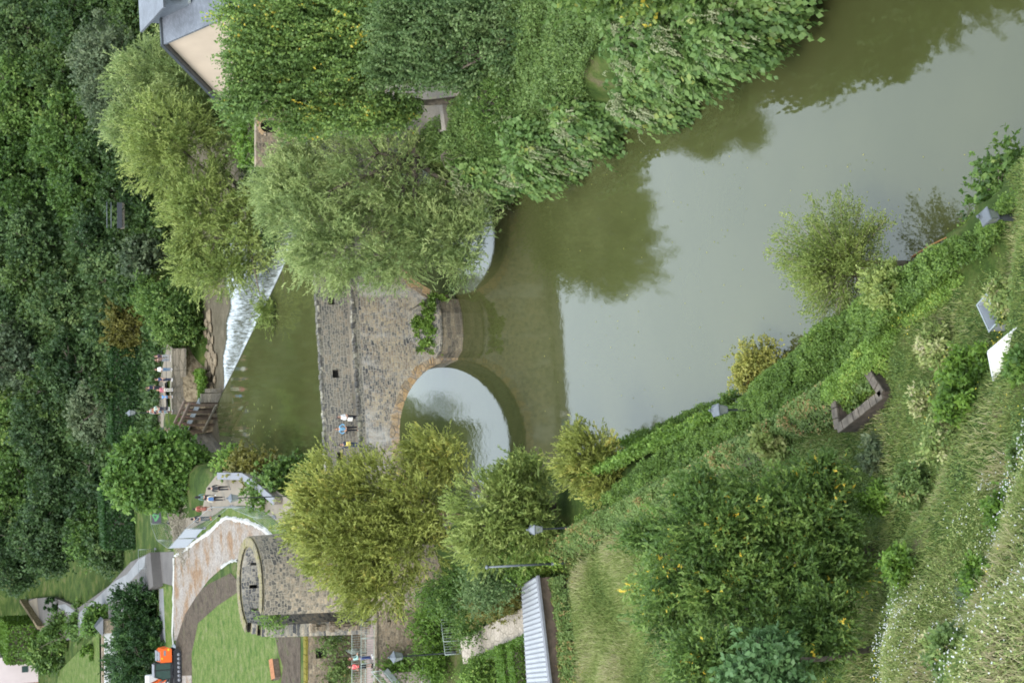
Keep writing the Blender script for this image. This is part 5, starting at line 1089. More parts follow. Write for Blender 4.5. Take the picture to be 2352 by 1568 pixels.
flowers('yellow_flowers', mfield, 900, 2, 'yellowf', 0.06, 'yellow flower heads scattered over the meadow', 0.5, 60)
def weed(i, x, y, h, r, n, mat, label, cat='plant', size=0.2, kind='small', group=None):
    p = PH(x, y, h); g = gh(p.x, p.y); w = (CAMH - h) / (sT + (x - 1176) / F * cT); s = F / w; rr = r / s
    tree('weed_clump', label, [((p.x, p.y, g + rr * 0.7), (rr, rr, rr * 0.9))], n, kind, L[mat], 300 + i, cat=cat, trunk=False, clump=rr * .4, part='foliage', L=size, W=size * .6, Ls=rr * .5)
weed(0, 1830, 1010, 3.8, 45, 3500, 'reed', 'tall feathery grass tuft above the dark ash', size=0.24)
weed(1, 2100, 660, 4.6, 50, 7000, 'willow_mid', 'grey-green broom bush on top of the riverside wall', 'bush', 0.14)
weed(2, 2010, 1040, 5, 35, 2600, 'forest_grey', 'grey-leaved thistle clump right of the walled pit', size=0.18)
weed(3, 2240, 850, 7.5, 55, 6000, 'hedge', 'dark green weeds in front of the white canopy', size=0.15)
weed(4, 2230, 930, 8.5, 50, 5000, 'hedge', 'dark green weeds left of the white canopy', size=0.15)
weed(5, 2150, 800, 6, 45, 5000, 'meadow', 'pale seeding weeds beside the grey bin', size=0.16)
weed(6, 2320, 840, 10.0, 34, 1500, 'maple', 'fresh green sapling leaning over the white canopy', 'sapling', 0.2)
weed(7, 2310, 690, 7.2, 50, 4200, 'meadow', 'dry brownish broom beside the grey bin', size=0.16)
weed(8, 1600, 1080, 4, 30, 2600, 'ivy_dull', 'weeds at the foot of the riverside wall', size=0.14)
weed(9, 2120, 1290, 9.5, 40, 3800, 'hedge', 'dark weeds at the head of the flowering slope', size=0.14)
WD = [(2110, 920, 6.5, 40, 'meadow', 'pale weeds'), (2070, 1120, 8.0, 45, 'ivy_dull', 'mixed weeds'), (2180, 1020, 9.0, 45, 'meadow', 'pale weeds'), (2250, 1180, 11.5, 45, 'hedge', 'green weeds'), (2180, 1380, 13.0, 50, 'forest_grey', 'grey weeds'), (2290, 1330, 14.5, 50, 'hedge', 'green weeds'), (2240, 1500, 16.0, 55, 'ivy_dull', 'mixed weeds'), (2060, 1500, 13.5, 35, 'meadow', 'pale weeds'), (2330, 1050, 11.5, 45, 'ivy_dull', 'mixed weeds'), (1990, 1150, 6.0, 40, 'hedge', 'green weeds')]
WL = ['between the pit and the white canopy', 'above the head of the flowering slope', 'under the dark weeds of the canopy', 'in the middle of the flowering slope top', 'halfway down the flowering slope near the ash', 'at the right edge of the flowering slope', 'near the bottom corner of the picture', 'on the crest by the dark gap under the ash', 'at the right edge below the canopy', 'beside the big ash crown']
for i, (x, y, h_, r_, mt_, lb_) in enumerate(WD): weed(20 + i, x, y, h_, r_, 4200, mt_, lb_ + ' ' + WL[i], size=0.13)
tree('elder_shrub', 'leafy elder overhanging the river beside the nearest lamp', [B(2310, 440, 53, 45, 55), B(2350, 400, 52, 40, 50), B(2370, 470, 51, 45, 50)], 14000, 'small', L['forest_bright'], 310, cat='shrub', r0=.06, part='foliage', stemname='stem', L=.2, W=.14)

# ------------------------------------------------------------------ street lamps
def lamp(label, top, base_z, s=1.0, rz=0.3, roofmat='iron_grey', sides=4):
    """lantern head with its finial at top; post down to base_z"""
    e = empty('street_lamp', (top.x, top.y, base_z), rz, label, 'street lamp', 'old style street lamps')
    H = top.z - base_z; m = MB(); hb = H - 0.98 * s
    m.lathe([(0.13, 0), (0.13, 0.5), (0.085, 0.6), (0.075, 0.9), (0.055, 1.0), (0.045, hb - 0.15), (0.07, hb - 0.12), (0.04, hb - 0.05), (0.05, hb)], 10)
    m.build('post', M['iron'], e)
    a, b = 0.15 * s, 0.25 * s; z0, z1 = hb + 0.02, hb + 0.55 * s; fr, gl, rf = MB(), MB(), MB()
    n = sides
    def ring(r, z, k=0): return [Vector((r * 1.414 * math.cos(2 * math.pi * i / n + math.pi / n), r * 1.414 * math.sin(2 * math.pi * i / n + math.pi / n), z)) for i in range(n)]
    r0, r1 = ring(a, z0), ring(b, z1)
    for i in range(n):
        fr.bar(r0[i], r1[i], 0.022, 0.022); fr.bar(r0[i], r0[(i + 1) % n], 0.03, 0.03); fr.bar(r1[i], r1[(i + 1) % n], 0.035, 0.035)
    g0, g1 = ring(a - .006, z0 + .01), ring(b - .006, z1 - .01)
    for i in range(n): gl.add([g0[i], g0[(i + 1) % n], g1[(i + 1) % n], g1[i]], [(0, 1, 2, 3)])
    e0, e1, e2, e3 = ring(b + 0.05, z1 + .02), ring(b + .03, z1 + .06), ring(b * .42, z1 + .24 * s), ring(b * .3, z1 + .30 * s)
    allr = e0 + e1 + e2 + e3; fs = [(k * n + i, k * n + (i + 1) % n, (k + 1) * n + (i + 1) % n, (k + 1) * n + i) for k in range(3) for i in range(n)] + [tuple(3 * n + i for i in range(n)), tuple(reversed(range(n)))]
    rf.add(allr, fs); rf.lathe([(0.07, 0), (0.05, 0.05), (0.075, 0.08), (0.03, 0.12), (0.0, 0.17)], 8, (0, 0, z1 + .30 * s))
    fr.build('lantern_frame', M['iron_grey'], e); gl.build('lantern_glass', M['glass'], e); rf.build('lantern_roof', M[roofmat], e)
    return e
t = PY(1628, 942, 70.5); lamp('street lamp standing in the ivy by the river, near the middle of the right half', t, gh(t.x, t.y), 0.95, 0.2)
t = PY(1209, 1216, 89.0); lamp('street lamp poking out of ivy beside the grey-green willow', t, gh(t.x, t.y), 0.95, 0.0)
t = PY(2244, 497, 48.5); lamp('nearest street lamp, at the right edge above the ivy', t, gh(t.x, t.y), 0.85, 0.5)
t = PY(891, 1509, 107.2); lamp('tall street lamp in front of the stone terrace wall', t, gh(t.x, t.y) - 0.1, 1.0, 0.75)
t = PY(519, 1144, 141.0); lamp('street lamp among shrubs at the edge of the footpath', t, gh(t.x, t.y), 1.0, 0.5)
t = PY(288, 948, 208.0); lamp('slim street lamp beside the far promenade', t, gh(t.x, t.y), 1.15, 0.2)
# tall pole with thicker foot in the garden corner
tp = PY(1113, 1302, 90.6)
e = empty('lighting_pole', (tp.x, tp.y, 3.9), 0, 'tall plain grey pole with a stepped foot in the garden corner', 'pole')
m = MB(); Hh = tp.z - 3.9; m.tube([(0, 0, 0), (0, 0, 1.2)], 0.105, 10); m.build('foot', M['iron_grey'], e)
m = MB(); m.tube([(0, 0, 1.2), (0, 0, Hh - .15)], [0.075, 0.055], 10); m.build('shaft', M['iron_grey'], e)
m = MB(); m.lathe([(0.08, 0), (0.12, 0.03), (0.12, 0.10), (0.05, 0.14), (0, 0.2)], 10, (0, 0, Hh - .2)); m.build('spotlight', M['iron_grey'], e)
m = MB(); m.lathe([(0.11, 0), (0.13, 0.03), (0.11, 0.07)], 10, (0, 0, 1.17)); m.build('collar', M['galv'], e)

# ------------------------------------------------------------------ walled pit, bin and canopy in the foreground
h = 5.3
c4 = [PH(1905, 888, h), PH(1975, 835, h), PH(2020, 905, h), PH(1918, 985, h)]
e = empty('walled_pit', (c4[0].x, c4[0].y, 3.6), 0, 'roofless rectangular brick pit with weathered copings in the meadow', 'pit')
o = e.location; m, mc = MB(), MB()
for k in range(4):
    a = c4[k] - o; b = c4[(k + 1) % 4] - o; a.z = b.z = 0.75; m.bar(a, b, 0.30, 1.5 + 0.02 * k)
    d = (b - a); Ln = d.length; nn = max(2, int(Ln / 0.42))
    for q in range(nn):
        p = a + d * (q + 0.03) / nn; r_ = a + d * (q + 0.94) / nn; p.z = r_.z = 1.57 + .01 * (q % 3); mc.bar(p, r_, 0.38 + .02 * (k % 2), 0.09)
M['brick_old'] = plain('brick_old', (0.06, 0.045, 0.035), 0.95, var=.45, scale=4)
M['pitcop'] = plain('pitcop', (0.085, 0.07, 0.055), .95, var=.5, scale=3); m.build('pit_wall', M['brick_old'], e); mc.build('coping', M['pitcop'], e)
m = MB(); cc = sum([(v - o) for v in c4], Vector()) / 4; m.prism([((v - o).x, (v - o).y) for v in c4], 'z', 0.0, 0.45); m.build('soil_fill', M['soil'], e)
tree('pit_vine', 'sparse vine growing inside the walled pit', [((cc.x + o.x + .2, cc.y + o.y + .3, 4.7), (1.0, 1.0, .5))], 1800, 'ivy', L['ivy_dull'], 402, cat='climber', trunk=False, clump=.3, part='foliage')
# galvanised bin
q = PH(2268, 718, 7.0); zb = q.z - 1.0
e = empty('metal_bin', (q.x, q.y, zb), 0.62, 'empty pale grey open-topped metal bin standing in the weeds', 'bin')
m = MB(); wx, wy, hh, t_ = 1.12, 0.62, 0.95, 0.03
for sx, sy, dx, dy in ((1, 0, t_, wy), (-1, 0, t_, wy), (0, 1, wx - 2 * t_, t_), (0, -1, wx - 2 * t_, t_)):
    m.box((sx * (wx - t_) / 2, sy * (wy - t_) / 2, hh / 2), (dx, dy, hh))
m.box((0, 0, 0.03), (wx - 2 * t_, wy - 2 * t_, 0.04)); m.build('tub', M['sheet_white'], e)
m = MB()
for sx, sy, dx, dy in ((1, 0, .06, wy + .1), (-1, 0, .06, wy + .1), (0, 1, wx - .02, .06), (0, -1, wx - .02, .06)):
    m.box((sx * (wx + .02) / 2, sy * (wy + .02) / 2, hh + .02), (dx, dy, 0.045))
m.build('rim', M['galv'], e)
# white canopy roof at the picture edge
hc = 8.6; cv = [PH(2270, 808, hc), PH(2352, 738, hc), PH(2420, 690, hc), PH(2420, 830, hc - .1), PH(2352, 872, hc - .1), PH(2292, 893, hc - .1)]
e = empty('canopy', (cv[0].x, cv[0].y, 5.0), 0, 'white flat canopy roof at the right edge among weeds', 'canopy'); o = e.location
m = MB(); m.prism([((v - o).x, (v - o).y) for v in cv], 'z', 3.5, 3.6); m.build('roof_sheet', M['cream'], e)
m = MB()
for a, b in zip(cv, cv[1:] + cv[:1]): m.bar(Vector(((a - o).x, (a - o).y, 3.55)), Vector(((b - o).x, (b - o).y, 3.55)), 0.07, 0.16)
m.build('edge_trim', M['white'], e)
m = MB()
for v in (cv[0], cv[5], cv[3]): p = (v - o); m = MB(); m.tube([(p.x * .95 + .1, p.y * .95, -.6), (p.x * .95 + .1, p.y * .95, 3.5)], .05, 6); m.build('post', M['galv'], e)
# narrow steel edging pipe and hose line along the garden foot
m = MB(); m.tube([PH(1305, 1330, 4.35), PH(1302, 1400, 4.35), PH(1300, 1480, 4.35)], .03, 5); tag(m.build('water_hose', M['iron']), 'thin dark hose lying along the garden edge behind the shed', 'hose')

# ------------------------------------------------------------------ temporary fences round the works
def mesh_panel(label, a, b, h=2.0, cover=None, group='temporary mesh fence panels', feet=True):
    a = Vector(a); b = Vector(b); e = empty('fence_panel', a, 0, label, 'fence panel', group); d = b - a; d.z = 0; Ln = d.length; m = MB()
    m.tube([(0, 0, .1), (0, 0, h)], .022, 5); m.tube([d + Vector((0, 0, .1)), d + Vector((0, 0, h))], .022, 5); m.tube([(0, 0, h), d + Vector((0, 0, h))], .022, 5); m.tube([(0, 0, .15), d + Vector((0, 0, .15))], .018, 5)
    m.build('frame', M['galv'], e); w = MB(); n = int(Ln / .2)
    for k in range(1, n): p = d * k / n; w.bar(p + Vector((0, 0, .15)), p + Vector((0, 0, h)), .005, .005)
    for k in range(1, 8): w.bar(Vector((0, 0, .15 + (h - .15) * k / 8)), d + Vector((0, 0, .15 + (h - .15) * k / 8)), .006, .006)
    w.build('wire_mesh', M['galv'], e)
    if cover:
        nr = Vector((d.y, -d.x, 0)).normalized() * (.04 if Vector((d.y, -d.x, 0)).y < 0 else -.04); c = MB(); c.bar(nr + d * .01 + Vector((0, 0, h * .5 + .06)), nr + d * .99 + Vector((0, 0, h * .5 + .06)), .012, h - .2); c.build('covering_sheet', M[cover], e)
    if feet:
        for q in ((0, 0, .06), tuple(d + Vector((0, 0, .06)))): f = MB(); f.box(q, (.2, .6, .12)); f.build('foot', M['grey'], e)
    return e
g = 5.53
fp = [(455, 1163), (478, 1186), (452, 1233), (448, 1254)]
mesh_panel('mesh fence panel leaning by the path bend nearest the pond', PH(530, 1163, g), PH(505, 1184, g))
mesh_panel('unsheeted mesh panel beside the man in black', PH(505, 1184, g), PH(472, 1212, g))
mesh_panel('fence panel with white sheeting, the one nearer the man in black', PH(470, 1213, g), PH(452, 1233, g), cover='sheet_white')
mesh_panel('fence panel with white sheeting, the farther one by the rubble', PH(450, 1235, g), PH(430, 1256, g), cover='sheet_white')
mesh_panel('mesh panel along the lawn strip above the gravel, left one', PH(580, 1164, g), PH(535, 1162, g))
mesh_panel('mesh panel along the lawn strip above the gravel, middle one', PH(630, 1185, g), PH(583, 1166, g))
mesh_panel('mesh panel along the lawn strip above the gravel, one by the willow', PH(672, 1216, g), PH(633, 1188, g))
mesh_panel('mesh panel bearing the dark banner under the maple', PH(386, 1135, g), PH(388, 1200, g))
mesh_panel('mesh panel set slantwise from the banner to the hedge', PH(388, 1202, g), PH(402, 1238, g))
mesh_panel('mesh panel meeting the white sheeted panels at the rubble', PH(404, 1240, g), PH(428, 1256, g))
mesh_panel('gate panel across the asphalt lane, left leaf', PH(358, 1260, g), PH(358, 1302, g))
mesh_panel('gate panel across the asphalt lane, right leaf', PH(358, 1304, g), PH(358, 1345, g))
# banner with green lettering
a = PH(386, 1158, g); b = PH(388, 1200, g); d = (b - a); d.z = 0; ln = d.length
ang = math.atan2(-d.y, -d.x)
e = empty('banner', b + Vector((0, -.08, .85)), ang, 'dark banner with green arrow mark and a letter hung on the mesh panel', 'banner')
m = MB(); m.box((ln / 2, 0, .52), (ln, .012, 1.04)); m.build('cloth', M['banner'], e)
m = MB(); A = [Vector((.25, -.02, .62)), Vector((1.0, -.02, .95)), Vector((.82, -.02, .25))]
for i in range(3): m.bar(A[i], A[(i + 1) % 3], .012, .13)
m.bar(A[0] + Vector((-.0, 0, .12)), A[2] + Vector((.22, 0, .0)), .010, .10)
m.build('green_mark', M['banner_green'], e)
def text(body, size, mat, parent, loc, rot, name='lettering', ext=0.004):
    cu = bpy.data.curves.new(name, 'FONT'); cu.body = body; cu.size = size; cu.extrude = ext; cu.offset = 0.006
    t_ = bpy.data.objects.new(name, cu); COL.objects.link(t_); bpy.context.view_layer.update(); me = bpy.data.meshes.new_from_object(t_.evaluated_get(bpy.context.evaluated_depsgraph_get())); bpy.data.objects.remove(t_)
    o = link(name, me, mat, parent); o.location = loc; o.rotation_euler = rot; return o
text('G', .62, M['banner_green'], e, (1.15, -.015, .35), (math.pi / 2, 0, 0))
# fleece edging the gravel
def fleece(label, pts, seed, w=.5):
    rd2 = random.Random(seed); m = MB(); P = [PH(x, y, 5.55) for x, y in pts]; Q = []
    for a, b in zip(P[:-1], P[1:]):
        n = max(2, int((b - a).length / .5))
        for k in range(n): Q.append(a.lerp(b, k / n))
    Q.append(P[-1]); vs, fs = [], []; c0 = Q[0].copy()
    for i, q in enumerate(Q):
        d = (Q[min(i + 1, len(Q) - 1)] - Q[max(i - 1, 0)]).normalized(); nr = Vector((d.y, -d.x, 0)); ww = w * rd2.uniform(.5, 1.2)
        for s_, z in ((-1, .0), (-.3, rd2.uniform(.06, .2)), (.3, rd2.uniform(.05, .16)), (1, .0)): vs.append(q + nr * ww * s_ * .5 + Vector((0, 0, z)) - c0)
    for i in range(len(Q) - 1):
        for j in range(3): fs.append((i * 4 + j, i * 4 + j + 1, i * 4 + j + 5, i * 4 + j + 4))
    m.add(vs, fs, False); o = m.build('fleece_strip', M['fleece']); o.location = c0; return tag(o, label, 'fleece strip', 'white ground fleece edging the gravel')
fleece('crumpled white fleece along the pathward edge of the gravel', [(402, 1276), (425, 1262), (450, 1242), (480, 1222), (510, 1193), (520, 1188), (545, 1193), (570, 1198), (600, 1212), (640, 1240), (665, 1262)], 1)
fleece('white fleece along the far straight edge of the gravel', [(400, 1280), (399, 1350), (398, 1400), (397, 1460), (399, 1485)], 2, .35)
fleece('short white fleece where gravel meets the lawn by the tower', [(545, 1286), (530, 1288), (515, 1297), (508, 1302)], 3, .35)
# heaps of sticks beside the path, rocks in the lower reach
rd = random.Random(11)
m = MB()
for k in range(520):
    x = rd.gauss(0, 1.3); y = rd.gauss(0, 1.6); z = max(0, .9 - .35 * math.hypot(x, y * .7)) * rd.uniform(.3, 1.0); a = rd.uniform(0, 3.14); l_ = rd.uniform(.2, .7)
    m.bar((x - math.cos(a) * l_ / 2, y - math.sin(a) * l_ / 2, z + .02), (x + math.cos(a) * l_ / 2, y + math.sin(a) * l_ / 2, z + rd.uniform(.02, .25)), .05, .05)
o = m.build('stick_pile', M['timber_pale']); o['kind'] = 'stuff'; o.location = PH(417, 1232, 5.53); tag(o, 'pile of pale cut sticks beside the sheeted fence', 'stick pile')
m = MB()
for k in range(260):
    x = rd.gauss(0, 1.0); y = rd.gauss(0, 1.9); a = rd.uniform(0, 3.14); l_ = rd.uniform(.3, .9); m.bar((x - math.cos(a) * l_ / 2, y - math.sin(a) * l_ / 2, .03), (x + math.cos(a) * l_ / 2, y + math.sin(a) * l_ / 2, rd.uniform(.03, .3)), .06, .05)
o = m.build('stick_pile', M['timber_pale']); o['kind'] = 'stuff'; o.location = PH(402, 1190, 5.53); tag(o, 'scattered chopped sticks below the dark banner', 'stick pile')
def rockmesh(seed, r=1.0):
    bm = bmesh.new(); bmesh.ops.create_icosphere(bm, subdivisions=2, radius=r); rr = random.Random(seed); ph = [rr.uniform(0, 6) for _ in range(3)]
    for v in bm.verts:
        c = v.co; k = 1 + .18 * math.sin(c.x * 3 + ph[0]) * math.cos(c.y * 2.5 + ph[1]) + .1 * math.sin(c.z * 5 + ph[2]) + rr.uniform(-.06, .06); v.co = c * k; v.co.z *= .6
    me = bpy.data.meshes.new('rock'); bm.to_mesh(me); bm.free(); return me
M['rockm'] = ground_mat('rockm', [(0.3, (0.17, 0.13, 0.09)), (0.7, (0.34, 0.27, 0.18))], 1.0, 6)
protos = [rockmesh(i) for i in range(5)]
def rocks(pts, labels, grp, h=-.7, s0=.35, s1=.8):
    for i, (x, y) in enumerate(pts):
        o = link('rock', protos[i % 5], M['rockm']); p = PH(x, y, h); s = rd.uniform(s0, s1); o.location = (p.x, p.y, h + .12); o.scale = (s * 1.4, s, s * .9); o.rotation_euler = (0, 0, rd.uniform(0, 6)); tag(o, labels, 'rock', grp)
RK = [(483, 725), (478, 742), (486, 752), (474, 765), (482, 772), (490, 780), (472, 788), (479, 796), (487, 800), (470, 812), (478, 815), (466, 780), (463, 795), (483, 822), (492, 815), (470, 832), (478, 840), (489, 836), (475, 855), (484, 862), (492, 850), (466, 850), (497, 826), (480, 882), (488, 890), (495, 872), (473, 872), (469, 760)]
rocks(RK, 'pale flat boulder in the shallows below the weir, one of many alike', 'boulders in the shallows below the weir', s0=.28, s1=.6)
def ramp_surface(name, topl, botl, mat, seed, amp=.15, nu=60, nv=20):
    rr = random.Random(seed); vs = []
    def at(Ls, t):
        t *= len(Ls) - 1; i = min(int(t), len(Ls) - 2); return Ls[i].lerp(Ls[i + 1], t - i)
    for i in range(nu + 1):
        a = at(topl, i / nu); b = at(botl, i / nu)
        for j in range(nv + 1):
            t = j / nv; p = a.lerp(b, t); p.z += amp * math.sin(p.x * 2.1 + p.y * 1.3) * math.sin(p.x * .9 - p.y * 2.2) * min(1, 4 * t * (1 - t)) + rr.uniform(-.05, .05); vs.append(p)
    m = MB(); m.add(vs, [(i * (nv + 1) + j, (i + 1) * (nv + 1) + j, (i + 1) * (nv + 1) + j + 1, i * (nv + 1) + j + 1) for i in range(nu) for j in range(nv)], True)
    o = m.build(name, M[mat]); o['kind'] = 'structure'; return o
ramp_surface('shingle_bank', [PH(410, 740, 2.0), PH(416, 795, 2.2), PH(418, 850, 2.2), PH(422, 900, 2.2), PH(428, 960, 2.0), PH(434, 1000, 1.6)], [PH(440, 740, -.85), PH(464, 795, -.85), PH(478, 840, -.85), PH(486, 880, -.85), PH(492, 925, -.85), PH(492, 990, -.9)], 'sand', 1)
patch('shingle_grass', 'grass tufts at the lower edge of the shingle bank', PP([(458, 850), (478, 848), (486, 870), (480, 900), (486, 925), (470, 925), (462, 890)], -.2), 5000, 43, 'hedge', .3, 1.0)

# slope of dry earth under the promenade
m = MB(); A_ = [(395, 800), (395, 850), (393, 900), (396, 950)]; T_ = [PH(x, y, 3.35) for x, y in A_]; Bq = [Vector((v.x, v.y - .6, 1.2)) for v in T_]
pw = empty('promenade_wall', T_[0], 0, 'low dark stone retaining wall under the far promenade', 'wall'); o = T_[0]
for a, b in zip(T_[:-1], T_[1:]): m.bar(a - o + Vector((0, -.3, -.75)), b - o + Vector((0, -.3, -.75)), .5, 1.6)
m.build('wall_face', M['quay'], pw)
m = MB()
for a, b in zip(T_[:-1], T_[1:]): m.bar(a - o + Vector((0, -.3, .1)), b - o + Vector((0, -.3, .1)), .6, .12)
m.build('kerb', M['timber_pale'], pw)
railing('railing', 'thin two-bar railing in front of the walkers on the far promenade', [PH(393, 800, 3.45), PH(394, 850, 3.45), PH(394, 900, 3.45), PH(398, 945, 3.45), PH(402, 985, 3.45)], h=1.1, bars=False, rails=(1.0, .55), mat='iron')
# sluice: timber trestle, plank gangway and gate
s0 = PH(500, 930, 0); s1 = PH(470, 990, 0)
e = empty('sluice_gangway', s0, 0, 'dark timber sluice frame with grey gangway at the end of the weir', 'sluice')
o = s0; d = (s1 - s0); m = MB(); mr = MB(); mg = MB(); mb2 = MB()
for k in range(5):
    p = d * (k / 4.0); m.bar(p + Vector((0, 0, -1)), p + Vector((0, 0, 3.2)), .28, .3)
    m.bar(p + Vector((.2, 2.6, -1)), p + Vector((.2, 2.6, 3.2)), .25, .25); mr.bar(p + Vector((0, 0, 1.3)), p + Vector((.1, 2.6, 2.9)), .16, .16)
m.bar(Vector((0, 0, 3.25)) - d * .08, d * 1.1 + Vector((0, 0, 3.25)), .3, .3); m.bar(Vector((0.2, 2.6, 3.25)) - d * .08, d * 1.1 + Vector((.2, 2.6, 3.25)), .25, .25)
m.build('posts', M['timber'], e); mr.build('braces', M['timber_red'], e)
mg.bar(Vector((0, 1.4, 1.9)) - d * .12, d * 1.1 + Vector((0, 1.4, 1.9)), 1.0, .08); mg.build('gangway', M['galv'], e)
mb2.bar(Vector((0, -.35, .25)), d + Vector((0, -.35, .25)), .22, .22); mb2.build('fender_beam', M['timber_pale'], e)
m = MB(); m.box((.8, .6, .5), (1.0, .35, 2.6)); m.box((1.6, .9, .2), (.45, .35, 2.0)); m.build('gate', M['quay'], e)
# pond quay
qp = [PH(470, 992, 0), PH(500, 1040, 0), PH(515, 1062, 0)]; qa = empty('quay_wall', (qp[0].x, qp[0].y, -1), 0, 'slanting weathered quay wall at the corner of the pond', 'wall'); m = MB(); mc = MB()
top_ = [PH(452, 992, 4.6), PH(483, 1050, 5.1), PH(505, 1092, 5.45)]
for i in range(2):
    a, b = qp[i] - qa.location, qp[i + 1] - qa.location; a.z = b.z = 0.2; ta, tb = top_[i] - qa.location, top_[i + 1] - qa.location
    ta = Vector((a.x - .9, a.y + .5, 6.0)); tb = Vector((b.x - .9, b.y + .5, 6.3)); bk = Vector((-.6, .8, 0))
    m.add([a, b, tb, ta, a + bk * 2, b + bk * 2, tb + bk, ta + bk], [(0, 1, 2, 3), (3, 2, 6, 7), (4, 5, 6, 7), (0, 3, 7, 4), (1, 5, 6, 2)])
    mc.bar(ta + Vector((0, 0, .1)), tb + Vector((0, 0, .1)), .6, .16)
m.build('wall_face', M['quay'], qa); mc.build('coping', M['grey'], qa)
# low parapet along the footpath
lw = [PH(518, 1092, 5.5), PH(575, 1093, 5.5), PH(600, 1108, 5.5), PH(650, 1150, 5.5)]
e = empty('path_parapet', lw[0], 0, 'low pale grey parapet between footpath and pond shrubs', 'parapet'); m = MB()
for a, b in zip(lw[:-1], lw[1:]): m.bar(a - lw[0] + Vector((0, 0, .35)), b - lw[0] + Vector((0, 0, .35)), .55, .8)
m.build('wall_face', M['quay'], e)
m = MB()
for a, b in zip(lw[:-1], lw[1:]): m.bar(a - lw[0] + Vector((0, 0, .79)), b - lw[0] + Vector((0, 0, .79)), .65, .09)
m.build('coping', M['grey'], e)

# ------------------------------------------------------------------ excavator
ex = PH(411, 1528, 5.55)
exc = empty('excavator', ex, math.radians(185), 'orange tracked excavator with dark cab parked on the bare soil', 'excavator')
# local: +x towards the boom, z up
m = MB()
for s in (-1, 1):
    m2 = [( -1.75, .1), (-1.95, .45), (-1.7, .82), (1.7, .82), (1.95, .45), (1.75, .1), (1.4, 0), (-1.4, 0)]
    m.prism(m2, 'y', s * 1.15 - .26, s * 1.15 + .26)
m.build('tracks', M['black'], exc)
m = MB()
for s in (-1, 1):
    for k in range(-3, 4): m.lathe([(0.0, s * 1.43 - .03), (.17, s * 1.43 - .03), (.17, s * 1.43 + .03), (0, s * 1.43 + .03)], 8)
m = MB()
for s in (-1, 1):
    for k in range(-3, 4):
        m.tube([(k * .45, s * 1.12, .3), (k * .45, s * 1.45, .3)], .18, 8)
m.build('rollers', M['grey'], exc)
m = MB(); m.box((0, 0, .62), (2.2, 1.8, .35)); m.lathe([(.7, .8), (.7, 1.0)], 16); m.build('undercarriage', M['grey'], exc)
m = MB(); m.prism([(-1.95, 1.0), (-2.1, 1.3), (-2.0, 1.95), (-1.75, 2.2), (-.55, 2.2), (-.55, 1.0)], 'y', -1.15, 1.15); m.build('engine_cover', M['orange'], exc)
m = MB(); m.prism([(-.55, 1.0), (-.55, 1.75), (.9, 1.6), (1.3, 1.3), (1.3, 1.0)], 'y', -1.13, .05); m.build('side_body', M['orange'], exc)
m = MB(); m.box((-1.2, -.55, 2.28), (1.1, .9, .16)); m.tube([(-1.35, .4, 2.2), (-1.35, .4, 2.6)], .06, 8); m.box((-1.55, 1.16, 1.75), (.55, .02, .22)); m.box((-1.2, -.0, 2.25), (.9, 1.9, .1)); m.build('hood_panel', M['grey'], exc)
m = MB(); m.box((-1.9, 1.165, 1.35), (.22, .02, .2)); m.box((-1.0, 1.165, 2.05), (.18, .02, .16)); m.build('warning_label', M['yellow'], exc)
cab = [(-.5, 1.05), (-.5, 2.75), (.15, 2.85), (.95, 2.8), (1.25, 2.0), (1.2, 1.05)]
m = MB()
for y in (.12, 1.12):
    for a, b in zip(cab, cab[1:] + cab[:1]): m.bar((a[0], y, a[1]), (b[0], y, b[1]), .08, .08)
for p in cab: m.bar((p[0], .12, p[1]), (p[0], 1.12, p[1]), .08, .08)
m.bar((.25, 1.13, 1.05), (.25, 1.13, 2.8), .07, .07); m.box((.35, .62, 1.1), (1.6, 1.0, .14))
m.build('cab_frame', M['black'], exc)
m = MB(); ci_ = [(x * .97 + .01, z * .985 + .02) for x, z in cab]
m.prism(ci_, 'y', .14, 1.10); m.build('cab_glass', M['winglass'], exc)
m = MB(); m.box((.25, .62, 2.9), (1.3, 1.02, .08)); m.build('cab_roof', M['grey'], exc)
m = MB(); B0 = [(1.0, 1.3), (1.2, 2.0), (1.9, 3.55), (2.7, 4.15), (4.3, 3.9), (4.3, 3.55), (2.85, 3.6), (2.35, 3.2), (1.55, 1.4)]; m.prism(B0, 'y', -.45, -.12); m.build('boom', M['orange'], exc)
m = MB(); m.prism([(4.0, 4.1), (4.6, 3.9), (4.9, 1.8), (4.65, 1.75), (4.15, 3.4)], 'y', -.43, -.14); m.build('dipper_arm', M['orange'], exc)
m = MB(); m.tube([(1.3, -.02, 1.5), (2.0, -.02, 2.75)], .08, 8); m.tube([(1.3, -.55, 1.5), (2.0, -.55, 2.75)], .08, 8); m.tube([(2.4, -.28, 4.2), (3.9, -.28, 4.35)], .08, 8); m.build('hydraulic_cylinder', M['grey'], exc)
m = MB(); m.prism([(4.5, 1.9), (5.1, 1.9), (5.15, 1.2), (4.8, .75), (4.25, .8), (4.2, 1.2)], 'y', -.75, .2); m.build('bucket', M['grey'], exc)
m = MB(); m.tube([(1.4, -.1, 2.3), (1.95, -.08, 3.75), (2.7, -.08, 4.35), (4.1, -.1, 4.15)], .035, 5); m.build('hose', M['black'], exc)
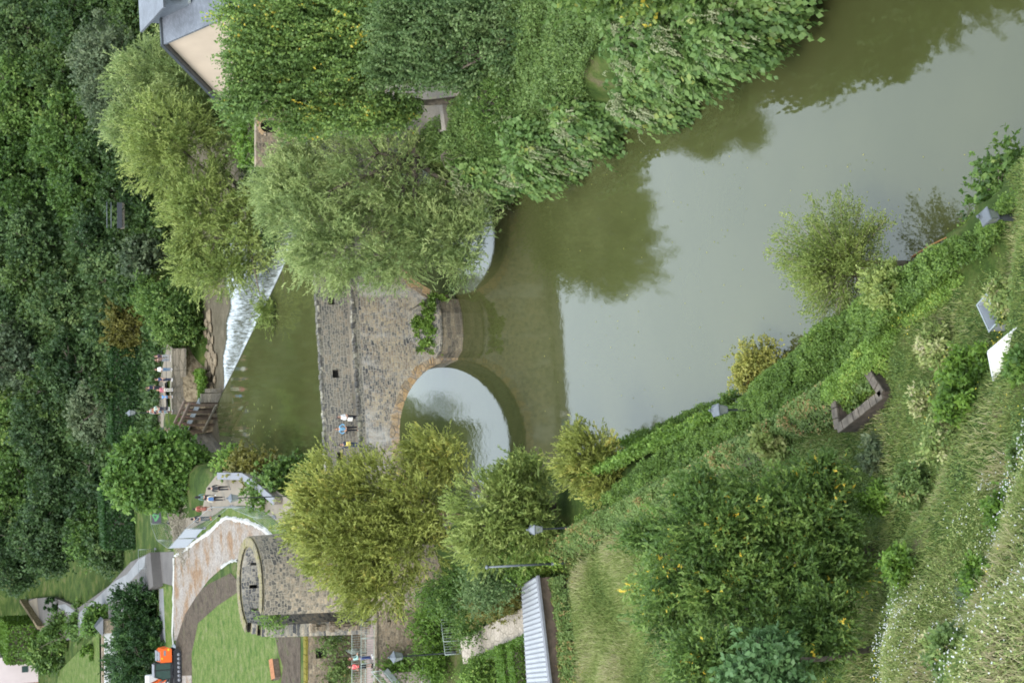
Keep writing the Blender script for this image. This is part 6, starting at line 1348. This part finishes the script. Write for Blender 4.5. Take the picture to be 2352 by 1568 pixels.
# white van behind
vp = PH(392, 1602, 5.55)
van = empty('van', vp, math.radians(8), 'white delivery van with green side marking half hidden by the excavator boom', 'van')
m = MB(); body = [(-2.6, .45), (-2.65, 1.2), (-2.3, 1.45), (-1.6, 2.45), (-1.2, 2.6), (2.6, 2.6), (2.7, 2.4), (2.7, .45)]; m.prism(body, 'y', -.95, .95)
o = m.build('body', M['white'], van)
bv = o.modifiers.new('bevel', 'BEVEL'); bv.width = .09; bv.segments = 3
m = MB(); m.prism([(-2.22, 1.5), (-1.62, 2.3), (-.9, 2.3), (-.9, 1.5)], 'y', -.965, .965); m.add([(-2.34, -.8, 1.50), (-2.34, .8, 1.50), (-1.70, .75, 2.38), (-1.70, -.75, 2.38)], [(0, 1, 2, 3)]); m.build('window', M['winglass'], van)
for x in (-1.7, 1.7):
    for s in (-1, 1):
        m = MB(); m.tube([(x, s * .78, .38), (x, s * .99, .38)], .38, 16); wq = m.build('wheel', M['black'], van); m = MB(); m.tube([(x, s * .97, .38), (x, s * 1.0, .38)], .2, 10); m.build('rim', M['galv'], wq)
m = MB()
for k in range(4): m.add([(-.9 + k * .7, -.958, 1.1), (-.5 + k * .7, -.958, 1.1), (-.25 + k * .7, -.958, 1.75), (-.65 + k * .7, -.958, 1.75)], [(0, 1, 2, 3)])
m.build('green_stripes', M['green'], van)
# manhole cover leaning at the gravel edge, brick stack by the wall
m = MB(); m.lathe([(0, 0), (.42, 0), (.42, .06), (0, .06)], 18); o = m.build('manhole_cover', M['galv']); o.location = PH(400, 1523 - 36, 5.62); o.rotation_euler = (.35, 0, 0); tag(o, 'round grey manhole cover lying behind the excavator', 'manhole cover')
q = PH(640, 1536, 5.55); e = empty('roofed_crate', q, .5, 'small rusty roofed crate on the soil by the mossy wall', 'crate'); e.scale = (.6, .6, .6)
m = MB(); m.add([(-1.5, -.7, .9), (1.5, -.7, .9), (1.5, 0, 1.3), (-1.5, 0, 1.3), (-1.5, .7, .9), (1.5, .7, .9)], [(0, 1, 2, 3), (3, 2, 5, 4)]); m.build('lid', M['rust'], e)
m = MB(); m.box((0, 0, .45), (2.8, 1.3, .88)); m.build('box', M['timber'], e)

# ------------------------------------------------------------------ peach gabled house
ap = PY(380, 94, 125.0); gd = Vector((-.26, .966, 0)); rdg = Vector((.966, .26, 0)); HW = 11.5; RISE = 7.4
house = empty('gabled_house', (ap.x, ap.y, 4.5), 0, 'peach plastered house with steep grey slate roof and dormer', 'house')
top = Vector((0, 0, ap.z - 4.5)); LE = gd * HW + Vector((0, 0, top.z - RISE)); RE = -gd * HW + Vector((0, 0, top.z - RISE)); Ln = rdg * 26
m = MB(); b0 = Vector((0, 0, -1)); 
def zc(v, z): return Vector((v.x, v.y, z))
gable = [zc(RE, -1), RE, top, LE, zc(LE, -1)]
m.add([*gable, *[g_ + Ln for g_ in gable]], [(0, 1, 2, 3, 4), (9, 8, 7, 6, 5), (0, 5, 6, 1), (4, 3, 8, 9)]); m.build('wall', M['plaster'], house)
def roof_plane(a, b, c, d, mat, name, parent, th=.18, sc=1.0):
    n = (b - a).cross(d - a).normalized(); n = n if n.z > 0 else -n; me = bpy.data.meshes.new(name)
    vs = [a, b, c, d]; vs = [v + n * .05 for v in vs] + [v + n * (.05 + th) for v in vs]
    fs = [(3, 2, 1, 0), (4, 5, 6, 7), (0, 1, 5, 4), (1, 2, 6, 5), (2, 3, 7, 6), (3, 0, 4, 7)]; me.from_pydata(vs, [], fs); uv = me.uv_layers.new(name='UV'); U = (b - a).normalized(); V_ = n.cross(U)
    for l_ in me.loops: p = Vector(me.vertices[l_.vertex_index].co) - a; uv.data[l_.index].uv = (p.dot(U) * sc, p.dot(V_) * sc)
    return link(name, me, mat, parent)
ov = rdg * -.35; ee = -gd * .5 + Vector((0, 0, -.33))
roof = roof_plane(RE + ov + ee, RE + Ln + ee, top + Ln, top + ov, M['slate'], 'roof', house)
ee2 = gd * .5 + Vector((0, 0, -.33)); roof_plane(LE + ov + ee2, LE + Ln + ee2, top + Ln, top + ov, M['slate'], 'roof', house)
m = MB(); n_ = Vector((0, 0, .26)); m.bar(top + ov + n_, LE + ov + n_ * 1.0, .12, .25); m.bar(top + ov + n_, top + Ln + n_, .35, .14); m.build('verge', M['iron'], house)
m = MB(); fc = (RE + top) * .5 + rdg * 2.3 + Vector((0, 0, .45))
for q_ in ((.22, 2.2), (.30, 4.0)): 
    p_ = top.lerp(RE, q_[0]) + rdg * q_[1] + Vector((0, 0, .35)); m = MB(); m.box(p_, (.7, .7, .1)); m.build('skylight', M['glass'], house)
dm = top + rdg * 1.7
m = MB(); X_, Y_ = rdg, -gd
def dl(x, y, z): return dm + X_ * x + Y_ * y + Vector((0, 0, z))
m.add([dl(0, -.8, -1), dl(9, -.8, -1), dl(9, 2.4, -2.2), dl(0, 2.4, -2.2), dl(0, -.8, 1.1), dl(9, -.8, 1.1), dl(9, 2.4, .5), dl(0, 2.4, .5)], [(0, 1, 5, 4), (1, 2, 6, 5), (2, 3, 7, 6), (3, 0, 4, 7)]); dmo = m.build('dormer', M['iron_grey'], house)
roof_plane(dl(-.5, 2.9, .45), dl(9.5, 2.9, .45), dl(9.5, -1.5, 1.25), dl(-.5, -1.5, 1.25), M['slate'], 'dormer_roof', dmo)
m = MB(); 
for k in range(5): m = MB(); m.box(dl(.9 + k * 1.6, 2.36, -.35), (.9, .9, .8)); m.build('dormer_window', M['winglass'], dmo)
gm = LE.lerp(RE, .5); p_ = top + Vector((0, 0, -4.6)) - gd * 1.8 + rdg * -.04
m = MB(); m.bar(p_, p_ + Vector((0, 0, -2.2)), .25, .12); m.build('slit_window', M['hole_shade'], house)  # dark inside of the slit painted as a near-black bar
# small wall with arched niche
nw = PY(600, 330, 147.0); e = empty('niche_wall', (nw.x, 147.0, 3.5), 0, 'old pinkish stone wall with a small arched niche behind the willows', 'wall')
q = PY(612, 290, 147.0); xn = q.x - nw.x; zn = q.z - 3.5; tz = PY(588, 290, 147.0).z - 3.5
xs = [-2, -1, xn - .55, xn + .55, xn + 2, xn + 5, xn + 10]; zs = [0, zn - 1.0, zn + .5, tz]
m = MB(); wall_panel(m, xs, zs, 0, .6, {(2, 1)}); m.build('wall_face', M['rubble'], e)
m = MB(); m.box((xn, .5, zn - .2), (1.3, .1, 1.9)); m.build('niche', M['hole_shade'], e)  # dark back panel, the recess shade is in its colour
m = MB()
for k in range(9):
    t0 = math.pi * k / 9; t1 = math.pi * (k + .9) / 9
    m.prism([(xn + .5 * math.cos(t), zn + .05 + .5 * math.sin(t)) for t in (t0, t1)] + [(xn + .82 * math.cos(t), zn + .05 + .82 * math.sin(t)) for t in (t1, t0)], 'y', -.05, .2)
m.build('arch_stones', M['voussoir'], e)
# terrace stairs with railing on the right bank
sp = PH(990, 225, 5.0)
e = empty('steps', sp, 0, 'broad brown stone steps leading off the right bank terrace', 'steps'); m = MB()
for k in range(6): m.box((-.55 * k - .3, .3 * k, -.1 - .17 * k), (.6, 2.3, .25)); m.box((-.55 * k - .3, .3 * k, -.22 - .17 * k - .6), (.56, 2.26, 1.2))
M['stepst'] = plain('stepst', (0.20, 0.17, 0.12), .9); m.build('treads', M['stepst'], e)
railing('railing', 'slanting metal railing beside the brown steps on the right bank', [sp + Vector((.8, 2.4, .0)), sp + Vector((-3.5, 4.0, -1.0)), sp + Vector((-4.8, 4.4, -1.3))], h=2.2, mat='galv', nb=.2)
e = slab('low_wall', PP([(1018, 300), (1012, 245), (1019, 240), (1027, 300)], 5.3), 4.0, 5.4, M['yard'], 'pale curved kerb wall between terrace and green slope', 'wall')
# pink house with door and small yard far left
pk = PY(92, 1504, 292.0)
e = empty('pink_house', (pk.x, 292, 6.0), math.radians(-2), 'pale pink rendered house wall beyond the tall hedge', 'house')
m = MB(); m.box((-9, 5, 4.6), (18, 10, 14.0)); m.build('wall', M['plaster_pink'], e)
m = MB(); m.box((-9, 5, 11.7), (18.6, 10.6, .3)); m.build('roof_edge', M['plaster'], e)
m = MB(); m.box((-5.0, -.03, 1.2), (1.2, .1, 2.6)); m.build('door', M['rust'], e)
m = MB(); m.box((-2.1, -.03, 2.2), (1.0, .1, 1.0)); m.build('window', M['winglass'], e)
# white-faced garden wall with slate cap and stone gable end
gq = PY(232, 1442, 222.0); ge = PY(236, 1640, 222.0)
e = empty('white_wall', (gq.x, 222, 5.3), 0, 'long white-faced garden wall with slate-roofed pier above the yew', 'wall'); Lw = gq.x - ge.x; ztop = PY(240, 1500, 222).z - 5.3; zbo = PY(262, 1500, 222).z - 5.3
m = MB(); m.box((-Lw / 2 - .3, 0, (zbo + ztop) / 2 - 1.5), (Lw, .5, ztop - zbo + 3.0)); m.build('wall_face', M['white'], e)
m = MB(); m.box((-Lw / 2 - .3, .45, ztop + .1), (Lw, .6, .35)); m.build('stone_back', M['rubble'], e)
m = MB(); m.box((.2, .2, (ztop) / 2), (1.6, 1.4, ztop + .6)); m.build('pier', M['rubble'], e)
m = MB(); zt_ = ztop + .3; m.add([(-.9, -.8, zt_), (1.3, -.8, zt_), (1.3, 1.2, zt_), (-.9, 1.2, zt_), (.2, -.4, zt_ + .9), (.2, .9, zt_ + .9)], [(0, 1, 4), (1, 2, 5, 4), (2, 3, 5), (3, 0, 4, 5), (3, 2, 1, 0)]); m.build('pier_roof', M['slate'], e)
# flower pot balls by the lane
for (x, y, lb) in ((130, 1388, 'clipped ball shrub with a reddish flower by the lane'),):
    p = PH(x, y, 6.7); tree('ball_shrub', lb, [((p.x, p.y, 7.4), (1.1, 1.1, 1.0))], 1600, 'small', L['yew'], 500, cat='shrub', trunk=False, L=.3, W=.2, inner=0, clump=.2, base=(p.x, p.y), part='foliage')
# old rubble wall by the far lane and low wall behind yew
a = PH(60, 1378, 6.6); b = PH(102, 1440, 6.6); m = MB(); m.bar(Vector((0, 0, .5)), b - a + Vector((0, 0, .5)), .5, 1.1); o = m.build('rubble_wall', M['sand']); o.location = a; tag(o, 'low pale rubble wall beside the far end of the lane', 'wall')
# footbridge piece glimpsed in the wood
a = PY(270, 466, 212.0); b = PY(270, 525, 212.0); e = empty('timber_footbridge', a, 0, 'short grey footbridge with railing glimpsed below the wood', 'footbridge'); d = b - a
m = MB(); m.bar((0, 0, -.6), d + Vector((0, 0, -.6)), 1.0, .3); m.build('deck', M['quay'], e); m = MB(); m.bar((0, -.75, -.1), d + Vector((0, -.75, -.1)), .08, .6); m.build('side_boards', M['iron'], e)
m = MB(); m.tube([(0, -.75, .9), d + Vector((0, -.75, .9))], .04, 5); m.tube([(0, -.75, 1.4), d + Vector((0, -.75, 1.4))], .04, 5); m.build('rail', M['iron_grey'], e)
# drifting leaves and twigs on the river
rg = np.random.default_rng(3); n = 240; x = rg.uniform(1250, 2300, n); y = rg.uniform(350, 950, n); P = np.array([tuple(PH(a_, b_, .012)) for a_, b_ in zip(x, y)])
kp = poly_mask(P[:, 0], P[:, 1], RIVER); P = P[kp]; n = len(P); V = leaf_quads(P, rg.normal(size=(n, 3)) * [1, 1, 0], np.tile([0, 0, 1.0], (n, 1)), .11 * rg.uniform(.5, 1.3, n), .06)
c0 = P.mean(0); o = quad_mesh('drifting_leaves', V - c0, rg.random(n), L['yellow']); o.location = c0; tag(o, 'yellow leaves drifting on the river', kind='stuff')
n = 34; x = rg.uniform(530, 640, n); y = rg.uniform(930, 1020, n); P = np.array([tuple(PH(a_, b_, .012)) for a_, b_ in zip(x, y)]); V = leaf_quads(P, rg.normal(size=(n, 3)) * [1, 1, 0], np.tile([0, 0, 1.0], (n, 1)), .35 * rg.uniform(.5, 1.6, n), .2)
c0 = P.mean(0); o = quad_mesh('pond_scum', V - c0, rg.random(n), L['reed']); o.location = c0; tag(o, 'bits of scum floating on the pond by the sluice', kind='stuff')

# ------------------------------------------------------------------ people
def skin_mesh(name, V, E, R, mat, parent, root=0, lv=1):
    me = bpy.data.meshes.new(name); me.from_pydata(V, E, []); o = link(name, me, mat, parent)
    s = o.modifiers.new('skin', 'SKIN'); s.use_smooth_shade = True
    for i, r in enumerate(R): me.skin_vertices[0].data[i].radius = (r, r) if not isinstance(r, tuple) else r
    me.skin_vertices[0].data[root].use_root = True
    if lv: b = o.modifiers.new('subdivision', 'SUBSURF'); b.levels = lv; b.render_levels = lv
    return o
MC = {}
def cm(c, rough=.8):
    if c not in MC: MC[c] = plain('cloth', c, rough, var=.12, scale=12)
    return MC[c]
SKIN_ = plain('skin', (0.50, 0.29, 0.20), .55, var=.05); SKIN_D = plain('skin_dark', (0.20, 0.11, 0.075), .55, var=.05)
def person(label, loc, face, h=1.75, top=(.5, .5, .5), legs=(.05, .06, .1), hair=(.05, .03, .02), long_hair=False, armL='down', armR='down', step=0.0, bag=None, shorts=False, skirt=False, sleeves=True, skin=None, sitz=0.0, shoes=(.5, .5, .5), group=None, turn=0):
    k = h / 1.75; skin = skin or SKIN_
    e = empty('person', loc, face, label, 'person', group); e.scale = (k, k, k)
    # x right, y forward
    arms = {'down': ((.23, -.02, 1.15), (.25, .06, .90)), 'bent': ((.24, -.04, 1.16), (.14, .22, 1.12)), 'face': ((.24, .12, 1.2), (.08, .20, 1.50)), 'fwd': ((.21, .14, 1.2), (.16, .38, 1.2)), 'back': ((.25, -.12, 1.17), (.25, -.16, .93)), 'up': ((.3, .08, 1.5), (.2, .1, 1.72)), 'hip': ((.34, -.06, 1.18), (.18, .06, 1.02))}
    V = [(0, 0, .95), (0, -.01, 1.12), (0, 0, 1.30), (0, -.005, 1.44), (0, 0, 1.51), (0, .02, 1.58), (0, .02, 1.655), (0, .012, 1.725)]
    R = [(.135, .10), (.115, .085), (.145, .095), (.085, .07), .052, .07, .085, .06]
    E = [(i, i + 1) for i in range(7)]
    V.append((0, .115, 1.615)); R.append(.012); E.append((6, 8))      # nose
    hip = []
    for s in (-1, 1):
        b = len(V); st = step * s
        V += [(s * .095, 0, .88), (s * .10, st * .5 + .03 * abs(step), .50), (s * .105, st * 1.0 - .02, .09), (s * .105, st * 1.0 + .15, .035)]
        R += [(.088), .056, .038, .034]; E += [(0, b), (b, b + 1), (b + 1, b + 2), (b + 2, b + 3)]; hip.append(b)
    sh = []; hands = []
    for s, kind in ((-1, armL), (1, armR)):
        el, wr = arms[kind]; b = len(V); el = (s * el[0], el[1], el[2]); wr = (s * wr[0], wr[1], wr[2]); d = (Vector(wr) - Vector(el)).normalized(); pm = Vector(wr) + d * .06
        V += [(s * .17, -.005, 1.40), el, wr, tuple(pm)]; R += [.052, .038, .026, (.034, .018)]; E += [(3, b), (b, b + 1), (b + 1, b + 2), (b + 2, b + 3)]; sh.append(b)
        side = d.cross(Vector((s, 0, 0)))
        side = side.normalized() if side.length > .2 else Vector((0, 1, 0))
        curl = Vector((-s, 0, 0))
        for q, fl in enumerate((.068, .078, .073, .056)):
            f0 = pm + side * (q - 1.5) * .021 + d * .022; f1 = f0 + d * fl * .55 + curl * .008; f2 = f1 + d * fl * .4 + curl * .026
            c_ = len(V); V += [tuple(f0), tuple(f1), tuple(f2)]; R += [.0095, .0085, .0075]; E += [(b + 3, c_), (c_, c_ + 1), (c_ + 1, c_ + 2)]
        t0 = pm - d * .02 - side * .035; t1 = t0 - side * .022 + d * .035 + curl * .012; c_ = len(V); V += [tuple(t0), tuple(t1)]; R += [.0105, .009]; E += [(b + 3, c_), (c_, c_ + 1)]
    skin_mesh('body', V, E, R, skin, e)
    # face details: ears, eyes, mouth
    m = MB()
    for s in (-1, 1): m.box((s * .036, .098, 1.645), (.026, .012, .012))
    m.build('eyes', M['black'], e)
    m = MB(); m.box((0, .10, 1.572), (.045, .014, .010)); m.build('mouth', M['rust'], e)
    m = MB()
    for s in (-1, 1): m.lathe([(0, -.03), (.014, -.015), (.018, .0), (.014, .02), (0, .03)], 6, (s * .088, .01, 1.625))
    m.build('ears', skin, e)
    m = MB(); pr = [(.0, 1.79), (.05, 1.775), (.085, 1.74), (.100, 1.69), (.102, 1.64)]
    if long_hair: pr += [(.11, 1.56), (.115, 1.46), (.11, 1.34), (.07, 1.25), (.0, 1.23)]
    else: pr += [(.09, 1.58), (.05, 1.55), (0, 1.55)]
    m.lathe([(r, z) for r, z in pr], 12, (0, -.03 if not long_hair else -.05, 0)); ho = m.build('hair', cm(hair), e); 
    if long_hair: ho.scale = (1, .75, 1)
    # top
    T = [V[0], V[1], V[2], V[3], (0, 0, 1.475)]; TRr = [(.150, .118), (.132, .105), (.160, .112), (.102, .084), .062]; TE = [(0, 1), (1, 2), (2, 3), (3, 4)]
    for b in sh:
        c_ = len(T); el = Vector(V[b + 1]); s0_ = Vector(V[b]); wr = Vector(V[b + 2])
        T += [tuple(s0_), tuple(s0_.lerp(el, .85 if not sleeves else 1.0))]; TRr += [.062, .053]; TE += [(3, c_), (c_, c_ + 1)]
        if sleeves: T.append(tuple(el.lerp(wr, .85))); TRr.append(.038); TE.append((c_ + 1, c_ + 2))
    T[0] = (0, 0, .93); skin_mesh('top', T, TE, TRr, cm(top), e)
    # trousers, shorts or skirt
    if skirt:
        m = MB(); m.lathe([(.125, 1.0), (.155, .92), (.19, .7), (.215, .52), (.20, .52)], 14); so_ = m.build('skirt', cm(legs), e)
    else:
        T = [(0, 0, .97)]; Rr = [(.142, .112)]; TE = []
        for b in hip:
            c_ = len(T); kn = Vector(V[b + 1]); an = Vector(V[b + 2]); hp = Vector(V[b])
            T += [tuple(hp), tuple(hp.lerp(kn, .8 if shorts else 1.0))]; Rr += [.102, .078 if shorts else .07]; TE += [(0, c_), (c_, c_ + 1)]
            if not shorts: T.append(tuple(kn.lerp(an, .93))); Rr.append(.056); TE.append((c_ + 1, c_ + 2))
        skin_mesh('trousers' if not shorts else 'shorts', T, TE, Rr, cm(legs), e)
    for b in hip:
        m = MB(); a = Vector(V[b + 2]); m.box((a.x, a.y + .06, .045), (.09, .27, .09), taper=.75); m.build('shoe', cm(shoes), e)
    if bag:
        kind, col = bag; m = MB()
        if kind == 'backpack': m.box((0, -.19, 1.22), (.30, .17, .42), taper=.85); m.bar((-.1, -.1, 1.42), (-.1, .1, 1.3), .04, .02); m.bar((.1, -.1, 1.42), (.1, .1, 1.3), .04, .02)
        elif kind == 'tote': m.box((.30, .05, .82), (.10, .30, .34)); m.bar((.28, .05, 1.0), (.2, .0, 1.42), .03, .02)
        elif kind == 'front': m.box((0, .2, 1.08), (.3, .14, .3)); m.bar((.1, .14, 1.2), (.12, .0, 1.45), .03, .02)
        m.build('bag', cm(col), e)
    return e
F_CAM = math.pi; AWAY = 0.0
def bp(x, y, dy): # place on the bridge deck: find local x from photo row y
    q = PH(816, y, ZT); lx = q.x / math.cos(BR); return OB(lx, dy, ZT + .07)
person('woman in white jacket over black trousers on the bridge, carrying a white bag', bp(0, 949, 1.05), F_CAM + .9, 1.68, (.75, .72, .72), (.02, .02, .025), (.05, .03, .025), armL='hip', armR='bent', bag=('tote', (.7, .66, .6)), sleeves=True, shoes=(.05, .05, .05))
person('man in open blue shirt and black trousers on the bridge', bp(0, 974, 1.35), F_CAM - .1, 1.80, (.14, .30, .45), (.012, .012, .015), (.10, .07, .05), armL='hip', armR='hip', shoes=(.05, .05, .05))
person('person in dark jacket holding a yellow bag on the bridge', bp(0, 1011, 1.0), F_CAM + .4, 1.66, (.02, .03, .07), (.03, .05, .10), (.015, .012, .012), armL='bent', armR='bent', bag=('front', (.6, .5, .12)), shoes=(.05, .05, .05))
PW = PFH + .07
q = PY(855, 1508, ytf + .75); person('woman with long auburn hair and pale teal top on the terrace walkway', (q.x, ytf + .75, PW), F_CAM + 1.2, 1.72, (.30, .45, .42), (.03, .05, .22), (.12, .04, .025), True, 'bent', 'fwd', shoes=(.7, .7, .7))
q = PY(853, 1527, ytf + .8); person('woman in red top and black skirt leaning on the terrace railing', (q.x, ytf + .8, PW), F_CAM - .6, 1.72, (.75, .10, .11), (.012, .012, .015), (.10, .05, .04), True, 'fwd', 'bent', skirt=True, sleeves=False, shoes=(.02, .02, .02))
def gp(x, y, h): return PH(x, y, h)
H_ = 1.16
person('man with black vest over white sleeves on the footpath', gp(528, 1120, 5.53), AWAY + .1, 1.85 * H_, (.02, .02, .025), (.015, .015, .02), (.03, .02, .02), step=.15, bag=('backpack', (.03, .03, .035)), shoes=(.1, .1, .1))
person('person in beige shirt with blue backpack on the footpath', gp(516, 1144, 5.53), AWAY, 1.75 * H_, (.55, .50, .38), (.015, .015, .02), (.02, .015, .012), step=.12, bag=('backpack', (.06, .13, .28)), shoes=(.1, .1, .1))
person('person with dark hair just beyond the blue backpack', gp(495, 1140, 5.53), AWAY, 1.78 * H_, (.10, .16, .15), (.02, .02, .03), (.012, .01, .01), True)
person('person in rust patterned dress walking on the footpath', gp(487, 1167, 5.53), AWAY - .2, 1.68 * H_, (.22, .06, .045), (.20, .07, .05), (.02, .015, .012), step=.1, skirt=True, shoes=(.05, .05, .05))
person('person all in black beside the mesh fence', gp(485, 1190, 5.53), AWAY + .2, 1.78 * H_, (.015, .018, .028), (.02, .03, .045), (.012, .01, .012), step=.12, armL='hip', shoes=(.5, .15, .1))
G_ = 'walkers on the far promenade'
pr = 3.5
FP_ = [(392, 818, 1.72, (.05, .03, .05), (.30, .31, .33), 'person in dark top and grey trousers at the right end of the promenade group', dict(armL='face', armR='bent')),
    (392, 826, 1.70, (.18, .12, .10), (.25, .27, .30), 'half hidden person behind the white shirt on the promenade', dict(armR='face')),
    (394, 848, 1.78, (.72, .72, .72), (.10, .17, .26), 'person in white shirt and blue jeans on the promenade', dict(armL='bent', armR='bent')),
    (395, 871, 1.80, (.03, .045, .11), (.02, .03, .06), 'tall person in dark navy on the promenade', dict(armR='down', sleeves=False)),
    (395, 895, 1.60, (.48, .14, .18), (.62, .56, .50), 'girl in pink top and white trousers on the promenade', dict(long_hair=True, hair=(.2, .1, .06))),
    (395, 911, 1.32, (.14, .35, .68), (.18, .35, .6), 'child in light blue on the promenade', dict(shorts=True, sleeves=False)),
    (388, 938, 1.90, (.36, .45, .38), (.03, .03, .05), 'man in mint shirt with dark straps on the promenade', dict(armL='bent', armR='hip', bag=('backpack', (.03, .04, .05)), sleeves=False)),
    (396, 945, 1.15, (.30, .40, .44), (.30, .22, .2), 'toddler beside the mint shirted man', dict(shorts=True)),
    (373, 890, 1.74, (.02, .02, .05), (.015, .015, .03), 'person in near black clothes against the hedge', dict(armR='up')),
    (374, 944, 1.72, (.30, .33, .31), (.05, .04, .04), 'person in grey top with orange bag against the hedge', dict(bag=('front', (.5, .14, .04)))),
    (384, 1009 - 4, 1.74, (.03, .03, .06), (.25, .38, .46), 'man in navy T-shirt and denim shorts walking alone on the promenade', dict(shorts=True, sleeves=False)),
    (420, 1046, 1.70, (.04, .04, .07), (.45, .28, .22), 'person with cream bag near the lamp on the promenade', dict(bag=('tote', (.66, .64, .5)), shorts=True)),
    (418, 1062, 1.76, (.33, .35, .40), (.05, .05, .07), 'grey-haired man in grey shirt near the lamp on the promenade', dict(hair=(.5, .5, .5), armR='fwd', bag=('backpack', (.05, .05, .07))))]
for x, y, hh_, tp_, lg_, lb, kw in FP_:
    x0 = min(x, 398); yy = y if y < 1000 else y - 60
    q = PH(x0, yy, pr); q.z = max(gh(q.x, q.y), 3.45)
    person(lb, q, F_CAM + rd.uniform(-1, 1), hh_ * 1.14, tp_, lg_, kw.pop('hair', (.06, .035, .025)), group=None, **kw)
